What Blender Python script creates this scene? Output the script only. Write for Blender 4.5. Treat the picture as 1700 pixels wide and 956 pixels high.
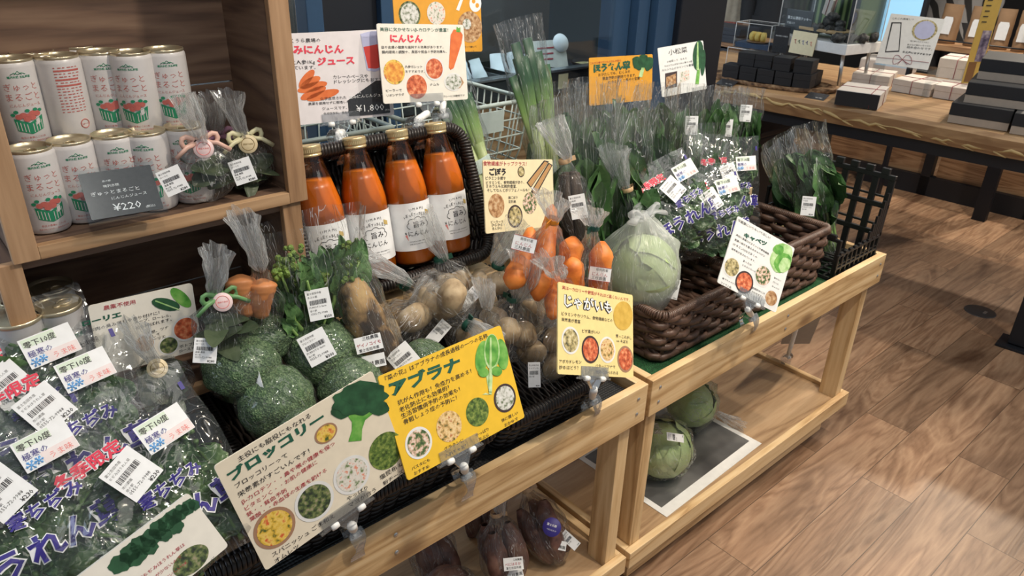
import bpy, bmesh, math, random
import numpy as np
from mathutils import Vector, Matrix, noise, Euler

# ------------------------------------------------------------------ scene, camera, light
SC = bpy.context.scene
COL = SC.collection
for _o in list(bpy.data.objects):
    bpy.data.objects.remove(_o, do_unlink=True)
R90 = math.pi / 2
PI = math.pi
random.seed(7)

CAM = Vector((0.76986, -1.08861, 1.5))
FPX = 1246.0
RC = np.array([[0.65818394, 0.7523945, 0.0263897],
               [-0.35012055, 0.27487259, 0.89546673],
               [0.66649044, -0.59862139, 0.4443455]])
_cd = bpy.data.cameras.new('camera')
_cd.sensor_width = 36.0
_cd.lens = FPX / 1700.0 * 36.0
_cd.clip_start = 0.02
_cd.dof.use_dof = True
_cd.dof.focus_distance = 1.15
_cd.dof.aperture_fstop = 16.0
_cam = bpy.data.objects.new('camera', _cd)
_m = Matrix(RC.T.tolist()).to_4x4()
_m.translation = CAM
_cam.matrix_world = _m
COL.objects.link(_cam)
SC.camera = _cam

SC.view_settings.view_transform = 'Standard'
SC.view_settings.look = 'None'
SC.view_settings.gamma = 1.0
SC.view_settings.use_curve_mapping = False
SC.view_settings.exposure = 0.0
SC.cycles.transparent_max_bounces = 40
SC.cycles.max_bounces = 12
SC.cycles.sample_clamp_indirect = 6.0

W = bpy.data.worlds.new('shop_ambient')
SC.world = W
W.use_nodes = True
W.node_tree.nodes['Background'].inputs[0].default_value = (0.80, 0.90, 1.0, 1)
W.node_tree.nodes['Background'].inputs[1].default_value = 0.30


def area_light(name, loc, target, size, power, color, sy=None):
    l = bpy.data.lights.new(name, 'AREA')
    l.energy = power
    l.color = color
    l.size = size
    if sy:
        l.shape = 'RECTANGLE'
        l.size_y = sy
    o = bpy.data.objects.new(name, l)
    o.location = loc
    o.rotation_euler = (Vector(target) - Vector(loc)).to_track_quat('-Z', 'Y').to_euler()
    COL.objects.link(o)
    return o


def spot_light(name, loc, target, power, color, angle=70, blend=0.6, rad=0.05):
    l = bpy.data.lights.new(name, 'SPOT')
    l.energy = power
    l.color = color
    l.spot_size = math.radians(angle)
    l.spot_blend = blend
    l.shadow_soft_size = rad
    o = bpy.data.objects.new(name, l)
    o.location = loc
    o.rotation_euler = (Vector(target) - Vector(loc)).to_track_quat('-Z', 'Y').to_euler()
    COL.objects.link(o)
    return o


WARM = (1.0, 0.86, 0.68)
COOL = (0.78, 0.88, 1.0)
# ceiling down-lights of the shop (warm), the daylight that comes in by the windows (cool), and added fills
spot_light('ceiling_spot_stand', (0.95, 0.15, 2.75), (-0.2, -0.1, 0.75), 95, WARM, 75)
spot_light('ceiling_spot_greens', (0.55, 1.1, 2.75), (-0.35, 0.45, 0.8), 105, (1.0, .90, .76), 70)
spot_light('added_spot_show_case', (-0.62, 0.35, 2.70), (-1.40, 0.75, 0.6), 60, (1.0, .93, .84), 75)  # extra spot added to brighten the wood front of the show case
area_light('show_case_fill', (-1.55, 0.70, 1.56), (-1.55, 0.70, 0.9), 0.3, 9, (0.95, 0.97, 1.0), 1.3)  # added fill that brightens the dark inside of the show case
spot_light('ceiling_spot_near', (0.9, -1.0, 2.75), (-0.1, -0.8, 0.8), 34, (1.0, 0.92, 0.82), 70)
spot_light('ceiling_spot_floor', (1.3, 1.5, 2.75), (0.9, 0.9, 0), 60, WARM, 90)
spot_light('ceiling_spot_table', (0.1, 2.75, 2.75), (-0.4, 2.4, 0.75), 85, WARM, 90)
spot_light('ceiling_spot_aisle', (-0.25, 4.56, 2.75), (-0.4, 3.0, 0.0), 170, WARM, 95)
spot_light('added_spot_counter', (-0.6, 3.05, 2.75), (-0.6, 3.75, 0.0), 90, WARM, 80)  # extra spot added to light the counter front and the floor there
area_light('window_daylight', (-0.9, -2.6, 1.9), (-0.4, -0.4, 0.9), 1.4, 22, (0.68, 0.82, 1.0))
area_light('added_gloss_panel', (0.6, 0.3, 2.95), (0.0, 0.3, 0.0), 1.2, 22, (1.0, 0.95, 0.88), 3.0)  # wide emitter added so the plastic film has something bright to reflect
area_light('outdoor_daylight', (-3.3, 0.2, 1.9), (-1.2, 0.6, 1.0), 1.6, 40, (0.8, 0.92, 1.0))


# ------------------------------------------------------------------ helpers: places
def ray(px, py):
    return Vector(RC.T @ np.array([(px - 850) / FPX, -(py - 478) / FPX, -1.0]))


def at(px, py, X=None, Y=None, Z=None, D=None):
    d = ray(px, py)
    if D is not None:
        return CAM + d * D
    if X is not None:
        return CAM + d * ((X - CAM.x) / d.x)
    if Y is not None:
        return CAM + d * ((Y - CAM.y) / d.y)
    return CAM + d * ((Z - CAM.z) / d.z)


def T(x, y=None, z=None):
    return Matrix.Translation(Vector(x) if y is None else Vector((x, y, z)))


def RX(a): return Matrix.Rotation(math.radians(a), 4, 'X')
def RY(a): return Matrix.Rotation(math.radians(a), 4, 'Y')
def RZ(a): return Matrix.Rotation(math.radians(a), 4, 'Z')


def frame(o, x, y, z):
    m = Matrix((x, y, z)).transposed().to_4x4()
    m.translation = o
    return m


def nz(p, f=1.0, s=0.0):
    return noise.noise(Vector((p[0] * f + s, p[1] * f - s * 1.7, p[2] * f + s * .61)))


# ------------------------------------------------------------------ helpers: meshes
class MB:
    def __init__(s):
        s.v, s.f, s.m, s.s = [], [], [], []
        s.a = {}

    def add(s, vs, fs, mi=0, sm=True, M=None):
        b = len(s.v)
        if M is not None:
            vs = [M @ Vector(v) for v in vs]
        s.v.extend([tuple(v) for v in vs])
        for f in fs:
            s.f.append([i + b for i in f])
            s.m.append(mi)
            s.s.append(sm)
        return s

    def box(s, c, d, mi=0, M=None, bev=0.0):
        if bev <= 0:
            x, y, z = d[0] / 2, d[1] / 2, d[2] / 2
            vs = [(c[0] + a * x, c[1] + b * y, c[2] + e * z) for a in (-1, 1) for b in (-1, 1) for e in (-1, 1)]
            fs = [(0, 1, 3, 2), (4, 6, 7, 5), (0, 4, 5, 1), (2, 3, 7, 6), (0, 2, 6, 4), (1, 5, 7, 3)]
            return s.add(vs, fs, mi, False, M)
        bm = bmesh.new()
        bmesh.ops.create_cube(bm, size=1.0)
        for v in bm.verts:
            v.co = Vector((c[0] + v.co.x * d[0], c[1] + v.co.y * d[1], c[2] + v.co.z * d[2]))
        bmesh.ops.bevel(bm, geom=list(bm.edges), offset=bev, segments=2, affect='EDGES', profile=0.6)
        bm.verts.index_update()
        s.add([v.co.copy() for v in bm.verts], [[v.index for v in f.verts] for f in bm.faces], mi, False, M)
        bm.free()
        return s

    def beam(s, a, b, w, h, mi=0, up=(0, 0, 1), bev=0.0):
        a, b = Vector(a), Vector(b)
        x = (b - a)
        L = x.length
        x.normalize()
        z = Vector(up)
        z = (z - x * z.dot(x)).normalized()
        y = z.cross(x)
        return s.box((0, 0, 0), (L, w, h), mi, frame((a + b) / 2, x, y, z), bev)

    def tube(s, pts, r, n=8, mi=0, closed=False, M=None, flat=1.0, up=None):
        pts = [Vector(p) for p in pts]
        k = len(pts)
        rs = r if hasattr(r, '__len__') else [r] * k
        vs, fs = [], []
        ref = Vector(up) if up else None
        prev = None
        for i, p in enumerate(pts):
            a = pts[(i - 1) % k] if (closed or i > 0) else p
            b = pts[(i + 1) % k] if (closed or i < k - 1) else p
            t = (b - a)
            t = t.normalized() if t.length > 1e-9 else Vector((0, 0, 1))
            if ref is not None:
                u = ref - t * ref.dot(t)
            elif prev is None:
                u = Vector((0, 0, 1)) if abs(t.z) < .9 else Vector((1, 0, 0))
                u = u - t * u.dot(t)
            else:
                u = prev - t * prev.dot(t)
            if u.length < 1e-6:
                u = Vector((1, 0, 0)) - t * t.x
            u.normalize()
            prev = u
            w = t.cross(u)
            for j in range(n):
                an = 2 * PI * j / n
                vs.append(p + (u * math.cos(an) * flat + w * math.sin(an)) * rs[i])
        m = k if closed else k - 1
        for i in range(m):
            for j in range(n):
                a, b = i * n + j, i * n + (j + 1) % n
                c, d = ((i + 1) % k) * n + (j + 1) % n, ((i + 1) % k) * n + j
                fs.append((a, b, c, d))
        if not closed:
            fs.append(tuple(range(n - 1, -1, -1)))
            fs.append(tuple((k - 1) * n + j for j in range(n)))
        return s.add(vs, fs, mi, True, M)

    def lathe(s, prof, n=32, mi=0, M=None, mis=None, sm=True):
        vs, fs = [], []
        for r, z in prof:
            for j in range(n):
                a = 2 * PI * j / n
                vs.append((r * math.cos(a), r * math.sin(a), z))
        base = len(s.f)
        for i in range(len(prof) - 1):
            for j in range(n):
                fs.append((i * n + j, i * n + (j + 1) % n, (i + 1) * n + (j + 1) % n, (i + 1) * n + j))
        s.add(vs, fs, mi, sm, M)
        if mis:
            for i in range(len(prof) - 1):
                for j in range(n):
                    s.m[base + i * n + j] = mis[i]
        return s

    def grid(s, fn, nu, nv, mi=0, closeu=False, M=None, sm=True):
        vs = []
        for i in range(nv + 1):
            for j in range(nu if closeu else nu + 1):
                vs.append(fn(j / nu, i / nv))
        w = nu if closeu else nu + 1
        fs = []
        for i in range(nv):
            for j in range(nu):
                j2 = (j + 1) % w
                fs.append((i * w + j, i * w + j2, (i + 1) * w + j2, (i + 1) * w + j))
        return s.add(vs, fs, mi, sm, M)

    def poly(s, pts, mi=0, M=None):
        return s.add(pts, [tuple(range(len(pts)))], mi, False, M)

    def ball(s, c, r, n=16, mi=0, M=None, amp=0.0, fr=1.0, seed=0.0):
        rx, ry, rz = r if hasattr(r, '__len__') else (r, r, r)

        def fn(u, v):
            a, b = 2 * PI * u, PI * (v - .5)
            d = Vector((math.cos(a) * math.cos(b), math.sin(a) * math.cos(b), math.sin(b)))
            k = 1 + (amp * nz(d, fr, seed) if amp else 0)
            return (c[0] + d.x * rx * k, c[1] + d.y * ry * k, c[2] + d.z * rz * k)
        return s.grid(fn, n, max(6, n // 2), mi, True, M)

    def loft(s, secs, n=28, mi=0, M=None, wr=0.0, fr=18.0, seed=0.0, pleat=0.0, np_=9, cap=True):
        """sections: (centre, a, b[, pleat]) along a spine"""
        pts = [Vector(q[0]) for q in secs]
        vs, fs = [], []
        prev = None
        arc = [0.0]
        for i in range(1, len(pts)):
            arc.append(arc[-1] + (pts[i] - pts[i - 1]).length * 4.0)
        for i, q in enumerate(secs):
            t = (pts[min(i + 1, len(pts) - 1)] - pts[max(i - 1, 0)])
            t = t.normalized() if t.length > 1e-9 else Vector((0, 0, 1))
            u = Vector((1, 0, 0)) if prev is None else prev
            u = u - t * u.dot(t)
            if u.length < 1e-6:
                u = Vector((0, 1, 0)) - t * t.y
            u.normalize()
            prev = u
            w = t.cross(u)
            pl = q[3] if len(q) > 3 else pleat
            for j in range(n):
                an = 2 * PI * j / n
                k = 1 + pl * math.sin(an * np_ + seed + 0.7 * math.sin(i * .9 + an * 2)) + pl * .5 * math.sin(an * 4 + seed * 2 + i)
                p = pts[i] + (u * math.cos(an) * q[1] + w * math.sin(an) * q[2]) * k
                if wr:
                    d = (u * math.cos(an) + w * math.sin(an))
                    p = p + d * wr * (nz(p, fr, seed) + .6 * abs(nz(p, fr * 2.3, seed + 3)))
                vs.append(p)
                s.a[len(s.v) + len(vs) - 1] = (math.cos(an) + seed, math.sin(an), arc[i])
        for i in range(len(secs) - 1):
            for j in range(n):
                fs.append((i * n + j, i * n + (j + 1) % n, (i + 1) * n + (j + 1) % n, (i + 1) * n + j))
        if cap:
            fs.append(tuple(range(n - 1, -1, -1)))
        return s.add(vs, fs, mi, True, M)

    def mesh(s, name, mats):
        me = bpy.data.meshes.new(name)
        me.from_pydata(s.v, [], s.f)
        for m in mats:
            me.materials.append(m)
        me.polygons.foreach_set('material_index', s.m)
        me.polygons.foreach_set('use_smooth', s.s)
        if s.a:
            at_ = me.attributes.new('crease', 'FLOAT_VECTOR', 'POINT')
            for i, c in s.a.items():
                at_.data[i].vector = c
        me.update()
        return me

    def build(s, name, mats, parent=None, M=None):
        if not isinstance(mats, (list, tuple)):
            mats = [mats]
        return inst(name, s.mesh(name, mats), parent, M)


def inst(name, me, parent=None, M=None):
    o = bpy.data.objects.new(name, me)
    COL.objects.link(o)
    if parent is not None:
        o.parent = parent
    if M is not None:
        o.matrix_basis = M
    return o


def tag(o, label, cat, group=None, kind=None):
    if kind:
        o['kind'] = kind
    if label:
        o['label'] = label
    if cat:
        o['category'] = cat
    if group:
        o['group'] = group
    return o


def thing(name, label, cat, M=None, group=None):
    o = bpy.data.objects.new(name, None)
    o.empty_display_size = 0.03
    COL.objects.link(o)
    if M is not None:
        o.matrix_basis = M if isinstance(M, Matrix) else T(M)
    return tag(o, label, cat, group)


def struct(o):
    o['kind'] = 'structure'
    return o


def kids(o):
    return [c for c in o.children]


def dup(o, M=None, label=None, group=None, parent=None):
    """a copy of a thing with copies of its parts and sub-parts"""
    c = o.copy()
    COL.objects.link(c)
    if parent is not None:
        c.parent = parent
    if M is not None:
        c.matrix_basis = M
    if label:
        c['label'] = label
    if group:
        c['group'] = group
    for ch in kids(o):
        dup(ch, parent=c)
    return c


# ------------------------------------------------------------------ helpers: lettering
_TC = {}


def text_geo(body, bold=0.0, res=1):
    key = (body, round(bold, 3), res)
    if key not in _TC:
        cu = bpy.data.curves.new('lettering', 'FONT')
        cu.body = body
        cu.size = 1.0
        cu.resolution_u = res
        cu.offset = bold
        o = bpy.data.objects.new('lettering', cu)
        COL.objects.link(o)
        bpy.context.view_layer.update()
        me = bpy.data.meshes.new_from_object(o.evaluated_get(bpy.context.evaluated_depsgraph_get()))
        v = np.array([x.co[:2] for x in me.vertices]) if len(me.vertices) else np.zeros((1, 2))
        f = [tuple(p.vertices) for p in me.polygons]
        bpy.data.objects.remove(o)
        bpy.data.curves.remove(cu)
        bpy.data.meshes.remove(me)
        _TC[key] = (v, f, v[:, 0].min(), v[:, 0].max())
    return _TC[key]


def put_text(mb, body, A, B, mi=0, bold=0.012, z=0.0006, res=1, hs=1.0, zf=None, wrap=None, lift=0.0):
    """lettering from A to B (baseline, on the local plane)"""
    v, f, x0, x1 = text_geo(body, bold, res)
    A, B = np.array(A[:2], float), np.array(B[:2], float)
    d = B - A
    L = math.hypot(*d)
    k = L / max(1e-6, x1 - x0)
    u = d / L
    w = np.array((-u[1], u[0]))
    P = A + np.outer((v[:, 0] - x0) * k, u) + np.outer((v[:, 1] + lift) * k * hs, w)
    if wrap:
        vs = [(wrap + z, a, b) for a, b in P]
        vs = [((wrap + z) * math.cos(a / wrap), (wrap + z) * math.sin(a / wrap), b) for a, b in P]
    elif zf:
        vs = [(a, b, zf(a, b) + z) for a, b in P]
    else:
        vs = [(a, b, z) for a, b in P]
    mb.add(vs, f, mi, False)


# ------------------------------------------------------------------ helpers: materials
def new_mat(name):
    m = bpy.data.materials.new(name)
    m.use_nodes = True
    nt = m.node_tree
    return m, nt, nt.nodes['Principled BSDF']


def N(nt, kind, **kw):
    n = nt.nodes.new(kind)
    for k, v in kw.items():
        if k.startswith('i_'):
            n.inputs[k[2:].replace('_', ' ')].default_value = v
        else:
            setattr(n, k, v)
    return n


def coords(nt, scale=(1, 1, 1), rot=(0, 0, 0)):
    tc = N(nt, 'ShaderNodeTexCoord')
    mp = N(nt, 'ShaderNodeMapping')
    mp.inputs['Scale'].default_value = scale
    mp.inputs['Rotation'].default_value = rot
    nt.links.new(tc.outputs['Object'], mp.inputs['Vector'])
    return mp.outputs['Vector']


def ramp(nt, fac, stops):
    r = N(nt, 'ShaderNodeValToRGB')
    e = r.color_ramp.elements
    while len(e) < len(stops):
        e.new(0.5)
    for x, (p, c) in zip(e, stops):
        x.position = p
        x.color = (*c, 1) if len(c) == 3 else c
    nt.links.new(fac, r.inputs['Fac'])
    return r.outputs['Color']


def bump(nt, b, h, strength=0.3, dist=0.002):
    n = N(nt, 'ShaderNodeBump')
    n.inputs['Strength'].default_value = strength
    n.inputs['Distance'].default_value = dist
    nt.links.new(h, n.inputs['Height'])
    nt.links.new(n.outputs['Normal'], b.inputs['Normal'])


def plain(name, c, rough=0.5, metal=0.0, spec=None, vary=0.0, vs=60, bmp=0.0, emit=None):
    m, nt, b = new_mat(name)
    b.inputs['Base Color'].default_value = (*c, 1)
    b.inputs['Roughness'].default_value = rough
    b.inputs['Metallic'].default_value = metal
    if spec is not None:
        b.inputs['Specular IOR Level'].default_value = spec
    n = N(nt, 'ShaderNodeTexNoise')
    n.inputs['Scale'].default_value = vs
    n.inputs['Detail'].default_value = 4
    nt.links.new(coords(nt), n.inputs['Vector'])
    v = vary if vary else 0.04
    col = ramp(nt, n.outputs['Fac'], [(0.3, tuple(x * (1 - v) for x in c)), (0.7, tuple(min(1, x * (1 + v)) for x in c))])
    nt.links.new(col, b.inputs['Base Color'])
    if bmp:
        bump(nt, b, n.outputs['Fac'], bmp, 0.003)
    if emit:
        b.inputs['Emission Color'].default_value = (*c, 1)
        b.inputs['Emission Strength'].default_value = emit
    return m


def speckle(name, cols, scale=120, rough=0.6, bmp=0.3, kind='noise', detail=3, dist=0.0):
    m, nt, b = new_mat(name)
    b.inputs['Roughness'].default_value = rough
    if kind == 'voronoi':
        n = N(nt, 'ShaderNodeTexVoronoi')
        n.inputs['Scale'].default_value = scale
        nt.links.new(coords(nt), n.inputs['Vector'])
        s2 = N(nt, 'ShaderNodeSeparateColor')
        nt.links.new(n.outputs['Color'], s2.inputs[0])
        fac, h = s2.outputs[0], n.outputs['Distance']
    else:
        n = N(nt, 'ShaderNodeTexNoise')
        n.inputs['Scale'].default_value = scale
        n.inputs['Detail'].default_value = detail
        n.inputs['Distortion'].default_value = dist
        nt.links.new(coords(nt), n.inputs['Vector'])
        fac = h = n.outputs['Fac']
    k = len(cols)
    lo, hi = (0.0, 1.0) if kind == 'voronoi' else (0.32, 0.68)
    col = ramp(nt, fac, [(lo + (hi - lo) * i / max(1, k - 1), c) for i, c in enumerate(cols)])
    nt.links.new(col, b.inputs['Base Color'])
    if bmp:
        bump(nt, b, h, bmp, 0.003)
    return m


def wood(name, dark, mid, light, axis='Y', scale=1.0, rough=0.5, ring=9.0, knots=True, fine=1.0):
    m, nt, b = new_mat(name)
    st = {'X': (0.08, 1, 1), 'Y': (1, 0.08, 1), 'Z': (1, 1, 0.08)}[axis]
    v = coords(nt, tuple(x * scale for x in st))
    n1 = N(nt, 'ShaderNodeTexNoise')
    n1.inputs['Scale'].default_value = 9
    n1.inputs['Detail'].default_value = 3
    n1.inputs['Distortion'].default_value = 0.8
    nt.links.new(v, n1.inputs['Vector'])
    mul = N(nt, 'ShaderNodeMath', operation='MULTIPLY')
    mul.inputs[1].default_value = ring
    nt.links.new(n1.outputs['Fac'], mul.inputs[0])
    fr = N(nt, 'ShaderNodeMath', operation='PINGPONG')
    fr.inputs[1].default_value = 0.5
    nt.links.new(mul.outputs[0], fr.inputs[0])
    n2 = N(nt, 'ShaderNodeTexNoise')
    n2.inputs['Scale'].default_value = 160 * fine
    n2.inputs['Detail'].default_value = 3
    nt.links.new(v, n2.inputs['Vector'])
    mx = N(nt, 'ShaderNodeMath', operation='MULTIPLY_ADD')
    mx.inputs[1].default_value = 0.55
    nt.links.new(n2.outputs['Fac'], mx.inputs[0])
    nt.links.new(fr.outputs[0], mx.inputs[2])
    col = ramp(nt, mx.outputs[0], [(0.25, dark), (0.5, mid), (0.8, light)])
    if knots:
        vo = N(nt, 'ShaderNodeTexVoronoi')
        vo.inputs['Scale'].default_value = 4.5
        nt.links.new(coords(nt, {'X': (.45, 1, 1), 'Y': (1, .45, 1), 'Z': (1, 1, .45)}[axis]), vo.inputs['Vector'])
        kr = ramp(nt, vo.outputs['Distance'], [(0.0, (1, 1, 1)), (0.05, (0.75, .75, .75)), (0.1, (0, 0, 0))])
        mm = N(nt, 'ShaderNodeMixRGB', blend_type='MIX')
        mm.inputs['Color2'].default_value = (dark[0] * .45, dark[1] * .4, dark[2] * .4, 1)
        nt.links.new(kr, mm.inputs['Fac'])
        nt.links.new(col, mm.inputs['Color1'])
        col = mm.outputs[0]
    nt.links.new(col, b.inputs['Base Color'])
    b.inputs['Roughness'].default_value = rough
    bump(nt, b, mx.outputs[0], 0.15, 0.002)
    return m


def film(name, tint=(0.985, 0.99, 0.99), base=0.03, haze=0.012, crease=0.28, scale=38, strength=0.55, rough=0.09, gain=0.38, stretch=0.4, width=0.007, along=False):
    """thin clear plastic film with creases: see-through, glossy, folds milky"""
    m = bpy.data.materials.new(name)
    m.use_nodes = True
    nt = m.node_tree
    nt.nodes.clear()
    out = N(nt, 'ShaderNodeOutputMaterial')
    tr = N(nt, 'ShaderNodeBsdfTransparent')
    tr.inputs[0].default_value = (*tint, 1)
    gl = N(nt, 'ShaderNodeBsdfGlossy')
    gl.inputs['Roughness'].default_value = rough
    df = N(nt, 'ShaderNodeBsdfDiffuse')
    df.inputs[0].default_value = (0.88, 0.90, 0.91, 1)
    tl = N(nt, 'ShaderNodeBsdfTranslucent')
    tl.inputs[0].default_value = (0.88, 0.90, 0.91, 1)
    dd = N(nt, 'ShaderNodeMixShader')
    dd.inputs[0].default_value = 0.45
    nt.links.new(df.outputs[0], dd.inputs[1])
    nt.links.new(tl.outputs[0], dd.inputs[2])
    n = N(nt, 'ShaderNodeTexNoise')
    n.inputs['Scale'].default_value = scale
    n.inputs['Detail'].default_value = 2.5
    n.inputs['Distortion'].default_value = 1.4
    if along:
        an = N(nt, 'ShaderNodeAttribute', attribute_name='crease')
        mp = N(nt, 'ShaderNodeMapping')
        mp.inputs['Scale'].default_value = (1, 1, stretch)
        nt.links.new(an.outputs['Vector'], mp.inputs[0])
        nt.links.new(mp.outputs[0], n.inputs['Vector'])
    else:
        nt.links.new(coords(nt, (1, 1, stretch)), n.inputs['Vector'])
    rid = N(nt, 'ShaderNodeMath', operation='PINGPONG')
    rid.inputs[1].default_value = 0.12
    nt.links.new(n.outputs['Fac'], rid.inputs[0])
    bp = N(nt, 'ShaderNodeBump')
    bp.inputs['Strength'].default_value = strength
    bp.inputs['Distance'].default_value = 0.02
    nt.links.new(rid.outputs[0], bp.inputs['Height'])
    nt.links.new(bp.outputs[0], gl.inputs['Normal'])
    lw = N(nt, 'ShaderNodeLayerWeight')
    lw.inputs['Blend'].default_value = 0.28
    nt.links.new(bp.outputs[0], lw.inputs['Normal'])
    fa = N(nt, 'ShaderNodeMath', operation='MULTIPLY_ADD', use_clamp=True)
    fa.inputs[1].default_value = gain
    fa.inputs[2].default_value = base
    nt.links.new(lw.outputs['Fresnel'], fa.inputs[0])
    mg = N(nt, 'ShaderNodeMixShader')
    nt.links.new(fa.outputs[0], mg.inputs[0])
    nt.links.new(tr.outputs[0], mg.inputs[1])
    nt.links.new(gl.outputs[0], mg.inputs[2])
    mr = N(nt, 'ShaderNodeMapRange')
    mr.inputs['From Min'].default_value = 0.0
    mr.inputs['From Max'].default_value = width
    mr.inputs['To Min'].default_value = haze + crease
    mr.inputs['To Max'].default_value = haze
    nt.links.new(rid.outputs[0], mr.inputs['Value'])
    md = N(nt, 'ShaderNodeMixShader')
    nt.links.new(mr.outputs[0], md.inputs[0])
    nt.links.new(mg.outputs[0], md.inputs[1])
    nt.links.new(dd.outputs[0], md.inputs[2])
    nt.links.new(md.outputs[0], out.inputs[0])
    return m


def clear(name, tint=(0.96, 0.98, 0.99), base=0.06, rough=0.04, blend=0.35, gain=0.8):
    """clear sheet plastic / glass pane seen through straight"""
    m = bpy.data.materials.new(name)
    m.use_nodes = True
    nt = m.node_tree
    nt.nodes.clear()
    out = N(nt, 'ShaderNodeOutputMaterial')
    tr = N(nt, 'ShaderNodeBsdfTransparent')
    tr.inputs[0].default_value = (*tint, 1)
    gl = N(nt, 'ShaderNodeBsdfGlossy')
    gl.inputs['Roughness'].default_value = rough
    lw = N(nt, 'ShaderNodeLayerWeight')
    lw.inputs['Blend'].default_value = blend
    fa = N(nt, 'ShaderNodeMath', operation='MULTIPLY_ADD', use_clamp=True)
    fa.inputs[1].default_value = gain
    fa.inputs[2].default_value = base
    nt.links.new(lw.outputs['Fresnel'], fa.inputs[0])
    mg = N(nt, 'ShaderNodeMixShader')
    nt.links.new(fa.outputs[0], mg.inputs[0])
    nt.links.new(tr.outputs[0], mg.inputs[1])
    nt.links.new(gl.outputs[0], mg.inputs[2])
    nt.links.new(mg.outputs[0], out.inputs[0])
    return m


def floor_mat():
    m, nt, b = new_mat('oak_plank_floor')
    v = coords(nt, (1, 1, 1), (0, 0, R90))
    br = N(nt, 'ShaderNodeTexBrick')
    br.offset = 0.37
    br.inputs['Scale'].default_value = 1.0
    br.inputs['Brick Width'].default_value = 0.92
    br.inputs['Row Height'].default_value = 0.15
    br.inputs['Mortar Size'].default_value = 0.0011
    br.inputs['Color1'].default_value = (0.0, 0, 0, 1)
    br.inputs['Color2'].default_value = (1, 1, 1, 1)
    br.inputs['Mortar'].default_value = (0.5, .5, .5, 1)
    nt.links.new(v, br.inputs['Vector'])
    sep = N(nt, 'ShaderNodeSeparateColor')
    nt.links.new(br.outputs['Color'], sep.inputs[0])
    # grain offset for every plank
    comb = N(nt, 'ShaderNodeCombineXYZ')
    mu = N(nt, 'ShaderNodeMath', operation='MULTIPLY')
    mu.inputs[1].default_value = 13.0
    nt.links.new(sep.outputs[0], mu.inputs[0])
    nt.links.new(mu.outputs[0], comb.inputs[0])
    nt.links.new(mu.outputs[0], comb.inputs[2])
    add = N(nt, 'ShaderNodeVectorMath', operation='ADD')
    nt.links.new(v, add.inputs[0])
    nt.links.new(comb.outputs[0], add.inputs[1])
    mp = N(nt, 'ShaderNodeMapping')
    mp.inputs['Scale'].default_value = (0.12, 1, 1)
    nt.links.new(add.outputs[0], mp.inputs[0])
    n1 = N(nt, 'ShaderNodeTexNoise')
    n1.inputs['Scale'].default_value = 7
    n1.inputs['Detail'].default_value = 4
    n1.inputs['Distortion'].default_value = 1.2
    nt.links.new(mp.outputs[0], n1.inputs['Vector'])
    mul = N(nt, 'ShaderNodeMath', operation='MULTIPLY')
    mul.inputs[1].default_value = 10
    nt.links.new(n1.outputs['Fac'], mul.inputs[0])
    pp = N(nt, 'ShaderNodeMath', operation='PINGPONG')
    pp.inputs[1].default_value = 0.5
    nt.links.new(mul.outputs[0], pp.inputs[0])
    n2 = N(nt, 'ShaderNodeTexNoise')
    n2.inputs['Scale'].default_value = 110
    n2.inputs['Detail'].default_value = 4
    nt.links.new(mp.outputs[0], n2.inputs['Vector'])
    mix = N(nt, 'ShaderNodeMath', operation='MULTIPLY_ADD')
    mix.inputs[1].default_value = 0.75
    nt.links.new(n2.outputs['Fac'], mix.inputs[0])
    nt.links.new(pp.outputs[0], mix.inputs[2])
    col = ramp(nt, mix.outputs[0], [(0.2, (0.19, 0.108, 0.062)), (0.55, (0.30, 0.182, 0.112)), (1.0, (0.42, 0.275, 0.175))])
    # broad dark figure / knots
    n3 = N(nt, 'ShaderNodeTexNoise')
    n3.inputs['Scale'].default_value = 4.5
    n3.inputs['Detail'].default_value = 3
    n3.inputs['Distortion'].default_value = 0.6
    mp3 = N(nt, 'ShaderNodeMapping')
    mp3.inputs['Scale'].default_value = (0.45, 1.6, 1)
    nt.links.new(add.outputs[0], mp3.inputs[0])
    nt.links.new(mp3.outputs[0], n3.inputs['Vector'])
    dk = ramp(nt, n3.outputs['Fac'], [(0.28, (0.40, .34, .31)), (0.40, (0.86, .85, .84)), (0.6, (1.10, 1.08, 1.06))])
    m1 = N(nt, 'ShaderNodeMixRGB', blend_type='MULTIPLY')
    m1.inputs['Fac'].default_value = 1
    nt.links.new(col, m1.inputs['Color1'])
    nt.links.new(dk, m1.inputs['Color2'])
    tone = ramp(nt, sep.outputs[0], [(0.0, (0.72, .71, .70)), (1.0, (1.15, 1.13, 1.11))])
    m2 = N(nt, 'ShaderNodeMixRGB', blend_type='MULTIPLY')
    m2.inputs['Fac'].default_value = 1
    nt.links.new(m1.outputs[0], m2.inputs['Color1'])
    nt.links.new(tone, m2.inputs['Color2'])
    m3 = N(nt, 'ShaderNodeMixRGB', blend_type='MIX')
    m3.inputs['Color2'].default_value = (0.085, 0.05, 0.03, 1)
    nt.links.new(br.outputs['Fac'], m3.inputs['Fac'])
    nt.links.new(m2.outputs[0], m3.inputs['Color1'])
    nt.links.new(m3.outputs[0], b.inputs['Base Color'])
    b.inputs['Roughness'].default_value = 0.42
    bump(nt, b, mix.outputs[0], 0.12, 0.002)
    return m


def mesh_cloth(name, c1, c2, scale):
    m, nt, b = new_mat(name)
    ck = N(nt, 'ShaderNodeTexVoronoi')
    ck.inputs['Scale'].default_value = scale
    ck.inputs['Randomness'].default_value = 0.0
    nt.links.new(coords(nt), ck.inputs['Vector'])
    nt.links.new(ramp(nt, ck.outputs['Distance'], [(0.2, c2), (0.5, c1)]), b.inputs['Base Color'])
    b.inputs['Roughness'].default_value = 0.6
    bump(nt, b, ck.outputs['Distance'], 0.6, 0.003)
    return m


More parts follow.
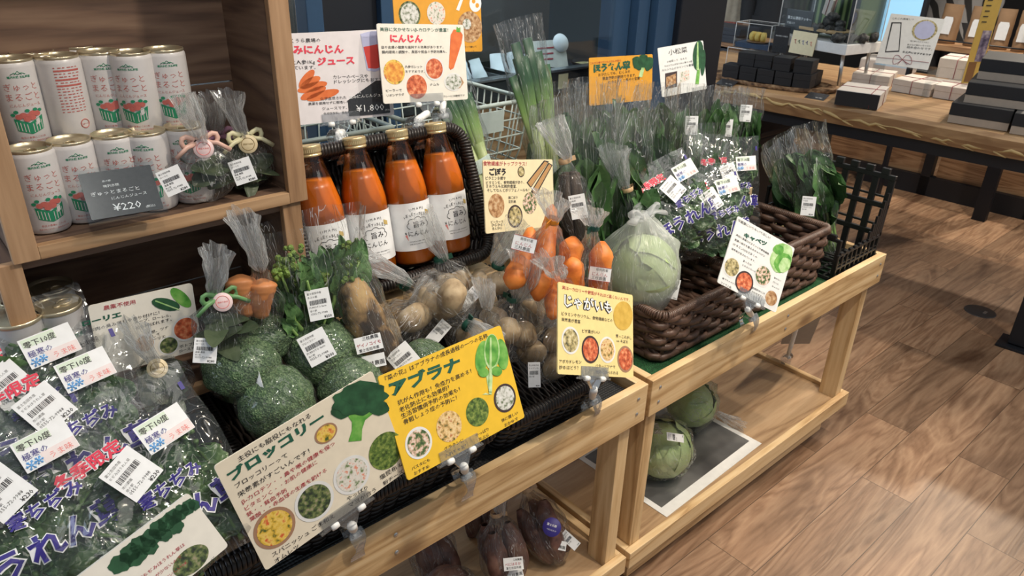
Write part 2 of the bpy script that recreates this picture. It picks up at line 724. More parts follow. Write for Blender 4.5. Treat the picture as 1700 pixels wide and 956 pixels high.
M_ = {}
M_['floor'] = floor_mat()
for ax in 'XYZ':
    M_['pine' + ax] = wood('pine_' + ax, (0.46, 0.28, 0.125), (0.66, 0.45, 0.23), (0.76, 0.56, 0.32), ax, ring=5)
    M_['crate' + ax] = wood('old_cedar_' + ax, (0.105, 0.062, 0.044), (0.165, 0.098, 0.066), (0.22, 0.14, 0.095), ax, ring=9, rough=.65)
    M_['oak' + ax] = wood('oak_' + ax, (0.22, 0.11, 0.05), (0.36, 0.20, 0.10), (0.46, 0.28, 0.15), ax, ring=8, rough=.45)
M_['ply'] = wood('brown_ply', (0.30, 0.185, 0.10), (0.43, 0.28, 0.155), (0.50, 0.34, 0.20), 'Y', ring=5, rough=.38)
M_['crateedge'] = wood('cedar_edge', (0.22, 0.12, 0.06), (0.36, 0.21, 0.11), (0.48, 0.30, 0.17), 'Z', ring=6, rough=.6)
M_['crateedgeY'] = wood('cedar_edge_long', (0.22, 0.12, 0.06), (0.38, 0.23, 0.12), (0.50, 0.32, 0.18), 'Y', ring=6, rough=.6)
M_['wicker_black'] = plain('black_brown_wicker', (0.020, 0.015, 0.013), 0.38, vary=.3, vs=90)
M_['wicker_brown'] = plain('brown_wicker', (0.105, 0.060, 0.042), 0.42, vary=.35, vs=70)
M_['black'] = plain('black_plastic', (0.012, 0.012, 0.013), 0.35)
M_['blackmetal'] = plain('black_powder_coat', (0.010, 0.012, 0.017), 0.45)
M_['navy'] = plain('navy_frame_paint', (0.026, 0.062, 0.125), 0.4)
M_['navyblack'] = plain('near_black_panel', (0.004, 0.006, 0.012), 0.5)
M_['white'] = plain('white_card', (0.78, 0.78, 0.76), 0.6)
M_['paper'] = plain('white_label_paper', (0.82, 0.83, 0.84), 0.5)
M_['cream'] = plain('cream_card', (0.78, 0.70, 0.56), 0.45)
M_['creamlight'] = plain('pale_cream_card', (0.80, 0.76, 0.68), 0.45)
M_['palepink'] = plain('pale_mauve_card', (0.76, 0.72, 0.74), 0.45)
M_['beige'] = plain('pale_yellow_card', (0.80, 0.70, 0.45), 0.45)
M_['paleyellow'] = plain('soft_yellow_card', (0.84, 0.68, 0.30), 0.45)
M_['yellow'] = plain('strong_yellow_card', (0.80, 0.50, 0.035), 0.45)
M_['orange'] = plain('orange_card', (0.72, 0.34, 0.035), 0.45)
M_['greycard'] = plain('grey_card_back', (0.36, 0.35, 0.33), 0.5)
M_['ink'] = plain('black_ink', (0.025, 0.023, 0.025), 0.6)
M_['inkgreen'] = plain('dark_green_ink', (0.012, 0.10, 0.06), 0.6)
M_['inkred'] = plain('dark_red_ink', (0.40, 0.03, 0.05), 0.6)
M_['inkbright'] = plain('bright_red_ink', (0.72, 0.05, 0.09), 0.6)
M_['inknavy'] = plain('navy_violet_ink', (0.035, 0.025, 0.22), 0.5)
M_['inkblue'] = plain('blue_ink', (0.03, 0.10, 0.42), 0.5)
M_['inksky'] = plain('sky_blue_ink', (0.15, 0.42, 0.80), 0.5)
M_['inkwhite'] = plain('white_ink', (0.82, 0.83, 0.84), 0.5)
M_['inkpink'] = plain('pink_red_ink', (0.78, 0.22, 0.20), 0.5)
M_['canred'] = plain('brick_red_ink', (0.50, 0.13, 0.11), 0.4)
M_['cangreen'] = plain('can_green_ink', (0.02, 0.24, 0.12), 0.4)
M_['canwhite'] = plain('can_white_enamel', (0.62, 0.60, 0.60), 0.28)
M_['gold'] = plain('gold_lacquered_metal', (0.66, 0.52, 0.28), 0.3, metal=0.6)
M_['canlid'] = plain('pale_gold_tin', (0.62, 0.54, 0.38), 0.3, metal=0.75)
M_['steel'] = plain('zinc_screw', (0.55, 0.54, 0.52), 0.35, metal=0.9)
M_['wire'] = plain('grey_green_coated_wire', (0.34, 0.40, 0.38), 0.4)
M_['film'] = film('clear_produce_film', crease=.50, width=.011, rough=.06, strength=.6, gain=.5, haze=.025, along=True, scale=3.2, stretch=.8)
M_['filmtail'] = film('gathered_film', haze=0.16, crease=.75, base=0.06, scale=4.5, strength=0.8, gain=.6, stretch=.35, width=.022, rough=.07, along=True)
M_['filmflat'] = film('flat_bag_film', haze=0.018, crease=.30, base=0.05, scale=13, strength=0.38, stretch=1, width=.005, rough=.08, gain=.5)
M_['filmopen'] = film('open_sleeve_film', haze=0.018, crease=.52, base=0.035, scale=3.4, strength=0.6, stretch=.45, gain=.42, width=.009, rough=.06, along=True)
M_['milky'] = film('milky_carrier_film', haze=0.33, crease=.45, base=0.06, scale=3.0, strength=0.6, rough=.20, stretch=.8, width=.014, along=True)
M_['wrap'] = film('tight_cling_wrap', haze=0.02, crease=.30, base=0.04, scale=15, strength=0.5, rough=.06, gain=.4, stretch=1, width=.005)
M_['acrylic'] = clear('clear_acrylic', base=.02, blend=.2, gain=.35)
M_['clip'] = film('clear_clip_plastic', (.97, .98, .99), base=.08, haze=.08, crease=.0, scale=30, strength=.2, rough=.08, gain=.8)
M_['glass'] = clear('bottle_glass', (0.97, 0.98, 0.97), base=0.04, rough=.03)
M_['pane'] = clear('window_glass', (0.88, 0.93, 0.95), base=0.03, rough=.02, blend=.2, gain=.5)
M_['tint'] = clear('smoky_acrylic', (0.55, 0.58, 0.60), base=.05)
M_['nylon'] = plain('white_nylon', (0.78, 0.78, 0.76), 0.35)
M_['tape_green'] = plain('green_bag_tape', (0.01, 0.075, 0.05), 0.4)
M_['tape_tan'] = plain('tan_bag_tape', (0.62, 0.42, 0.24), 0.45)
M_['tape_orange'] = plain('orange_bag_tape', (0.85, 0.30, 0.02), 0.45)
M_['juice'] = plain('carrot_juice', (0.76, 0.19, 0.006), 0.3, vary=.06, vs=25)
M_['carrot'] = speckle('carrot_skin', [(0.48, 0.10, 0.012), (0.72, 0.20, 0.03), (0.80, 0.28, 0.06)], 30, 0.5, 0.25, detail=5)
M_['carrot_old'] = speckle('pale_carrot_skin', [(0.45, 0.16, 0.05), (0.62, 0.26, 0.10)], 30, 0.5, 0.2)
M_['potato'] = speckle('potato_skin', [(0.26, 0.18, 0.10), (0.44, 0.33, 0.20), (0.52, 0.41, 0.27)], 38, 0.7, 0.25, detail=6)
M_['sweet'] = speckle('sweet_potato_skin', [(0.075, 0.035, 0.030), (0.15, 0.07, 0.055), (0.20, 0.11, 0.08)], 40, 0.6, 0.3, detail=5)
M_['yam'] = speckle('charred_yam_skin', [(0.02, 0.014, 0.010), (0.05, 0.03, 0.018), (0.42, .26, .11), (0.56, 0.38, 0.17)], 24, 0.7, 0.5, detail=6)
M_['broc'] = speckle('broccoli_florets', [(0.035, 0.075, 0.030), (0.075, 0.14, 0.060), (0.16, 0.24, 0.12)], 330, 0.75, .8, 'voronoi')
M_['brocstem'] = plain('broccoli_stalk', (0.22, 0.33, 0.13), 0.6)


def leaf_mat(name, c1, c2, c3, scale=14, rough=0.38, bmp=0.5, vein=(0.2, .3, .1)):
    m, nt, b = new_mat(name)
    n = N(nt, 'ShaderNodeTexNoise')
    n.inputs['Scale'].default_value = scale
    n.inputs['Detail'].default_value = 4
    nt.links.new(coords(nt), n.inputs['Vector'])
    col = ramp(nt, n.outputs['Fac'], [(0.3, c1), (0.5, c2), (0.72, c3)])
    vo = N(nt, 'ShaderNodeTexVoronoi', feature='DISTANCE_TO_EDGE')
    vo.inputs['Scale'].default_value = scale * 5
    nt.links.new(coords(nt), vo.inputs['Vector'])
    vr = ramp(nt, vo.outputs['Distance'], [(0.0, (1, 1, 1)), (0.05, (0, 0, 0))])
    mm = N(nt, 'ShaderNodeMixRGB')
    mm.inputs['Color2'].default_value = (*c3, 1)
    mm2 = N(nt, 'ShaderNodeMath', operation='MULTIPLY')
    mm2.inputs[1].default_value = 0.35
    nt.links.new(vr, mm2.inputs[0])
    nt.links.new(mm2.outputs[0], mm.inputs['Fac'])
    nt.links.new(col, mm.inputs['Color1'])
    nt.links.new(mm.outputs[0], b.inputs['Base Color'])
    b.inputs['Roughness'].default_value = rough
    bump(nt, b, vo.outputs['Distance'], bmp, 0.004)
    return m


M_['spinach'] = leaf_mat('dark_crinkled_spinach', (0.016, 0.048, 0.018), (0.036, 0.088, 0.032), (0.10, 0.18, 0.06), 14, .33, 1.0)
M_['spinstem'] = plain('spinach_stem', (0.09, 0.17, 0.05), 0.4, vary=.2)
M_['komatsuna'] = leaf_mat('komatsuna_leaf', (0.026, 0.075, 0.026), (0.060, 0.145, 0.046), (0.14, 0.25, 0.09), 9, .4, .3)
M_['stem'] = plain('pale_green_stem', (0.22, 0.36, 0.10), 0.4, vary=.2)
M_['nabana'] = leaf_mat('nabana_leaf', (0.045, 0.11, 0.035), (0.09, 0.20, 0.065), (0.20, 0.32, 0.12), 20, .5, .4)
M_['bud'] = speckle('nabana_buds', [(0.10, 0.18, 0.03), (0.22, 0.33, 0.06)], 300, 0.6, .8, 'voronoi')
M_['laurel'] = leaf_mat('laurel_leaf', (0.03, 0.05, 0.025), (0.06, 0.085, 0.045), (0.11, 0.14, 0.08), 14, .4, .2)
M_['cabbage'] = leaf_mat('cabbage_leaf', (0.30, 0.42, 0.15), (0.42, 0.54, 0.24), (0.58, 0.66, 0.40), 7, .45, .25)
M_['leekgreen'] = plain('leek_leaf', (0.022, 0.075, 0.035), 0.4, vary=.3, vs=40)
M_['burdock'] = speckle('burdock_skin', [(0.03, 0.02, 0.014), (0.07, 0.045, 0.03)], 50, .8, .3)


def leek_mat():
    m, nt, b = new_mat('leek_stalk')
    tc = N(nt, 'ShaderNodeTexCoord')
    sp = N(nt, 'ShaderNodeSeparateXYZ')
    nt.links.new(tc.outputs['Object'], sp.inputs[0])
    mr = N(nt, 'ShaderNodeMapRange')
    mr.inputs['From Min'].default_value = 0.05
    mr.inputs['From Max'].default_value = 0.60
    nt.links.new(sp.outputs['Z'], mr.inputs['Value'])
    nt.links.new(ramp(nt, mr.outputs[0], [(0.0, (0.70, 0.72, 0.55)), (0.42, (0.55, 0.62, 0.30)), (0.60, (0.20, 0.33, 0.10)), (0.72, (0.03, 0.09, 0.04)), (1.0, (0.02, 0.06, 0.035))]), b.inputs['Base Color'])
    b.inputs['Roughness'].default_value = 0.4
    return m


M_['leek'] = leek_mat()
# dishes shown on the cards (printed pictures)
M_['dish_green'] = speckle('printed_green_dish', [(0.03, 0.06, 0.012), (0.10, 0.17, 0.03), (0.26, 0.32, 0.07)], 170, .6, 0)
M_['dish_dark'] = speckle('printed_dark_dish', [(0.02, 0.025, 0.02), (0.05, 0.08, 0.03), (0.16, 0.20, 0.07), (0.32, 0.28, 0.18)], 150, .6, 0)
M_['dish_omelet'] = speckle('printed_omelette', [(0.06, 0.10, 0.02), (0.70, 0.44, 0.05), (0.80, 0.58, 0.14), (0.62, 0.10, 0.03)], 110, .6, 0)
M_['dish_salad'] = speckle('printed_salad', [(0.12, 0.20, 0.06), (0.66, 0.62, 0.55), (0.75, 0.72, 0.66), (0.70, 0.25, 0.15)], 130, .6, 0)
M_['dish_gratin'] = speckle('printed_gratin', [(0.08, 0.09, 0.02), (0.62, 0.38, 0.14), (0.78, 0.60, 0.32), (0.48, 0.18, 0.06)], 120, .6, 0)
M_['dish_red'] = speckle('printed_red_dish', [(0.30, 0.05, 0.02), (0.62, 0.13, 0.05), (0.78, 0.36, 0.18)], 120, .6, 0)
M_['dish_rice'] = speckle('printed_rice', [(0.12, 0.16, 0.08), (0.60, 0.60, 0.56), (0.72, 0.72, 0.70)], 150, .6, 0)
M_['dish_pasta'] = speckle('printed_pasta', [(0.04, 0.08, 0.03), (0.10, 0.16, 0.05), (0.70, 0.46, 0.36), (0.74, 0.70, 0.62)], 150, .6, 0)
M_['dish_brown'] = speckle('printed_brown_dish', [(0.22, 0.09, 0.03), (0.46, 0.26, 0.12), (0.62, 0.46, 0.28)], 130, .6, 0)
M_['dish_noodle'] = speckle('printed_noodles', [(0.05, 0.05, 0.03), (0.44, 0.36, 0.16), (0.70, 0.62, 0.38)], 130, .6, 0)
M_['dish_carrot'] = speckle('printed_carrot_dish', [(0.58, 0.16, 0.03), (0.74, 0.32, 0.05), (0.80, 0.50, 0.10)], 110, .6, 0)
M_['art_green'] = speckle('drawn_dark_green', [(0.010, 0.055, 0.022), (0.025, 0.11, 0.045)], 60, .6, 0)
M_['art_leaf'] = speckle('drawn_leaf_green', [(0.05, 0.24, 0.03), (0.13, 0.38, 0.06), (0.25, 0.50, 0.12)], 50, .6, 0)
M_['art_pale'] = speckle('drawn_pale_green', [(0.22, 0.45, 0.12), (0.45, 0.65, 0.30), (0.62, 0.75, 0.46)], 50, .6, 0)
M_['art_carrot'] = speckle('drawn_carrot', [(0.66, 0.13, 0.03), (0.76, 0.20, 0.05)], 60, .6, 0)
M_['art_potato'] = speckle('drawn_potato', [(0.55, 0.34, 0.05), (0.70, 0.46, 0.09)], 60, .6, 0)
M_['art_root'] = plain('drawn_root', (0.48, 0.27, 0.11), .6)
M_['art_red'] = plain('drawn_juice_red', (0.66, 0.06, 0.05), .6)
M_['art_glass'] = plain('drawn_glass_violet', (0.50, 0.52, 0.74), .6)
M_['plate_white'] = plain('printed_white_plate', (0.74, 0.74, 0.73), .6)
M_['plate_dark'] = plain('printed_dark_bowl', (0.05, 0.03, 0.03), .6)
M_['plate_pot'] = plain('printed_clay_pot', (0.36, 0.20, 0.12), .6)
M_['slate'] = plain('dark_price_card', (0.035, 0.037, 0.042), 0.25, vary=.15, vs=200)
M_['turf'] = speckle('green_turf', [(0.005, 0.05, 0.012), (0.012, 0.11, 0.03)], 420, .8, 1.0, 'voronoi')
M_['liner'] = mesh_cloth('black_mesh_liner', (0.006, 0.006, 0.007), (0.03, 0.03, 0.032), 160)


# ------------------------------------------------------------------ the setting
o = MB().box((0.4, 1.6, -0.02), (7.0, 9.0, 0.04)).build('floor', M_['floor'])
struct(o)
# glazed wall behind the stands, frames along Y
XW = -1.05
mb = MB()
for y, w in ((-0.16, .045), (0.055, .05), (-1.9, .06)):
    mb.box((XW, y, 1.25), (.06, w, 2.5), 0, bev=.003)
mb.box((XW, -0.5, .04), (.06, 3.4, .08))
mb.box((XW, -0.5, 2.5), (.06, 3.4, .08))
struct(mb.build('trim_1', M_['navy']))
mb = MB()
mb.box((XW - .01, -0.055, 1.25), (.035, .17, 2.42), 0)
struct(mb.build('door_1', M_['navyblack']))
mb = MB()
mb.box((XW, -1.05, 1.3), (.008, 1.7, 2.4))
mb.box((XW, 0.53, 1.3), (.008, .9, 2.4))
struct(mb.build('window_1', M_['pane']))
# column at the end of the glazed wall: navy returns, black front
mb = MB()
mb.box((XW - .03, 1.02, 1.3), (.05, .10, 2.6), 0, bev=.003)
mb.box((XW + .005, 1.105, 1.3), (.05, .06, 2.6), 0, bev=.003)
mb.box((XW + .03, 1.20, 1.3), (.05, .10, 2.6), 0, bev=.003)
struct(mb.build('trim_2', M_['navy']))
mb = MB()
mb.box((XW + .03, 1.39, 1.3), (.10, .28, 2.6), 0, bev=.004)
struct(mb.build('trim_3', M_['navyblack']))
# far wall of the shop and the wall behind the show case
struct(MB().box((-1.2, 5.6, 1.4), (5.2, .06, 2.8)).build('wall_back', plain('dark_shop_wall', (0.035, 0.028, 0.024), .7)))
struct(MB().box((-3.9, 1.6, 1.4), (.06, 8.0, 2.8)).build('wall_left', plain('grey_shop_wall', (0.12, 0.14, 0.15), .7)))


# ------------------------------------------------------------------ the two slatted pine stands
def screws(mb, pts):
    for y, z in pts:
        m = T(.0005, y, z) @ RY(90)
        mb.lathe([(0.0, .0016), (.0030, .0014), (.0042, 0.0)], 10, 0, m)


def stand(name, label, y0, y1, tray_mat, back=-.62):
    t = thing(name, label, 'display stand', (0, y0, 0))
    L = y1 - y0
    mb = MB()
    mb.box((-.0095, L / 2, .605), (.019, L, .09), 0, bev=.0015)
    mb.build('front_rail', M_['pineY'], t)
    for yy in (.0095, L - .0095):
        MB().box((-.019 + (back + .019) / 2, yy, .605), (-back - .019, .019, .09), 0, bev=.0015).build('side_rail', M_['pineX'], t)
    MB().box((back - .0095, L / 2, .605), (.019, L, .09), 0, bev=.0015).build('back_rail', M_['pineY'], t)
    mb = MB().box((back / 2 - .01, L / 2, .612), (-back - .02, L - .04, .012))
    mb.build('tray', M_['pineY'], t)
    MB().box((back / 2 - .01, L / 2, .622), (-back - .03, L - .045, .008)).build('tray_liner', tray_mat, t)
    for yy in (.019 + .017, L - .019 - .017):
        for xx in (-.0195 - .0275, back + .03):
            MB().box((xx, yy, .36), (.055, .034, .41), 0, bev=.0015).build('leg', M_['pineZ'], t)
    # low shelf with its lip
    MB().box((-.0095, L / 2, .145), (.019, L, .048), 0, bev=.0015).build('shelf_lip', M_['pineY'], t)
    for yy in (.0095, L - .0095):
        MB().box((-.019 + (back + .019) / 2, yy, .145), (-back - .019, .019, .048), 0, bev=.0015).build('side_lip', M_['pineX'], t)
    MB().box((back / 2 - .01, L / 2, .148), (-back - .02, L - .04, .016)).build('lower_shelf', M_['ply'], t)
    MB().box((-.045, L / 2 - .01, .077), (.019, L - .11, .085)).build('base_board', M_['pineY'], t)
    for yy in (.12, L - .12):
        for xx in (-.11, back + .08):
            MB().lathe([(0, .0), (.022, .0), (.022, .034), (0, .034)], 14, 0, T(xx, yy, 0)).build('foot', M_['black'], t)
    for yy in (.028, L * .5, L - .028):
        for zz in (.588, .625):
            s_ = MB()
            screws(s_, [(yy, zz)])
            s_.build('screw', M_['steel'], t)
    return t


st_l = stand('display_stand', 'scuffed pine display stand in front, holding broccoli and potato baskets', -1.24, -.014, M_['liner'])
st_r = stand('display_stand', 'pine display stand lined with green turf, holding cabbage and spinach baskets', 0.0, 1.06, M_['turf'])


def riser(label, y0, y1, x0, x1, zt, th=.03, xl=-.45):
    t = thing('step_riser', label, 'riser', (0, y0, 0))
    L = y1 - y0
    MB().box(((x0 + x1) / 2, L / 2, zt - th / 2), (x0 - x1, L, th), 0, bev=.001).build('top_board', M_['pineY'], t)
    for yy in (.012, L - .012):
        MB().box(((xl + x1) / 2, yy, (zt - th + .628) / 2), (xl - x1, .020, zt - th - .629)).build('end_board', M_['pineX'], t)


riser('pine step riser under the juice bottle basket', -1.20, -.19, -.275, -.60, .855)
riser('pine step riser behind the brown baskets, under the tall greens', .03, .98, -.415, -.60, .755, xl=-.42)


# ------------------------------------------------------------------ wooden crates with juice cans
def crate(label, y0, y1, x0, x1, z0, z1, loc_back=True):
    t = thing('wooden_crate', label, 'crate', (0, 0, 0))
    th = .020
    for yy, nm in ((y0 + th / 2, 'side_panel'), (y1 - th / 2, 'side_panel')):
        MB().box(((x0 + x1) / 2, yy, (z0 + z1) / 2), (x0 - x1, th, z1 - z0), 0, bev=.001).build(nm, M_['crateX'], t)
        MB().box((x0 + .006, yy, (z0 + z1) / 2), (.012, th + .008, z1 - z0), 0, bev=.001).build('edge_batten', M_['crateedge'], t)
    MB().box(((x0 + x1) / 2, (y0 + y1) / 2, z0 + .007), (x0 - x1, y1 - y0 - 2 * th, .014), 0).build('bottom_board', M_['crateY'], t)
    MB().box((x0 + .006, (y0 + y1) / 2, z0 + .008), (.012, y1 - y0 - 2 * th - .008, .017), 0, bev=.001).build('front_strip', M_['crateedgeY'], t)
    MB().box(((x0 + x1) / 2, (y0 + y1) / 2, z1 - .007), (x0 - x1, y1 - y0 - 2 * th, .014), 0).build('top_board', M_['crateY'], t)
    n = 3
    for k in range(n):
        zc = z0 + (z1 - z0) * (k + .5) / n
        MB().box((x1 + .006, (y0 + y1) / 2, zc), (.012, y1 - y0, (z1 - z0) / n - .002), 0, bev=.001).build('back_board', M_['crateY'], t)
    return t


CX0, CX1 = -.220, -.385
CY0, CY1 = -.990, -.622
crate('weathered upper wooden crate with open front holding carrot juice cans', CY0, CY1, CX0, CX1, 1.118, 1.56)
lc = crate('weathered lower wooden crate under the juice can crate', CY0 - .02, CY1 - .01, CX0 - .005, CX1 - .045, .8565, 1.1175)
_h = MB()
_h.tube([(-.424 + .012 * math.cos(a), -.690 + .010 * math.sin(a * 2), .955 + .016 * math.sin(a)) for a in [k * PI / 8 for k in range(16)]], .0035, 6, 0, True)
_h.ball((-.424, -.690, .955), .007, 10)
_h.build('cord_knot', M_['black'], lc)
struct(MB().box((-.9, -1.25, .9), (.9, .03, 1.8)).build('trim_4', plain('pale_panel', (.62, .60, .58), .6)))


# ------------------------------------------------------------------ wicker baskets
def rrect(lx, ly, r, step):
    """points and outward normals round a rounded rectangle"""
    out = []
    hx, hy = lx / 2 - r, ly / 2 - r
    cs = [(hx, hy, 0), (-hx, hy, R90), (-hx, -hy, 2 * R90), (hx, -hy, 3 * R90)]
    P = []
    for cx, cy, a0 in cs:
        k = max(3, int(r * R90 / step))
        for i in range(k + 1):
            a = a0 + R90 * i / k
            P.append((cx + r * math.cos(a), cy + r * math.sin(a)))
    # resample evenly
    P.append(P[0])
    d = [0]
    for a, b in zip(P, P[1:]):
        d.append(d[-1] + math.hypot(b[0] - a[0], b[1] - a[1]))
    L = d[-1]
    n = int(round(L / step))
    return P, d, L, n


def wicker(name, label, M, lx, ly, h, mat, rowh, r, stake, flare=.08, rr=.03, rim=.011, cat='basket', base=True, cut=None, group=None):
    t = thing(name, label, cat, M, group)
    P, d, L, _ = rrect(lx, ly, rr, .006)
    ns = max(8, int(round(L / stake)) // 2 * 2)
    per = 4
    n = ns * per
    ss = [L * i / n for i in range(n)]
    xy = []
    j = 0
    for s_ in ss:
        while d[j + 1] < s_:
            j += 1
        f = (s_ - d[j]) / max(1e-9, d[j + 1] - d[j])
        xy.append((P[j][0] + (P[j + 1][0] - P[j][0]) * f, P[j][1] + (P[j + 1][1] - P[j][1]) * f))

    def pos(i, z, off):
        x, y = xy[i % n]
        x1_, y1_ = xy[(i + 1) % n]
        x0_, y0_ = xy[(i - 1) % n]
        tx, ty = x1_ - x0_, y1_ - y0_
        k = math.hypot(tx, ty) or 1
        nx, ny = ty / k, -tx / k
        if nx * x + ny * y < 0:
            nx, ny = -nx, -ny
        f = 1 + flare * z / h
        return Vector((x * f + nx * off, y * f + ny * off, z))
    mb = MB()
    rows = max(3, int(h / rowh))
    for k in range(rows):
        z = rowh * .6 + k * (h - rowh) / (rows - 1) * .98
        ph = k % 2
        pts = []
        for i in range(n):
            a = PI * i / per + PI * ph
            wob = .18 * rowh * nz((i * .11, k * .7, 1.3), 1.0, 5)
            pts.append(pos(i, z + wob + .10 * rowh * math.sin(a * .5 + k), math.sin(a) * r * .95))
        mb.tube(pts, r, 6, 0, True, flat=1.25)
    for i in range(0, n, per):
        mb.tube([pos(i, 0, 0), pos(i, h * .5, 0), pos(i, h, 0)], r * .75, 5)
    mb.build('weave', mat, t)
    # wrapped rim
    mb = MB()
    mb.tube([pos(i, h, 0) for i in range(0, n, 2)], rim * .8, 8, 0, True)
    nw = int(L * (1 + flare) / (rim * .62))
    core = [pos(i, h, 0) for i in range(n)]
    m = len(core)
    pts = []
    for q in range(nw * 6):
        f = q / (nw * 6) * m
        i = int(f)
        p = core[i % m].lerp(core[(i + 1) % m], f - i)
        tn = (core[(i + 1) % m] - core[i % m]).normalized()
        sd = tn.cross(Vector((0, 0, 1)))
        a = q / 6 * 2 * PI
        pts.append(p + (sd * math.cos(a) + Vector((0, 0, 1)) * math.sin(a)) * rim)
    mb.tube(pts, rim * .36, 5, 0, True)
    mb.build('rim', mat, t)
    # foot roll and base
    mb = MB()
    mb.tube([pos(i, rowh * .4, r * .4) for i in range(0, n, 2)], r * 1.25, 7, 0, True)
    mb.box((0, 0, .004), (lx - .012, ly - .012, .006))
    if base:
        k = int(ly / (rowh * 1.25))
        for i in range(k):
            y = -ly / 2 + .012 + (ly - .024) * i / (k - 1)
            pts = [(-lx / 2 + .008 + (lx - .016) * q / 24, y, .008 + .0035 * math.sin(PI * q / 1.5 + PI * (i % 2))) for q in range(25)]
            mb.tube(pts, r * .9, 5)
    mb.build('basket_base', mat, t)
    return t


BK, BR = M_['wicker_black'], M_['wicker_brown']


def tilted(xc, yc, zc, tilt, rz=0):
    """basket pose: local x -> shopper side, tilted down towards the shopper"""
    return T(xc, yc, zc) @ RZ(rz) @ RY(tilt)


B_spin = wicker('wicker_basket', 'black wicker basket holding bags of crinkled winter spinach', tilted(-.225, -1.0, .676, 14), .36, .36, .085, BK, .0075, .0042, .024)
B_broc = wicker('wicker_basket', 'black wicker basket holding wrapped broccoli', tilted(-.225, -.598, .676, 14), .36, .355, .085, BK, .0075, .0042, .024)
B_pot = wicker('wicker_basket', 'black wicker basket holding bags of potatoes', tilted(-.225, -.262, .676, 14), .36, .245, .085, BK, .0075, .0042, .024)
_bx = Vector((-math.sin(math.radians(24)), 0, math.cos(math.radians(24))))
_bz = Vector((math.cos(math.radians(24)), 0, math.sin(math.radians(24))))
_by = _bz.cross(_bx)
B_bot = wicker('wicker_basket', 'black wicker basket propped upright behind the orange juice bottles',
               frame(Vector((-.345, -.382, 1.008)) - _bz * .10, _bx, _by, _bz), .250, .372, .10, BK, .0075, .0042, .024, flare=.03, rr=.035, rim=.010)
B_cab = wicker('wicker_basket', 'brown chunky wicker basket holding the bagged cabbage', T(-.215, .252, .631), .305, .318, .115, BR, .0165, .0075, .040, flare=.05, rr=.022, rim=.0085)
B_gre = wicker('wicker_basket', 'brown chunky wicker basket holding winter spinach bags, beside the black crate', T(-.225, .613, .631), .325, .318, .150, BR, .0165, .0075, .040, flare=.05, rr=.022, rim=.0085)


# ------------------------------------------------------------------ black folding crate at the stand's end
def slat_panel(mb, w, h, nx, nzv, bw=.010, th=.006, M=None):
    """open lattice panel in local x (width) / z (height)"""
    for i in range(nx + 1):
        x = -w / 2 + w * i / nx
        mb.box((x, 0, h / 2), (bw, th, h), 0, M, .0015)
    for k in range(nzv + 1):
        z = h * k / nzv
        mb.box((0, 0, z), (w + bw, th * 1.2, bw * .8), 0, M, .0015)
        if k < nzv and k > 0:
            mb.box((0, 0, z + bw * 1.4), (w, th * .7, bw * .3), 0, M)
    for i in range(nx):
        x = -w / 2 + w * (i + .5) / nx
        mb.box((x, 0, h + bw * .8), (w / nx * .5, th * 1.3, bw), 0, M, .0015)


fc = thing('folding_crate', 'black plastic folding crate with lattice sides at the end of the turf stand', 'crate', T(-.145, .92, .6275))
mb = MB()
slat_panel(mb, .225, .245, 5, 3, .018, .010, T(-.0, .115, 0) @ RX(-3))
mb.build('end_panel', M_['black'], fc)
mb = MB()
slat_panel(mb, .225, .115, 5, 2, .011, .008, T(-.0, -.115, 0))
mb.build('end_panel', M_['black'], fc)
mb = MB()
slat_panel(mb, .235, .075, 9, 2, .007, .006, T(.118, 0, 0) @ RZ(90))
for k in range(6):
    mb.box((.118, .112 - k * .012, .09 + .02 * (5 - k) / 2), (.006, .010, .03 + .02 * (5 - k)), 0)
mb.build('front_panel', M_['black'], fc)
mb = MB()
slat_panel(mb, .235, .205, 5, 3, .011, .007, T(-.118, 0, 0) @ RZ(90))
mb.build('back_panel', M_['black'], fc)
mb = MB()
for k in range(9):
    mb.box((-.115 + .23 * k / 8, 0, .004), (.006, .23, .007))
    mb.box((0, -.115 + .23 * k / 8, .004), (.23, .006, .007))
mb.build('crate_floor', M_['black'], fc)


# ------------------------------------------------------------------ goods: builders
def PB(mb, name, mats, t):
    """a part built in world coordinates under its thing"""
    return mb.build(name, mats, t, t.matrix_basis.inverted())


def label_mesh(name, w, h, lines, price=None, mats=None):
    """small barcode label in local x/y, facing +z"""
    mb = MB()
    mb.box((0, 0, 0), (w, h, .0004), 0)
    y = h * .5 - h * .10
    for k, tx in enumerate(lines[:2]):
        put_text(mb, tx, (-w * .42, y - h * .05), (-w * .42 + min(w * .8, h * .075 * len(tx)), y - h * .05), 1, .0, .0004)
        y -= h * .12
    rnd = random.Random(len(lines[0]))
    x = -w * .36
    while x < w * .34:
        bw = w * rnd.choice((.008, .014, .022))
        mb.box((x, y - h * .08, .0004), (bw, h * .15, .0003), 1)
        x += bw + w * rnd.choice((.012, .02))
    y -= h * .26
    for tx in lines[2:]:
        put_text(mb, tx, (-w * .42, y), (-w * .42 + min(w * .7, h * .07 * len(tx)), y), 1, .0, .0004)
        y -= h * .105
    if price:
        put_text(mb, price, (w * .10, -h * .46), (w * .42, -h * .46), 1, .02, .0004)
    return mb.mesh(name, mats or [M_['paper'], M_['ink']])


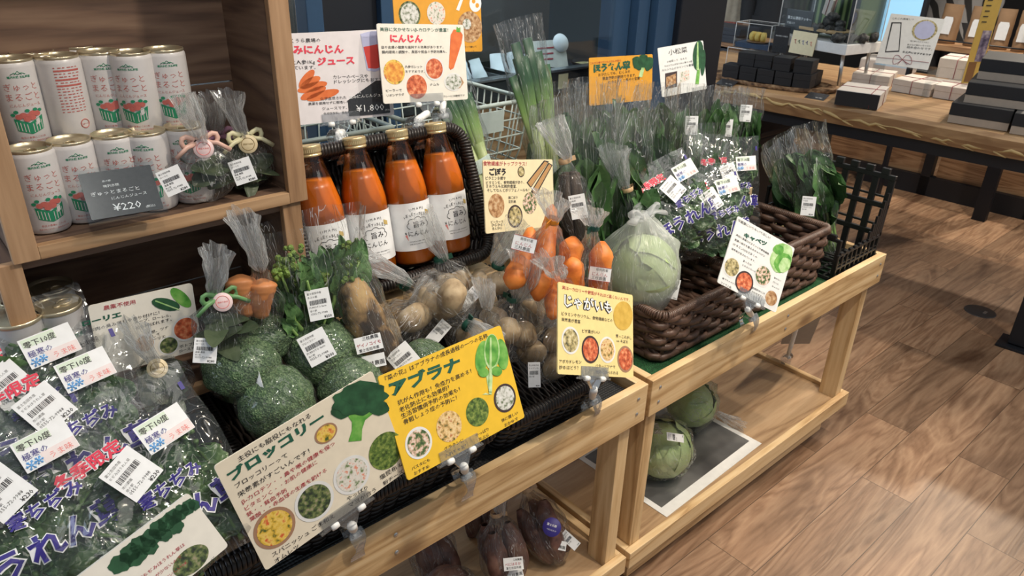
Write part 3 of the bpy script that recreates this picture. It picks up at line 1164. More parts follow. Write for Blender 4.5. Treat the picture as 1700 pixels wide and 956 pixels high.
LM = {
    'spin': label_mesh('price_label', .062, .070, ['富士吉田市産', 'ちぢみほうれん草', '市川農園', '旅の駅', '0555-72-9988'], '¥230'),
    'broc': label_mesh('price_label', .040, .046, ['富士吉田市産', 'ブロッコリー', 'FUMOTO farm', '旅の駅', '0555-72-9988'], '¥300'),
    'nabana': label_mesh('price_label', .034, .045, ['富士吉田市産', 'あぶら菜', 'FUMOTO farm', '旅の駅', '0555-72-9988'], '¥250'),
    'bay': label_mesh('price_label', .029, .033, ['富士吉田市産', 'ローリエ', '渡邊 農園', '旅の駅', '0555-72-9988'], '¥280'),
    'pot': label_mesh('price_label', .022, .045, ['富士吉田市産', 'じゃがいも', '旅の駅'], '¥280'),
    'green': label_mesh('price_label', .034, .050, ['富士吉田市産', '小松菜', 'FUMOTO farm', '旅の駅'], '¥200'),
}


def stick(me, p, parent, up=(0, 0, 1), roll=0, nrm=None, name='price_label', off=0.0):
    """a label laid on a surface at p, turned to the shopper"""
    p = Vector(p)
    z = Vector(nrm).normalized() if nrm is not None else (CAM - p).normalized()
    y = Vector(up)
    y = (y - z * y.dot(z)).normalized()
    x = y.cross(z)
    m = frame(p + z * off, x, y, z) @ RZ(roll)
    return inst(name, me, parent, parent.matrix_basis.inverted() @ m)


def ninjin_mesh():
    mb = MB()
    w, h = .040, .026
    mb.box((0, 0, 0), (w, h, .0004), 0)
    mb.box((0, h * .5 - .0004, .0004), (w, .0007, .0003), 1)
    mb.box((0, -h * .5 + .0004, .0004), (w, .0007, .0003), 1)
    put_text(mb, '南牧村産', (-w * .2, h * .22), (w * .35, h * .22), 2, 0, .0004)
    put_text(mb, 'にんじん', (-w * .36, -h * .14), (w * .36, -h * .14), 1, .0, .0004)
    put_text(mb, '三枝農園', (-w * .36, -h * .40), (w * .3, -h * .40), 2, 0, .0004)
    return mb.mesh('name_label', [M_['paper'], M_['inkred'], M_['ink']])


LM['ninjin'] = ninjin_mesh()


def tied_bag(name, label, cat, c, r, ax, tail, seed, fill, tape=None, group=None, mat=None, base=None, wr=.006):
    """gathered clear bag: body round c (radii r), neck along ax, flared tail"""
    c = Vector(c)
    ax = Vector(ax).normalized()
    rx, ry, rz = r
    t = thing(name, label, cat, T(c - Vector((0, 0, rz)) if base is None else Vector(base)), group)
    fill(t, c, r, ax)
    secs = []
    for k in range(15):
        s_ = -1 + 2.25 * k / 14
        if s_ < .55:
            q = math.sqrt(max(.02, 1 - s_ * s_))
        else:
            q = math.sqrt(1 - .55 ** 2) * (1 - (s_ - .55) / .70) ** 1.15 + .13
        pl = .02 + max(0, s_) * .10
        secs.append((c + ax * rz * s_, max(.011, rx * q), max(.010, ry * q), pl))
    mb = MB()
    mb.loft(secs, 32, 0, None, wr, 24, seed, np_=8)
    PB(mb, 'bag', mat or M_['film'], t)
    nk = c + ax * rz * 1.25
    mb = MB()
    sd = Vector((ax.z, .35, -ax.x)).normalized()
    secs = []
    for k in range(8):
        f = k / 7
        p = nk + ax * tail * 1.2 * f + sd * .012 * math.sin(seed + f * 2)
        w_ = .010 + .030 * f ** .8 * (tail / .08)
        secs.append((p, w_, w_ * .45, .28))
    mb.loft(secs, 36, 0, None, .004, 50, seed + 2, np_=7, cap=False)
    tl_ = PB(mb, 'bag_tail', M_['filmtail'], t)
    if tape is not None:
        y = ax.orthogonal().normalized()
        x = y.cross(ax)
        mb = MB()
        mb.lathe([(.0125, -.005), (.0135, -.003), (.0135, .003), (.0125, .005)], 14, 0, frame(nk, x, y, ax))
        mb.box((.017, 0, 0), (.014, .0016, .010), 0, frame(nk, x, y, ax) @ RZ(40 + seed * 30))
        mb.build('tape', tape, tl_)
    return t


POTM = []
for k in range(4):
    POTM.append(MB().ball((0, 0, 0), (.036, .030, .027), 20, 0, None, .22, 1.2, k * 7.3).mesh('potato', [M_['potato']]))
SWM = []
for k in range(3):
    mb = MB()
    secs = []
    for i in range(13):
        f = i / 12
        q = math.sin(PI * min(1, max(0, .04 + .92 * f))) ** .6
        secs.append(((.010 * math.sin(f * 3 + k), .006 * math.sin(f * 4 + k * 2), -.085 + .17 * f), .031 * q, .029 * q))
    mb.loft(secs, 18, 0, None, .004, 30, k * 3.1)
    SWM.append(mb.mesh('sweet_potato', [M_['sweet']]))


def carrot_mesh(L, r, seed, mat):
    mb = MB()
    secs = []
    n = 18
    for i in range(n + 1):
        f = i / n
        q = (math.sin(min(1, f * 5 + .12) * R90)) * (1 - .62 * f ** 1.4) * (1 if f < .93 else math.sqrt(max(.03, 1 - ((f - .93) / .07) ** 2)))
        rr = r * q * (1 + .03 * math.sin(i * 2.3 + seed))
        secs.append(((.004 * math.sin(f * 3 + seed), .004 * math.cos(f * 2.2 + seed), -L * f), rr, rr))
    mb.loft(secs, 20, 0, None, .0012, 60, seed)
    return mb.mesh('carrot', [mat])


def put_carrot(me, top, bottom, parent, Lref, seed=0):
    top, bottom = Vector(top), Vector(bottom)
    z = (top - bottom)
    k = z.length / Lref
    z.normalize()
    y = z.orthogonal().normalized()
    x = y.cross(z)
    m = frame(top, x, y, z) @ RZ(seed * 50) @ Matrix.Diagonal((1, 1, k, 1))
    return inst('carrot', me, parent, parent.matrix_basis.inverted() @ m)


def leaf(mb, base, d, up, L, Wd, curl=.3, crink=.0, seed=0.0, mi=0, stem=0.0, smi=1, nu=6, nv=9, fold=.25, sr=.004):
    """leaf from base along d; face towards up"""
    d = Vector(d).normalized()
    up = Vector(up)
    n = (up - d * up.dot(d))
    n = n.normalized() if n.length > 1e-4 else d.orthogonal().normalized()
    s_ = d.cross(n)
    base = Vector(base)
    if stem:
        pts = [base + d * stem * q / 4 + n * .004 * math.sin(q * .8 + seed) for q in range(5)] + [base + d * (stem + L * .35)]
        mb.tube(pts, [sr * (1 - .1 * q) for q in range(6)], 6, smi)
    b2 = base + d * stem * .96

    def fn(u, v):
        w = Wd * max(.02, math.sin(PI * (v ** .8) * .96 + .06)) ** .62 * (1 - .15 * v)
        x = (u - .5) * 2
        p = b2 + d * L * v * (1 - .12 * abs(curl) * v) + s_ * w * x * .5
        p = p + n * (-curl * L * v * v * .5 + fold * w * abs(x) * .5)
        if crink:
            p = p + n * crink * (nz((u * 2, v * 3, seed), 2.2, seed) + .6 * nz((u * 2, v * 3, seed), 5, seed + 2))
        return p
    mb.grid(fn, nu, nv, mi)


M_['seal_gold'] = plain('mustard_seal', (.55, .40, .14), .4)


# ------------------------------------------------------------------ juice bottles
def bottle(loc, tilt, rz, label):
    t = thing('juice_bottle', label, 'bottle', T(loc) @ RY(-tilt), 'orange carrot juice bottles in the upright basket')
    outer = [(0.0, .004), (.030, .002), (.039, .003), (.0415, .010), (.0415, .135), (.0412, .145), (.0385, .162), (.0335, .182), (.0275, .203), (.0222, .222), (.0195, .234), (.0190, .240)]
    MB().lathe(outer, 40).build('glass', M_['glass'], t)
    r = .0400
    ju = [(0.0, .006), (.030, .005), (.0385, .008), (r, .013), (r, .135), (.0397, .145), (.0370, .162), (.0320, .182), (.0282, .196), (0, .1965)]
    MB().lathe(ju, 40).build('juice', M_['juice'], t)
    cap = [(.0195, .236), (.0200, .2365), (.0205, .239), (.0198, .2395), (.0198, .242), (.0206, .2425), (.0206, .2435)]
    mb = MB().lathe(cap, 40)
    pr = []
    for z in (.2435, .249):
        pr.append(z)
    mb.grid(lambda u, v: ((.0203 + .0004 * math.sin(u * 2 * PI * 40)) * math.cos(u * 2 * PI), (.0203 + .0004 * math.sin(u * 2 * PI * 40)) * math.sin(u * 2 * PI), .2435 + .0055 * v), 160, 1, 0, True)
    mb.lathe([(.0205, .249), (.0207, .2505), (.0207, .253), (.0200, .2545), (.0192, .2548), (.0186, .2538), (0, .2538)], 40)
    mb.build('cap', M_['gold'], t)
    R = .0419
    mb = MB()
    z0, z1 = .034, .124
    a0, a1 = math.radians(-100 + rz), math.radians(100 + rz)
    mb.grid(lambda u, v: (R * math.cos(a0 + (a1 - a0) * u), R * math.sin(a0 + (a1 - a0) * u), z0 + (z1 - z0) * v), 40, 1, 0)
    pl_ = mb.build('paper_label', M_['paper'], t)
    mb = MB()
    off = math.radians(rz) * R

    def tx(s_, a, b, z, mi, bold=.0, hs=1, zb=None):
        put_text(mb, s_, (a + off, z), (b + off, zb if zb is not None else z), mi, bold, .0003, 1, hs, wrap=R)
    for k, ch in enumerate('UMAMI'):
        x = -.014 + .0068 * k
        tx(ch, x, x + (.0042 if ch != 'I' else .0008), .1095 + .004 * math.cos((k - 2) * .5) - .003, 0)
    for k, ch in enumerate('VEGETABLES'):
        x = -.026 + .0050 * k
        q = (k - 4.5) / 5
        tx(ch, x, x + .0034, .1005 - .006 * q * q, 0)
    tx('旨み', -.009, .014, .0785, 0, .01)
    tx('にんじん', -.021, .021, .0625, 0, .01)
    tx('化学合成された農薬・肥料を使用せずに', -.021, .023, .0505, 0)
    tx('大事に育てた人参で作ったジュースです', -.021, .023, .0455, 0)
    # cloud outline round the name
    def wrap(a, b, dr=.0004):
        return ((R + dr) * math.cos((a + off) / R), (R + dr) * math.sin((a + off) / R), b)
    pts = []
    for k in range(5):
        ca = math.radians(190 - 50 * k)
        cx, cz = .0155 * math.cos(ca), .083 + .009 * math.sin(ca)
        for q in range(7):
            an = ca + math.radians(70 - 140 * q / 6)
            pts.append(wrap(cx + .0065 * math.cos(an), cz + .0055 * math.sin(an)))
    mb.tube(pts, .00045, 5, 0)
    # carrot drawing
    mb.add([wrap(-.0275, .064), wrap(-.0235, .0655), wrap(-.022, .0535)], [(0, 1, 2)], 1, False)
    for q in (-1, 0, 1):
        mb.add([wrap(-.0262, .0655), wrap(-.0248, .0655), wrap(-.026 + q * .002, .0715)], [(0, 1, 2)], 0, False)
    mb.build('printed_lettering', [M_['ink'], M_['inkpink']], pl_)
    mb = MB()
    for q in range(5):
        f, g = q / 5, (q + 1) / 5
        a, b_ = .019 + .0095 * f, .019 + .0095 * g
        mb.add([wrap(a, .108 - .004 * f, .0006), wrap(b_, .108 - .004 * g, .0006), wrap(b_, .0995 - .003 * g, .0006), wrap(a, .0995 - .003 * f, .0006)], [(0, 3, 2, 1)], 0, False)
    mb.build('gold_seal', M_['seal_gold'], pl_)
    return t


for (y, rz, lb) in ((-.522, 0, 'juice bottle leftmost of the four, beside the wooden crate'), (-.434, 2, 'second juice bottle from the crate, in front of the clip on the basket rim'),
                    (-.345, 4, 'third juice bottle from the wooden crate'), (-.258, 10, 'juice bottle rightmost of the four, near the burdock card')):
    bottle((-.340, y, .893), 11, rz - 14, lb)


# ------------------------------------------------------------------ cans of carrot juice
def can_proto(label, M, group):
    t = thing('juice_can', label, 'can', M, group)
    r = .0265
    MB().lathe([(0, .004), (.022, .004), (.0235, .001), (.0245, .0025), (r, .009), (r, .096), (.0262, .0985), (.0246, .1015)], 36).build('can_body', M_['canwhite'], t)
    cb_ = t.children[0]
    mb = MB().lathe([(.0246, .1010), (.0252, .1035), (.0250, .1048), (.0243, .1050), (.0236, .1040), (.0228, .1000), (0, .1000)], 36)
    mb.tube([(.006 + .008 * math.cos(a), .007 * math.sin(a), .1012) for a in [q * PI / 6 for q in range(12)]], .0012, 5, 0, True)
    mb.build('lid', M_['canlid'], t)
    R = r
    mb = MB()

    def tx(s_, a, b, z, mi, bold=0):
        put_text(mb, s_, (a, z), (b, z), mi, bold, .00025, 1, wrap=R)

    def wr(a, b, dr=.0003):
        return ((R + dr) * math.cos(a / R), (R + dr) * math.sin(a / R), b)

    def rect(a, b, c, d, mi, dr=.0003):
        n = 5
        for k in range(n):
            p, q = a + (b - a) * k / n, a + (b - a) * (k + 1) / n
            mb.add([wr(p, c, dr), wr(q, c, dr), wr(q, d, dr), wr(p, d, dr)], [(0, 1, 2, 3)], mi, False)
    for a, b, c in ((-.004, 0, .004), (-.008, -.004, 0), (0, .004, .008)):
        mb.tube([wr(a, .0885), wr(b, .0925 if b == 0 else .0905), wr(c, .0885)], .0004, 4, 1)
    tx('鳴沢氷穂 五感卸営', -.012, .013, .0845, 1, .02)
    tx('ぎゅっと', -.0185, .0185, .070, 0, -.005)
    tx('まるごと', -.0185, .0195, .058, 0, -.005)
    tx('にんじんジュース', -.0165, .0175, .0505, 0)
    # the green crate with carrots
    def quadw(P, mi, dr=.0003):
        if len(P) == 4 and max(p[0] for p in P) - min(p[0] for p in P) > .006:
            A, B, C_, D_ = P
            for q in range(6):
                f, g = q / 6, (q + 1) / 6
                L2 = lambda p, r, t: (p[0] + (r[0] - p[0]) * t, p[1] + (r[1] - p[1]) * t)
                mb.add([wr(*L2(A, D_, f), dr), wr(*L2(B, C_, f), dr), wr(*L2(B, C_, g), dr), wr(*L2(A, D_, g), dr)], [(0, 1, 2, 3)], mi, False)
            return
        mb.add([wr(a, b, dr) for a, b in P], [tuple(range(len(P)))], mi, False)
    quadw([(-.0165, .0365), (-.0145, .0215), (0, .0165), (0, .0305)], 1)
    quadw([(0, .0305), (0, .0165), (.0145, .0215), (.0165, .0385)], 1)
    for k in range(4):
        a = -.014 + .0034 * k
        quadw([(a, .033 - .0012 * k), (a + .0004, .0225 - .0011 * k), (a + .0012, .0222 - .0011 * k), (a + .0008, .0327 - .0012 * k)], 2, .0006)
        a = .0025 + .0034 * k
        quadw([(a, .0292 + .0012 * k), (a, .0185 + .0011 * k), (a + .0008, .0188 + .0011 * k), (a + .0008, .0295 + .0012 * k)], 2, .0006)
    quadw([(.007, .0335), (.007, .027), (.0115, .0295), (.0115, .036)], 2, .0007)
    for k, (a, b, rr) in enumerate(((-.010, .0385, .004), (-.005, .0400, .0045), (.000, .0385, .0048), (.005, .0415, .0045), (.010, .0410, .004), (-.002, .0355, .004), (.004, .0370, .004))):
        quadw([(a + rr * math.cos(q * PI / 5), b + rr * .8 * math.sin(q * PI / 5)) for q in range(10)], 0, .0008 + .00005 * k)
    for a, b in ((-.016, .041), (-.012, .0445), (.009, .046), (.0145, .0445), (0, .0455)):
        quadw([(a + .0028 * math.cos(q * PI / 4), b + .002 * math.sin(q * PI / 4)) for q in range(8)], 1, .0007)
    tx('毎日の食事にこれ1本', -.0135, .0145, .0115, 0)
    tx('健康が気になる方へ【機能性表示食品】', -.017, .019, .0075, 0)
    mb.build('printed_label', [M_['canred'], M_['cangreen'], M_['canwhite']], cb_)
    mb = MB()
    for k in range(16):
        z = .092 - .0036 * k
        a = .046
        ww = .030 if k % 4 else .027
        if k in (1, 4, 6):
            rect(a, a + ww, z - .0006, z + .0016, 0)
        else:
            for q in range(6):
                rect(a + q * .0051, a + q * .0051 + .0042 * (.5 + .5 * ((k * 7 + q * 3) % 5) / 4), z, z + .0011, 0)
    mb.tube([wr(.069 + .0055 * math.cos(q * PI / 10), .022 + .0055 * math.sin(q * PI / 10)) for q in range(20)], .0006, 4, 0, True)
    put_text(mb, 'スチール', (.0645, .0208), (.0735, .0208), 0, .02, .0004, 1, wrap=R)
    mb.build('printed_back', [M_['canred']], cb_)
    return t


cans = [
    # px, py of the lid centre, layer z, turn, label
    (47, 243, 0, 4, 'juice can bottom row, nearest the left edge of the crate'),
    (113, 230, 0, -2, 'juice can in the bottom row standing behind the dark ¥220 card'),
    (185, 220, 0, -8, 'juice can bottom row, third from the left, with the rack just above it'),
    (238, 207, 2, -30, 'juice can bottom row, half hidden behind the bay leaf bag'),
    (302, 195, 2, -30, 'juice can bottom row, rightmost, behind the bag with the peach ribbon'),
    (14, 95, 1, 2, 'juice can top row, cut by the left edge of the photo'),
    (52, 84, 1, -40, 'juice can top row at the back, between leftmost can and the turned can'),
    (92, 90, 1, -125, 'juice can top row turned to show its printed back with the steel mark'),
    (163, 83, 1, -8, 'juice can top row, large front can in the middle'),
    (214, 84, 1, -30, 'juice can top row, partly hidden behind the middle front can'),
    (271, 83, 3, -14, 'juice can top row, rightmost, with its label turned to the shopper'),
    (127, 74, 1, -30, 'juice can top row at the back, only its lid edge seen'),
]
cp = None
for px, py, lay, rz, lb in cans:
    zb = 1.1325 if lay in (0, 2) else 1.2255
    p = at(px, py, Z=zb + .105) if lay < 2 else at(px, py, X=-.268 if lay == 2 else -.312)
    m = T(p.x, p.y, zb) @ RZ(rz)
    if cp is None:
        cp = can_proto(lb, m, 'carrot juice cans in the upper crate')
    else:
        dup(cp, m, lb)
t = thing('can_rack', 'smoky clear acrylic rack between the two layers of juice cans', 'rack', T(0, 0, 0))
MB().box((-.338, -.845, 1.2235), (.078, .245, .0025), 0, bev=.0008).build('top_sheet', M_['tint'], t)
MB().box((-.338, -.7235, 1.1775), (.078, .0025, .088), 0, bev=.0008).build('side_sheet', M_['tint'], t)
MB().box((-.338, -.9665, 1.1775), (.078, .0025, .088), 0, bev=.0008).build('side_sheet', M_['tint'], t)

# short tins in the lower crate
tp = None
for lay in (0, 1):
    for k, (px, py, lb) in enumerate(((8, 492, 'short white tin at the left edge, back one'), (80, 472, 'short white tin at the back, second from the left edge'),
                                      (25, 522, 'short white tin at the left edge, front one'), (92, 502, 'short white tin in front, open ring-pull lid, by the bay leaf card'))):
        p = at(px, py, Z=1.046)
        m = T(p.x, p.y, .8712 + lay * .0875) @ RZ(k * 40)
        if tp is None:
            tp = thing('tin_can', 'short white tin in the bottom layer under the others', 'can', m, 'short tins in the lower crate')
            MB().lathe([(0, .002), (.027, .001), (.0285, .002), (.028, .005), (.028, .079), (.029, .081)], 36).build('can_body', M_['canwhite'], tp)
            mb = MB().lathe([(.0288, .080), (.0295, .083), (.029, .0855), (.028, .0855), (.0272, .0815), (.026, .0805), (.0245, .0815), (0, .0815)], 36)
            mb.tube([(.012 + .009 * math.cos(a), .008 * math.sin(a), .083) for a in [q * PI / 6 for q in range(12)]], .0015, 5, 0, True)
            mb.ball((.0, 0, .0822), (.005, .005, .0018), 10)
            mb.build('lid', M_['canlid'], tp)
            mb = MB()
            for q in range(3):
                put_text(mb, '天然素材', (.028 * (q * 2.1), .045), (.028 * (q * 2.1) + .026, .045), 0, .01, .0003, 1, wrap=.028)
            mb.build('printed_label', [M_['cangreen']], tp)
        else:
            c_ = dup(tp, m, lb if lay else 'short white tin in the bottom layer under the others')

# ------------------------------------------------------------------ broccoli
def broc_head(seed):
    mb = MB()
    rnd = random.Random(seed)
    cs = []
    for k in range(26):
        a = k * 2.39996
        h = 1 - (k + .5) / 26 * 1.05
        q = math.sqrt(max(0, 1 - h * h))
        cs.append(Vector((q * math.cos(a), q * math.sin(a), h)).normalized())

    def fn(u, v):
        a, b = 2 * PI * u, -.55 + (R90 + .55) * v
        d = Vector((math.cos(a) * math.cos(b), math.sin(a) * math.cos(b), math.sin(b)))
        m = max(d.dot(c) for c in cs)
        k = 1 + .20 * (m - .93) / .07 * .35
        k += .020 * nz(d, 22, seed) + .05 * nz(d, 2.0, seed + 4)
        if b < -.1:
            k *= 1 + (b + .1) * .55
        return (.062 * d.x * k, .060 * d.y * k, .050 * d.z * k)
    mb.grid(fn, 96, 56, 0, True)
    return mb.mesh('floret_head', [M_['broc']])


BH = [broc_head(s_) for s_ in (1, 2, 3)]
BS = MB()
BS.loft([((0, 0, -.085), .018, .017), ((0, 0, -.05), .019, .018), ((0, 0, -.03), .027, .025), ((0, 0, -.012), .044, .042)], 18, 0, None, .003, 40, 1)
BSM = BS.mesh('stalk', [M_['brocstem']])


def wrapmesh(seed):
    mb = MB()

    def fn(u, v):
        a, b = 2 * PI * u, PI * (v - .5)
        d = Vector((math.cos(a) * math.cos(b), math.sin(a) * math.cos(b), math.sin(b)))
        k = 1.0 + .035 * nz(d, 2.6, seed) + .018 * abs(nz(d, 6, seed + 1))
        z = d.z * .0545 if d.z > 0 else d.z * .075
        kk = 1 if d.z > 0 else 1 - .25 * (-d.z)
        return (.0665 * d.x * k * kk, .0645 * d.y * k * kk, z * k)
    mb.grid(fn, 36, 22, 0, True)
    return mb.mesh('cling_film', [M_['wrap']])


BW = [wrapmesh(s_) for s_ in (1, 2, 3)]
for k, (px, py, X, wpx, tl, lb) in enumerate((
        (458, 668, -.10, 134, 10, 'wrapped broccoli head in front, right behind the broccoli card'),
        (402, 610, -.150, 128, 0, 'wrapped broccoli head on the left side of the basket'),
        (532, 585, -.150, 132, 12, 'wrapped broccoli head in the middle carrying the ¥300 price label'),
        (431, 556, -.185, 112, 0, 'wrapped broccoli head at the back, below the bagged carrots'),
        (582, 643, -.090, 118, 20, 'wrapped broccoli head right of the front one, below the black-skinned yam'),
        (706, 602, -.105, 84, 20, 'wrapped broccoli head peeping out above the yellow card'),
        (500, 716, -.040, 84, 30, 'wrapped broccoli head lowest, mostly hidden by the broccoli card'))):
    p = at(px, py, X=X)
    D = -(RC @ np.array(p - CAM))[2]
    s_ = wpx * D / FPX / .131
    t = thing('broccoli', lb, 'broccoli', T(p - Vector((0, 0, .07))), 'wrapped broccoli heads in the black basket')
    m = T(0, 0, .07) @ RY(22 + tl) @ RZ(k * 77) @ Matrix.Scale(s_, 4)
    inst('floret_head', BH[k % 3], t, m)
    inst('stalk', BSM, t, m)
    inst('cling_film', BW[k % 3], t, m)
    if k == 2:
        stick(LM['broc'], at(526, 576, X=X), t, roll=22, off=.056)
    if k == 0:
        stick(LM['broc'], at(426, 640, X=X - .01), t, roll=40, nrm=(.3, -.8, .5), off=.012)
    if k == 5:
        stick(LM['broc'], at(672, 598, X=X + .03), t, roll=38, nrm=(.6, -.4, .5), off=.004)


# ------------------------------------------------------------------ flat bags of crinkled winter spinach
def spin_bag(label, c, lean, yaw, roll, seed, w=.25, h=.27, th=.045, group='flat bags of crinkled winter spinach', lab=True, ps=.80):
    """flat pillow bag; local x right, y up the bag, z out towards the shopper"""
    u0 = Vector((-math.sin(math.radians(yaw)), math.cos(math.radians(yaw)), 0))
    n0 = Vector((math.cos(math.radians(yaw)), math.sin(math.radians(yaw)), 0))
    sl, cl = math.sin(math.radians(lean)), math.cos(math.radians(lean))
    v0 = -n0 * sl + Vector((0, 0, cl))
    n1 = n0 * cl + Vector((0, 0, sl))
    m = frame(Vector(c), u0, v0, n1) @ RZ(roll)
    t = thing('spinach_bag', label, 'bag of spinach', m, group)

    def prof(x, y):
        a = max(0.0, 1 - abs(2 * x / w) ** 3.2)
        yy = y / h + .5
        b = math.sin(PI * min(1, max(0, yy)) ** .62) ** .7 if 0 < yy < 1 else 0
        b = b * (1 if yy < .5 else 1 - .45 * (yy - .5) * 2)
        return th * a ** .7 * b

    def front(x, y):
        k = .010 * nz((x, y, 0), 16, seed) + .006 * abs(nz((x, y, 0), 36, seed + 3))
        return prof(x, y) + k * (.35 + prof(x, y) / th)

    def edge(x, y):
        return (x + .006 * nz((0, y, 0), 18, seed), y + .010 * nz((x, 0, 0), 14, seed + 7))
    mb = MB()
    mb.grid(lambda a, b: (*edge((a - .5) * w, (b - .5) * h), front((a - .5) * w, (b - .5) * h)), 34, 34)
    mb.grid(lambda a, b: (*edge((.5 - a) * w, (b - .5) * h), -.35 * prof((.5 - a) * w, (b - .5) * h) - .002), 20, 20)
    bg_ = mb.build('bag', M_['filmflat'], t)
    # spinach rosettes
    rnd = random.Random(seed)
    mb = MB()
    k = 0
    for tr_ in range(900):
        if k >= 64:
            break
        x = rnd.uniform(-.40, .40) * w
        y = rnd.uniform(-.44, .26) * h
        a = rnd.uniform(-PI, PI)
        if abs(x + math.sin(a) * .075) > w * .44 or not -h * .45 < y - .02 + math.cos(a) * .075 < h * .36:
            continue
        k += 1
        z = prof(x, y) * rnd.uniform(.05, .62)
        d = Vector((math.sin(a), math.cos(a), rnd.uniform(-.15, .25)))
        leaf(mb, (x, y - .02, z * .8), d, (rnd.uniform(-.3, .3), -.1, 1), rnd.uniform(.045, .068), rnd.uniform(.040, .060), rnd.uniform(.1, .8), .014, seed + k, 0, .008, 1, 8, 9, .10)
    mb.build('spinach_leaves', [M_['spinach'], M_['spinstem']], t)
    # printing on the bag
    mb = MB()
    zf = lambda a, b: front(a, b)

    def both(s_, A, B, mi, b1, b2, z=.0012):
        put_text(mb, s_, A, B, 3, b2, z, 1, zf=zf)
        put_text(mb, s_, A, B, mi, b1, z + .0008, 1, zf=zf)
    q_ = ps
    def flush(nm):
        nonlocal mb
        mb.build(nm, [M_['inkbright'], M_['inknavy'], M_['ink'], M_['inkwhite']], bg_)
        mb = MB()
    both('冬季限定', (-.092 * q_, .055 * q_), (.006 * q_, .065 * q_), 0, .03, .075)
    flush('printed_season')
    both('寒ちぢみ', (-.020 * q_, -.032 * q_), (.078 * q_, -.022 * q_), 1, .025, .075)
    flush('printed_kind')
    both('ほうれん草', (-.095 * q_, -.090 * q_), (.115 * q_, -.080 * q_), 1, .03, .07)
    flush('printed_name')
    put_text(mb, '富士北麓', (.060 * ps, .100 * ps), (.100 * ps, .102 * ps), 2, 0, .001, 1, zf=zf)
    flush('printed_region')
    mb.box((w * .44, h * .36, front(w * .44, h * .36) + .0015), (.005, .011, .0006))
    mb.build('seal_mark', M_['inknavy'], bg_)
    # sticker 零下10度
    z = max(front(.062 * ps + dx, .06 * ps + dy) for dx in (-.024, 0, .024) for dy in (-.018, 0, .018)) + .0012
    ms = T(.062 * ps, .060 * ps, z) @ RZ(4)
    mb = MB()
    sw, sh = .072 * ps, .048 * ps
    mb.box((0, 0, 0), (sw, sh, .0004), 0)
    mb.box((sw * .17, -sh * .30, .0003), (sw * .64, sh * .36, .0003), 4)
    mb.box((-sw * .14, sh * .33, .0003), (sw * .64, sh * .28, .0003), 5)
    put_text(mb, '零下10度', (-sw * .44, sh * .18), (sw * .18, sh * .18), 1, .01, .0007)
    put_text(mb, '極寒の', (-sw * .44, -sh * .14), (sw * .02, -sh * .14), 2, .005, .0007)
    put_text(mb, 'うま味', (-sw * .02, -sh * .42), (sw * .40, -sh * .42), 3, .0, .0007)
    for q, (cx, cy, rr) in enumerate(((-.37, -.33, .006), (-.22, -.30, .005))):
        for a in range(3):
            ca, sa = math.cos(a * PI / 3), math.sin(a * PI / 3)
            mb.tube([(cx * sw - rr * ca, cy * sh - rr * sa, .0008), (cx * sw + rr * ca, cy * sh + rr * sa, .0008)], .0006, 4, 6)
            for e in (-1, 1):
                for g in (-1, 1):
                    b_ = a * PI / 3 + g * .8
                    mb.tube([(cx * sw + e * rr * .55 * ca, cy * sh + e * rr * .55 * sa, .0008), (cx * sw + e * (rr * .55 * ca + rr * .35 * math.cos(b_)), cy * sh + e * (rr * .55 * sa + rr * .35 * math.sin(b_)), .0008)], .0004, 4, 6)
    mb.build('sticker', [M_['paper'], M_['ink'], M_['inknavy'], M_['inkpink'], plain('sticker_pink_%d' % (seed * 10), (.80, .68, .66), .5) if False else M_['st_pink'], M_['st_yellow'], M_['inksky']], t, ms)
    if lab:
        z = max(front(dx, .014 + dy) for dx in (-.02, 0, .02) for dy in (-.025, 0, .025)) + .0015
        inst('price_label', LM['spin'], t, T(-.008 * ps, .024 * ps, z) @ RZ(22) @ Matrix.Scale(.72 * ps / .8, 4))
    return t


M_['st_pink'] = plain('sticker_pink', (.80, .70, .69), .5)
M_['st_yellow'] = plain('sticker_mint', (.66, .76, .62), .5)


def bag_at(label, px, py, X, lean, yaw, roll, seed, lx=.050, ly=.048, **k):
    """the 零下10度 sticker of the bag sits at this point of the place"""
    p = at(px, py, X=X)
    r_ = math.radians(roll)
    u0 = Vector((-math.sin(math.radians(yaw)), math.cos(math.radians(yaw)), 0))
    n0 = Vector((math.cos(math.radians(yaw)), math.sin(math.radians(yaw)), 0))
    v0 = -n0 * math.sin(math.radians(lean)) + Vector((0, 0, math.cos(math.radians(lean))))
    n1 = n0 * math.cos(math.radians(lean)) + Vector((0, 0, math.sin(math.radians(lean))))
    a, b = lx * math.cos(r_) - ly * math.sin(r_), lx * math.sin(r_) + ly * math.cos(r_)
    return spin_bag(label, p - u0 * a - v0 * b - n1 * .030, lean, yaw, roll, seed, **k)


bag_at('winter spinach bag in front on the left, nearest the drawn spinach card', 272, 713, -.055, 44, 0, 9, 3, w=.225, h=.25, th=.042)
bag_at('winter spinach bag second from the front, at the left edge of the photo', 76, 738, -.085, 44, 0, 6, 5, w=.225, h=.25, th=.035)
bag_at('winter spinach bag in the third layer, its sticker below the bay leaf card', 143, 612, -.150, 42, 0, 3, 8, w=.22, h=.24, th=.032)
bag_at('winter spinach bag furthest back on the left, in front of the short tins', 84, 572, -.185, 38, 0, 3, 11, w=.22, h=.24, th=.028)
bag_at('winter spinach bag in the brown basket, in front, behind the cabbage card', 1208, 308, -.175, 30, -30, 8, 14, w=.20, h=.21)
bag_at('winter spinach bag right above the cabbage, its sticker turned askew', 1135, 284, -.23, 35, -30, 22, 17, w=.19, h=.22)
bag_at('winter spinach bag behind the front one, with the violet character at its right', 1236, 272, -.285, 24, -30, -2, 21, w=.22, h=.26)


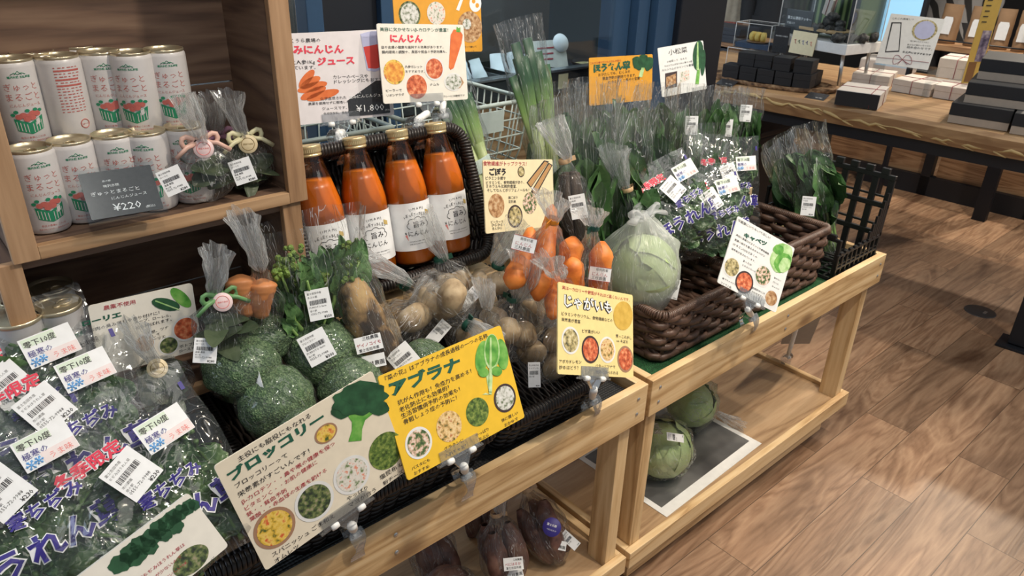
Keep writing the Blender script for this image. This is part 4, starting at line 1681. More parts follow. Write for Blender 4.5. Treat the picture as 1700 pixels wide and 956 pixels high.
# ------------------------------------------------------------------ bags of potatoes
def fill_pot(seed, n=9, k=.90, mesh=None, nm='potato', jit=.62, zs=1.0):
    def fn(t, c, r, ax):
        rnd = random.Random(seed)
        pts = []
        for q in range(400):
            if len(pts) == n:
                break
            d = Vector((rnd.uniform(-1, 1), rnd.uniform(-1, 1), rnd.uniform(-1, .9)))
            if d.length > 1:
                continue
            p = c + Vector((d.x * r[0], d.y * r[1], d.z * r[2])) * jit
            if all((p - o_).length > .038 * k / .8 for o_ in pts):
                pts.append(p)
        for i, p in enumerate(pts):
            m = T(p) @ Euler((rnd.uniform(0, 6), rnd.uniform(0, 6), rnd.uniform(0, 6))).to_matrix().to_4x4() @ Matrix.Scale(k * rnd.uniform(.88, 1.08), 4)
            inst(nm, (mesh or POTM)[i % len(mesh or POTM)], t, t.matrix_basis.inverted() @ m)
    return fn


TG, TT, TO = M_['tape_green'], M_['tape_tan'], M_['tape_orange']
PG = 'tied bags of potatoes in the black basket'
b = tied_bag('potato_bag', 'bag of potatoes with its gathered neck pointing left at the juice bottles', 'bag of potatoes', at(722, 500, X=-.235), (.055, .058, .055), (-.25, -.72, .62), .075, 1.0, fill_pot(1), TG, PG)
stick(LM['pot'], at(779, 496, X=-.19), b, roll=-42, off=.012)
tied_bag('potato_bag', 'bag of potatoes whose neck stands straight up before the third bottle', 'bag of potatoes', at(748, 476, X=-.275), (.046, .050, .048), (-.25, -.22, 1), .085, 2.1, fill_pot(2, 5), TG, PG)
tied_bag('potato_bag', 'bag of potatoes whose neck hangs down over the yellow card', 'bag of potatoes', at(742, 505, X=-.175), (.045, .048, .045), (.75, .1, -.30), .06, 3.2, fill_pot(3, 5), TG, PG)
b = tied_bag('potato_bag', 'bag of potatoes lowest on the left, beside the black-skinned yam', 'bag of potatoes', at(672, 545, X=-.205), (.045, .055, .045), (-.2, .6, .4), .04, 4.4, fill_pot(4, 5), None, PG)
stick(LM['pot'], at(728, 552, X=-.155), b, roll=-42, off=.010)
tied_bag('potato_bag', 'bag of potatoes at the back right under the burdock card', 'bag of potatoes', at(812, 482, X=-.255), (.046, .050, .044), (.15, .25, .9), .085, 5.3, fill_pot(5, 5), TG, PG)
tied_bag('potato_bag', 'bag of potatoes in the middle with its neck up below the long carrots', 'bag of potatoes', at(842, 552, X=-.135), (.055, .060, .056), (.05, .15, 1), .075, 6.6, fill_pot(6, 6), TG, PG)
b = tied_bag('potato_bag', 'bag of potatoes in the basket corner beside the potato card', 'bag of potatoes', at(905, 588, X=-.09), (.052, .052, .056), (.1, .25, .9), .04, 7.7, fill_pot(7, 6), None, PG)
stick(LM['pot'], at(887, 622, X=-.055), b, roll=4, off=.014)
tied_bag('potato_bag', 'bag of potatoes in the middle, right above the yellow card', 'bag of potatoes', at(785, 552, X=-.145), (.050, .052, .048), (.2, .1, .85), .04, 8.2, fill_pot(8, 6), None, PG)
tied_bag('potato_bag', 'bag of potatoes behind the basket corner, below the carrots', 'bag of potatoes', at(888, 522, X=-.195), (.050, .050, .048), (.1, .1, .9), .04, 9.1, fill_pot(9, 5), None, PG)

# ------------------------------------------------------------------ bags of carrots
CM = [carrot_mesh(.20, .024, 1, M_['carrot']), carrot_mesh(.20, .023, 4, M_['carrot']), carrot_mesh(.12, .022, 2, M_['carrot_old'])]


def carrot_bag(label, items, neck, tape, seed, r, labelpx=None, X=None, tail=.06, group='tied bags of carrots', mats=CM[:2], L=.20):
    """items: (top, bottom) points of the carrots"""
    pts = [q for it in items for q in it]
    lo = min(q.z for q in pts)
    c = sum(pts, Vector()) / len(pts)
    t = thing('carrot_bag', label, 'bag of carrots', T(c.x, c.y, lo - .012), group)
    for k, (a, b_) in enumerate(items):
        put_carrot(mats[k % len(mats)], a, b_, t, L, k)
    bot = min(pts, key=lambda q: q.z) - Vector((0, 0, .016))
    bot = Vector((c.x, c.y, bot.z))
    neck = Vector(neck)
    mb = MB()
    secs = []
    ax = neck - bot
    for k in range(14):
        f = k / 13
        q = min(1, (f * 6 + .15)) ** .5 * (1 if f < .55 else 1 - (f - .55) / .45 * .86)
        secs.append((bot.lerp(neck, f), max(.010, r[0] * q), max(.009, r[1] * q), .03 + .10 * f))
    mb.loft(secs, 34, 0, None, .007, 26, seed, np_=8)
    PB(mb, 'bag', M_['film'], t)
    ax.normalize()
    secs = []
    for k in range(8):
        f = k / 7
        w_ = .009 + .026 * f ** .8
        secs.append((neck + (ax + Vector((-.1, -.3, .1))).normalized() * tail * f, w_, w_ * .45, .28))
    tl_ = PB(MB().loft(secs, 36, 0, None, .004, 50, seed + 2, np_=7, cap=False), 'bag_tail', M_['filmtail'], t)
    if tape:
        y = ax.orthogonal().normalized()
        x = y.cross(ax)
        mb = MB().lathe([(.0115, -.005), (.0125, -.003), (.0125, .003), (.0115, .005)], 14, 0, frame(neck, x, y, ax))
        mb.box((.018, 0, 0), (.020, .0018, .011), 0, frame(neck, x, y, ax) @ RZ(-20))
        mb.build('tape', tape, tl_)
    if labelpx:
        stick(LM['ninjin'], at(*labelpx[:2], X=X), t, roll=labelpx[2], name='name_label', off=.006)
    return t


A_ = lambda px, py, X: at(px, py, X=X)
carrot_bag('bag of two long carrots with orange tape, leaning under the burdock card', [(A_(893, 500, -.085), A_(914, 338, -.165)), (A_(846, 480, -.115), A_(884, 375, -.175))],
           A_(917, 366, -.10), TO, 1.3, (.034, .060), (870, 405, -12), -.10, .05)
carrot_bag('bag of carrots half hidden behind the orange-taped bag', [(A_(950, 393, -.115), A_(938, 500, -.075)), (A_(926, 455, -.10), A_(912, 530, -.07))],
           A_(925, 462, -.065), None, 2.7, (.030, .045), None, None, .05)
carrot_bag('bag of two thick carrots with green tape, nearest the bagged cabbage', [(A_(998, 400, -.085), A_(992, 545, -.055)), (A_(953, 425, -.085), A_(958, 545, -.055))],
           A_(984, 378, -.085), TG, 3.9, (.036, .052), (996, 455, -3), -.06, .035)
carrot_bag('bag of short pale carrots on the left, below the wooden crates', [(A_(402, 455, -.175), A_(410, 528, -.155)), (A_(436, 462, -.165), A_(440, 530, -.150)), (A_(418, 470, -.19), A_(424, 525, -.18))],
           A_(432, 448, -.160), None, 5.1, (.026, .036), None, None, .085, None, CM[2:], .12)


# ------------------------------------------------------------------ burdock, yam, nabana, bay leaf bags
def fill_gobou(t, c, r, ax):
    rnd = random.Random(5)
    for k in range(6):
        a = k * 1.05
        p0 = c + Vector((math.cos(a) * .014, math.sin(a) * .020, -r[2] * .95))
        p1 = c + Vector((math.cos(a) * .011 - .02, math.sin(a) * .018 - .01, r[2] * .85))
        mb = MB()
        mb.tube([p0, (p0 + p1) / 2 + Vector((0, .004 * math.sin(k), 0)), p1], [.0085, .0095, .008], 10)
        PB(mb, 'burdock_root', M_['burdock'], t)


b = tied_bag('burdock_bag', 'bag of dark burdock roots with tan tape, right of the burdock card', 'bag of burdock', at(958, 345, X=-.27), (.030, .042, .085), (-.25, -.20, 1), .075, 2.2, fill_gobou, TT)
stick(LM['green'], at(960, 343, X=-.24), b, roll=14, off=.006)

yc = at(612, 548, X=-.125)
yt = thing('yam_bag', 'bagged black-skinned yam standing between the broccoli and the potatoes', 'bag of yam', T(yc - Vector((0, 0, .095))))
mb = MB()
secs = []
for i in range(16):
    f = i / 15
    q = math.sqrt(max(.03, 1 - abs(2 * f - 1) ** 3.5))
    secs.append((yc + Vector((.03 - .075 * f, .020 - .030 * f, -.085 + .165 * f)), .027 * q * (1 + .06 * math.sin(i * 1.9)), .030 * q * (1 + .06 * math.cos(i * 1.4))))
mb.loft(secs, 24, 0, None, .004, 40, 3)
PB(mb, 'yam', M_['yam'], yt)
secs = []
for i in range(14):
    f = i / 13
    q = 1 if f < .7 else 1 - (f - .7) * .5
    secs.append((yc + Vector((.034 - .085 * f, .022 - .030 * f, -.095 + .205 * f)), .031 * q, .037 * q, .02 + .05 * f))
PB(MB().loft(secs, 32, 0, None, .006, 26, 9), 'bag', M_['film'], yt)


def yam_label(w, h, lines, m):
    mb = MB().box((0, 0, 0), (w, h, .0004), 0)
    for s_, a, b_, mi in lines:
        put_text(mb, s_, a, b_, mi, .01, .0004)
    return mb.mesh('name_label', m)


stick(yam_label(.040, .024, [('三枝農園', (-.008, .006), (.016, .006), 1), ('ゲイノコイモ', (-.018, -.003), (.018, -.003), 2), ('富士吉田市産', (-.016, -.010), (.014, -.010), 1)], [M_['paper'], M_['ink'], M_['inkred']]),
      at(612, 570, X=-.095), yt, roll=10, off=.006, name='name_label')
stick(yam_label(.034, .020, [('三枝農園', (-.015, -.006), (.015, -.006), 1)], [M_['paper'], M_['ink']]), at(621, 599, X=-.085), yt, roll=8, off=.006, name='maker_label')

# nabana in an open sleeve
nc = at(548, 560, X=-.175)
nt_ = thing('nabana_bag', 'open bag of leafy rape buds with a ¥250 label before the first bottles', 'bag of greens', T(nc))
mb = MB()
rnd = random.Random(11)
for k in range(80):
    y = rnd.uniform(-.078, .066)
    x = rnd.uniform(-.025, .02)
    zb = rnd.uniform(.0, .09)
    d = Vector((rnd.uniform(-.1, .5), y * 4 + rnd.uniform(-.35, .35), 1))
    leaf(mb, nc + Vector((x, y * .8, zb)), d, (1, rnd.uniform(-.5, .5), rnd.uniform(0, .5)), rnd.uniform(.035, .060), rnd.uniform(.020, .034), rnd.uniform(.1, .9), .007, k, 0, .02, 1, 6, 7, .1)
for k in range(22):
    y = -.072 + .135 * k / 21
    p0 = nc + Vector((rnd.uniform(-.02, .01), y * .6, .03))
    p1 = nc + Vector((rnd.uniform(-.02, .02), y, rnd.uniform(.105, .150)))
    mb.tube([p0, (p0 + p1) / 2, p1], .0022, 5, 1)
    for q in range(9):
        mb.ball(p1 + Vector((rnd.uniform(-.010, .010), rnd.uniform(-.011, .011), rnd.uniform(-.008, .010))), rnd.uniform(.0035, .0055), 7, 2)
PB(mb, 'nabana_leaves', [M_['nabana'], M_['stem'], M_['bud']], nt_)
secs = [(nc + Vector((-.012 * f * 2, -.006 * f, -.01 + .205 * f)), .028 + .016 * f, .060 + .028 * f, .015 + .05 * f) for f in [q / 13 for q in range(14)]]
PB(MB().loft(secs, 44, 0, None, .008, 22, 4, cap=False), 'bag', M_['filmopen'], nt_)
stick(LM['nabana'], at(530, 505, X=-.140), nt_, roll=6, off=.010)


def bay_bag(label, c, seed, ribbon, rx=.045, rz=.034, sticker=True, labelat=None, ax=(.1, -.1, 1), seal='pink', tail=.05, group='bags of bay leaves'):
    c = Vector(c)

    def fill(t, c_, r, a):
        rnd = random.Random(seed)
        for q in range(12):
            mb = MB()
            an = rnd.uniform(0, 6.28)
            d = Vector((math.cos(an) * .5, math.sin(an), rnd.uniform(-.4, .4)))
            leaf(mb, c_ - d * .028 + Vector((rnd.uniform(-.015, .015), rnd.uniform(-.015, .015), rnd.uniform(-.018, .014))), d, (rnd.uniform(.2, 1), rnd.uniform(-.4, .4), 1), rnd.uniform(.050, .065), rnd.uniform(.026, .034), .15, .002, seed + q, 0, 0, 0, 5, 8, .1)
            PB(mb, 'bay_leaf', M_['laurel'], t)
    t = tied_bag('bay_leaf_bag', label, 'bag of bay leaves', c, (rx * .8, rx, rz), ax, tail, seed, fill, None, group, wr=.006)
    a = Vector(ax).normalized()
    nk = c + a * rz * 1.25
    if ribbon is not None:
        mb = MB()
        mb.lathe([(.0115, -.003), (.0125, 0), (.0115, .003)], 12, 0, frame(nk, a.orthogonal().normalized().cross(a), a.orthogonal().normalized(), a))
        for sg in (-1, 1):
            pts = [nk + Vector((.012, sg * (.002 + .022 * math.sin(f * PI)), .014 * math.sin(f * 2 * PI) * .6 + .006 * f)) for f in [q / 8 for q in range(9)]]
            mb.tube(pts, .0022, 6, 0, flat=1.6)
            mb.tube([nk + Vector((.012, sg * .002, 0)), nk + Vector((.020, sg * .020, -.002)), nk + Vector((.020, sg * .036, -.014))], .002, 6, 0, flat=1.6)
        PB(mb, 'ribbon', ribbon, t)
    if seal:
        z = (CAM - nk).normalized()
        y = Vector((0, 0, 1))
        y = (y - z * y.dot(z)).normalized()
        x = y.cross(z)
        p = nk + a * -.012 + z * .020 + x * .006
        mb = MB().lathe([(0, .0006), (.0125, .0006), (.0130, 0), (0, -.0004)], 24, 0)
        mb.tube([(.0085 * math.cos(q * PI / 10), .0085 * math.sin(q * PI / 10), .0008) for q in range(20)], .0004, 4, 1, True)
        put_text(mb, '農薬不使用', (-.0065, -.001), (.0065, -.001), 1, .0, .0008)
        o_ = mb.build('round_sticker', [M_['seal_' + seal], M_['inkpink' if seal == 'pink' else 'st_brown']], t)
        o_.matrix_basis = t.matrix_basis.inverted() @ frame(p, x, y, z)
    if labelat is not None:
        stick(LM['bay'], labelat[0], t, roll=labelat[1], off=.004)
    return t


M_['seal_pink'] = plain('pale_pink_sticker', (.78, .60, .60), .5)
M_['seal_cream'] = plain('cream_sticker', (.72, .60, .38), .5)
M_['st_brown'] = plain('brown_ink', (.30, .20, .07), .5)
M_['rib_peach'] = plain('peach_ribbon', (.72, .46, .38), .4)
M_['rib_green'] = plain('leaf_green_ribbon', (.16, .34, .14), .4)
M_['rib_white'] = plain('white_yellow_ribbon', (.72, .68, .44), .4)
M_['rib_pink'] = plain('mauve_ribbon', (.50, .26, .38), .4)
bz = 1.134 + .036
bay_bag('bag of bay leaves with a peach ribbon and pink sticker, left on the crate shelf', Vector((-.245, -.748, bz + .004)), 2, M_['rib_peach'], .046, .038, labelat=(at(287, 300, X=-.200), 18))
bay_bag('bag of bay leaves at the back of the crate shelf, behind the other two', Vector((-.315, -.700, bz - .004)), 6, M_['rib_pink'], .036, .032, seal=None, labelat=(at(346, 275, X=-.275), 8))
bay_bag('bag of bay leaves with a white and yellow ribbon, right end of the crate shelf', Vector((-.262, -.680, bz)), 9, M_['rib_white'], .040, .034, seal='cream', labelat=(at(403, 284, X=-.215), 14))
bay_bag('bag of bay leaves with a green ribbon and pink sticker, left of the broccoli', at(368, 545, X=-.165), 12, M_['rib_green'], .036, .040, labelat=(at(341, 582, X=-.135), -14), ax=(-.1, .05, 1), tail=.055)
bay_bag('bag of bay leaves with a cream round sticker, below the bay leaf card', at(262, 640, X=-.185), 15, None, .046, .036, seal='cream', ax=(.2, -.1, .8))


# ------------------------------------------------------------------ leeks and tall greens
def leek_bag(label, top, base, seed, n=3):
    top, base = Vector(top), Vector(base)
    z = (top - base)
    L = z.length
    z.normalize()
    y = Vector((0, 1, 0))
    y = (y - z * y.dot(z)).normalized()
    x = y.cross(z)
    t = thing('leek_bag', label, 'bag of leeks', frame(base, x, y, z), 'leeks in tall clear sleeves')
    k = L / .56
    for i in range(n):
        yy = (-.5 + (i + .5) / n) * .066
        xx = .008 * (-1) ** i
        fan = yy * 1.1
        mb = MB()
        pts = [(xx, yy * .8, .0), (xx, yy * .85, .12), (xx, yy, .26), (xx, yy + fan * .1, .33)]
        mb.tube(pts, [.0105, .0130, .0140, .0155], 14, 0)
        for q in range(3):
            a = (q - 1) * .30
            d0 = Vector((xx + .005 * ((q + i) % 2), yy + fan * .1 + .004 * (q - 1), .30))
            p2 = d0 + Vector((.0, fan * .30 + a * .060, .165 + .035 * ((q * 2 + i) % 3)))
            pts = [d0, d0.lerp(p2, .35) + Vector((.003, 0, 0)), d0.lerp(p2, .7) + Vector((.003, 0, 0)), p2]
            mb.tube(pts, [.0135, .0150, .0150, .0140], 12, 0, flat=.40, up=(1, 0, 0))
        m = mb.build('leek', M_['leek'], t)
        m.matrix_basis = Matrix.Scale(k, 4)
    secs = [((0, 0, .56 * k * f * 1.04), .024 + .010 * f, .034 + .028 * f, .02 + .05 * f) for f in [q / 15 for q in range(16)]]
    MB().loft(secs, 40, 0, None, .006, 22, seed, cap=False).build('sleeve', M_['filmopen'], t)
    mb = MB().lathe([(.036, .20), (.0375, .205), (.0375, .225), (.036, .23)], 20, 0, Matrix.Diagonal((.62, 1, 1, 1)))
    mb.build('paper_band', plain('pale_band_%d' % seed, (.55, .66, .62), .5), t)
    return t


_t = at(862, 48, X=-.52)
_l = at(903, 262, X=-.47)
_d = (_l - _t)
leek_bag('sleeve of leeks standing tall, left of the dark leafy greens', _t, _t + _d * ((_t.z - .758) / -_d.z), 3)
_t = at(728, 110, X=-.56)
_l = at(785, 255, X=-.50)
_d = (_l - _t)
leek_bag('sleeve of leeks half hidden behind the bottle basket', _t, _t + _d * ((_t.z - .80) / -_d.z), 8, 3)


def greens_mesh(seed, n=19, mat='komatsuna', h=.34):
    """stems and broad leaves of a tall bundle, base at the origin"""
    rnd = random.Random(seed)
    mb = MB()
    for k in range(n):
        a = k * 2.4
        q = math.sqrt((k + .5) / n)
        bx, by = .012 * q * math.cos(a), .018 * q * math.sin(a)
        d = Vector((.10 * q * math.cos(a) + .02, .17 * q * math.sin(a), 1))
        leaf(mb, (bx, by, .004), d, (math.cos(a) + .5, math.sin(a), .10), rnd.uniform(.10, .15), rnd.uniform(.075, .105), rnd.uniform(-.25, .55), .010, seed + k, 0, rnd.uniform(.075, .17), 1, 8, 10, .22, .0042)
    return mb.mesh('greens', [M_[mat], M_['stem']])


def sleeve_mesh(seed, h=.34, wx=.040, wy=.070):
    secs = [((0, 0, h * f), .020 + (wx - .02) * min(1, f * 1.5), .024 + (wy - .024) * min(1, f * 1.35), .02 + .06 * f ** 2) for f in [q / 17 for q in range(18)]]
    return MB().loft(secs, 44, 0, None, .009, 20, seed, cap=False).mesh('sleeve', [M_['filmopen']])


GM = [greens_mesh(s_) for s_ in (3, 14, 25)]
SM = [sleeve_mesh(s_) for s_ in (1, 5, 9)]


def greens_bag(label, base, top, k, group, cat='bag of greens', lab=None, wide=1.0):
    base, top = Vector(base), Vector(top)
    z = (top - base)
    s_ = z.length / .34
    z.normalize()
    y = Vector((.25, 1, 0))
    y = (y - z * y.dot(z)).normalized()
    x = y.cross(z)
    t = thing('greens_bag', label, cat, frame(base, x, y, z), group)
    m = Matrix.Diagonal((s_ * wide, s_ * wide, s_, 1))
    inst('greens', GM[k % 3], t, m @ RZ(k * 67))
    inst('sleeve', SM[k % 3], t, m)
    if lab:
        stick(LM['green'], at(lab[0], lab[1], X=lab[2]), t, roll=lab[3], off=.004)
    return t


GG = 'tall sleeves of dark leafy greens'
rows = [(926, 140, -.50, 'tall sleeve of greens first beside the leeks', None), (985, 132, -.50, 'tall sleeve of greens below the orange spinach card, left of it', None),
        (1040, 138, -.50, 'tall sleeve of greens below the right end of the orange card', None), (1092, 140, -.50, 'tall sleeve of greens just left of the white greens card', None),
        (1140, 142, -.50, 'tall sleeve of greens right in front of the white greens card', (1148, 208, -.44, 4)), (1182, 145, -.50, 'tall sleeve of greens third from the right end of the back row', None),
        (1215, 146, -.50, 'tall sleeve of greens second from the right end of the back row', (1206, 212, -.46, 2)), (1245, 148, -.50, 'tall sleeve of greens at the right end of the back row, labelled near its top', (1238, 188, -.47, 2))]
for k, (px, py, X, lb, la) in enumerate(rows):
    p = at(px, py, X=X)
    greens_bag(lb, (p.x + .015, p.y, .758), p, k, GG, lab=la, wide=.92)
for k, (px, py, X, lb) in enumerate(((962, 168, -.355, 'tall sleeve of broad green leaves in the front row, right of the burdock bag'), (1020, 178, -.345, 'tall sleeve of broad green leaves in the front row, behind the cabbage bag handles'),
                                     (1082, 178, -.345, 'tall sleeve of broad green leaves in the front row, above the tilted spinach bag'), (1185, 210, -.365, 'tall sleeve of broad green leaves behind the winter spinach bags'))):
    p = at(px, py, X=X)
    greens_bag(lb, (p.x + .02, p.y + .01, .635), p, k + 1, 'broad leaved greens in the front row', wide=1.0)
greens_bag('sleeve of spinach leaning in the black crate, labelled ¥200', at(1376, 418, X=-.105), at(1322, 225, X=-.215), 2, 'spinach sleeves in the black crate', lab=(1342, 342, -.10, 4), wide=1.15)
greens_bag('sleeve of spinach behind the labelled one, beside the black crate lattice', at(1352, 400, X=-.165), at(1300, 232, X=-.25), 0, 'spinach sleeves in the black crate', lab=(1358, 300, -.17, 6), wide=1.05)


def fill_green(t, c, r, ax):
    rnd = random.Random(8)
    mb = MB()
    for q in range(14):
        leaf(mb, c + Vector((rnd.uniform(-.02, .02), rnd.uniform(-.02, .02), -r[2] * .8)), (rnd.uniform(-.25, .25), rnd.uniform(-.3, .3), 1), (1, rnd.uniform(-1, 1), .2), .10, .05, .2, .006, q, 0, .05, 1)
    PB(mb, 'greens', [M_['komatsuna'], M_['stem']], t)


tied_bag('greens_bag', 'bag of green stems gathered with tan tape, behind the cabbage bag', 'bag of greens', at(1056, 372, X=-.255), (.040, .048, .070), (-.25, -.22, 1), .085, 3.4, fill_green, TT)


# ------------------------------------------------------------------ cabbages
def cabbage_mesh(seed):
    mb = MB()

    def head(u, v):
        a, b = 2 * PI * u, PI * (v - .5)
        d = Vector((math.cos(a) * math.cos(b), math.sin(a) * math.cos(b), math.sin(b)))
        k = 1 + .05 * nz(d, 1.5, seed)
        return (.070 * d.x * k, .070 * d.y * k, .066 * d.z * k)
    mb.grid(head, 40, 22, 0, True)
    rnd = random.Random(seed)
    for q in range(7):
        a0 = q * 2 * PI / 7 + rnd.uniform(-.2, .2)
        wob = rnd.uniform(0, 9)

        def lf(u, v):
            b = -1.35 + 2.35 * v
            a = a0 + (u - .5) * 2.1 * math.sin(PI * (.12 + .80 * v))
            d = Vector((math.cos(a) * math.cos(b), math.sin(a) * math.cos(b), math.sin(b)))
            vein = .0022 * math.exp(-((u - .5) / .05) ** 2) * (1 - v * .6)
            for s_ in (-1, 1):
                for g in range(4):
                    vein += .0009 * math.exp(-(((u - .5) * s_ - (v - .15 - g * .18) * .55) / .035) ** 2) * (1 if v > .15 + g * .18 else 0)
            k = 1.035 + .012 * (q % 3) + .03 * nz((u * 2, v * 2, wob), 2.2, seed) + .07 * abs(u - .5) ** 2 * 4 * v
            return (d.x * (.071 * k + vein), d.y * (.071 * k + vein), d.z * (.067 * k + vein))
        mb.grid(lf, 26, 20, 0)
    return mb.mesh('cabbage_head', [M_['cabbage']])


CBM = [cabbage_mesh(2), cabbage_mesh(9)]


def cab_fill(k, s_, rot):
    def fn(t, c, r, ax):
        inst('cabbage_head', CBM[k], t, t.matrix_basis.inverted() @ T(c) @ rot @ Matrix.Scale(s_, 4))
    return fn


cc = at(1066, 448, X=-.165)
cb = tied_bag('bagged_cabbage', 'cabbage in a milky knotted bag standing in the brown basket', 'cabbage', cc, (.080, .084, .112), (-.05, -.12, 1), .006, 4.0, cab_fill(0, 1.06, RX(70) @ RZ(40)), None, 'bagged cabbages', M_['milky'], wr=.008)
nk = cc + Vector((-.05, -.12, 1)).normalized() * .128
mb = MB()
for sg in (-1, 1):
    pts = [nk + Vector((.006, sg * .040 * math.sin(PI * f) * (1.1 - .3 * f) + sg * .004, -.004 + .022 * math.sin(PI * f) + .010 * math.sin(2 * PI * f) * sg)) for f in [q / 10 for q in range(11)]]
    mb.tube(pts, [.007 + .003 * math.sin(q * 1.7) for q in range(11)], 9, 0, flat=.55)
    mb.tube([nk, nk + Vector((.012, sg * .030, .010)), nk + Vector((.02, sg * .055, .004))], [.008, .009, .012], 9, 0, flat=.4)
mb.ball(nk, (.014, .015, .012), 14)
PB(mb, 'knotted_handles', M_['milky'], cb)
stick(LM['pot'], at(1119, 480, X=-.12), cb, roll=-4, off=.012)
c1 = Vector((-.150, .292, .157 + .084))
b = tied_bag('bagged_cabbage', 'bagged cabbage on the low shelf next to the stand leg', 'cabbage', c1, (.085, .088, .080), (.1, -.6, 1), .02, 5.0, cab_fill(1, 1.05, RZ(30) @ RX(20)), None, 'bagged cabbages', M_['film'], wr=.009)
stick(LM['pot'], c1 + Vector((.05, -.03, .075)), b, roll=70, nrm=(.5, -.2, .85), off=.01)
c2 = Vector((-.235, .530, .157 + .080))
tied_bag('bagged_cabbage', 'bagged cabbage at the back of the low shelf, its bag tail lying on the paper', 'cabbage', c2, (.080, .085, .074), (.55, .62, -.38), .07, 6.0, cab_fill(0, .98, RZ(120) @ RX(40)), None, 'bagged cabbages', M_['film'], wr=.009)

# poster lying on the low shelf
t = thing('poster_sheet', 'white-edged dark poster lying on the low shelf under the cabbages', 'poster', T(-.185, .395, .1565) @ RZ(1.5))
MB().box((0, 0, .0006), (.30, .45, .0010), 0).build('paper', M_['white'], t)
MB().box((-.012, 0, .0013), (.265, .415, .0004), 0).build('printed_picture', speckle('dark_poster_print', [(.03, .03, .032), (.10, .10, .10), (.22, .22, .21)], 5, .35, 0), t)

# ------------------------------------------------------------------ sweet potatoes on the low shelf
def fill_sweet(seed):
    def fn(t, c, r, ax):
        rnd = random.Random(seed)
        a = Vector(ax).normalized()
        y = a.orthogonal().normalized()
        x = y.cross(a)
        for i in range(3):
            off = x * .026 * math.cos(i * 2.1 + seed) + y * .026 * math.sin(i * 2.1 + seed)
            m = frame(c + off, x, y, a) @ RX(rnd.uniform(-12, 12)) @ RZ(rnd.uniform(0, 360)) @ Matrix.Scale(.82 * r[2] / .08, 4)
            inst('sweet_potato', SWM[i], t, t.matrix_basis.inverted() @ m)
    return fn


SG = 'bags of sweet potatoes on the low shelf'
beni = yam_label(.042, .026, [('三枝農園', (.0, .006), (.018, .006), 1), ('べにはるか', (-.018, -.003), (.016, -.003), 2), ('富士吉田市産', (-.016, -.010), (.016, -.010), 1)], [M_['paper'], M_['ink'], M_['inkred']])
beni2 = yam_label(.034, .020, [('三枝農園', (-.015, -.006), (.015, -.006), 1)], [M_['paper'], M_['ink']])
for k, (x, y, z, ax, tape, lb) in enumerate((
        (-.140, -.275, .240, (-.25, .0, 1), TT, 'bag of sweet potatoes in front with two white farm labels'),
        (-.135, -.150, .235, (-.60, -.05, .8), TT, 'bag of sweet potatoes nearest the stand leg with a round navy sticker'),
        (-.245, -.385, .222, (-.5, .1, .6), None, 'bag of sweet potatoes at the back left below the rail screws'),
        (-.290, -.200, .225, (-.3, .2, .8), TT, 'bag of sweet potatoes standing at the back behind the front two'),
        (-.150, -.415, .215, (.1, -.8, .5), None, 'bag of sweet potatoes lowest left, mostly cut by the photo edge'))):
    c = Vector((x, y, z))
    b = tied_bag('sweet_potato_bag', lb, 'bag of sweet potatoes', c, (.050, .054, .082), ax, .055, k + 1.5, fill_sweet(k), tape, SG)
    if k == 0:
        stick(beni, c + Vector((.048, -.012, .018)), b, roll=8, off=.010, name='name_label')
        stick(beni2, c + Vector((.048, -.006, -.014)), b, roll=16, off=.012, name='maker_label')
    if k == 1:
        mb = MB().lathe([(0, .0006), (.020, .0006), (.0205, 0)], 28, 0)
        put_text(mb, '富士北麓', (-.012, .002), (.010, .002), 1, .01, .001)
        put_text(mb, 'べにはるか', (-.010, -.008), (.012, -.008), 1, .0, .001)
        z_ = (CAM - c).normalized()
        y_ = (Vector((0, 0, 1)) - z_ * z_.z).normalized()
        o_ = mb.build('round_sticker', [M_['inknavy'], M_['inkwhite']], b)
        o_.matrix_basis = b.matrix_basis.inverted() @ frame(c + Vector((.030, -.012, .040)) + z_ * .034, y_.cross(z_), y_, z_) @ RZ(-14)
        stick(LM['pot'], c + Vector((.050, .030, -.010)), b, roll=55, off=.016)
        stick(beni2, c + Vector((.046, -.002, -.008)), b, roll=-6, off=.016, name='maker_label')


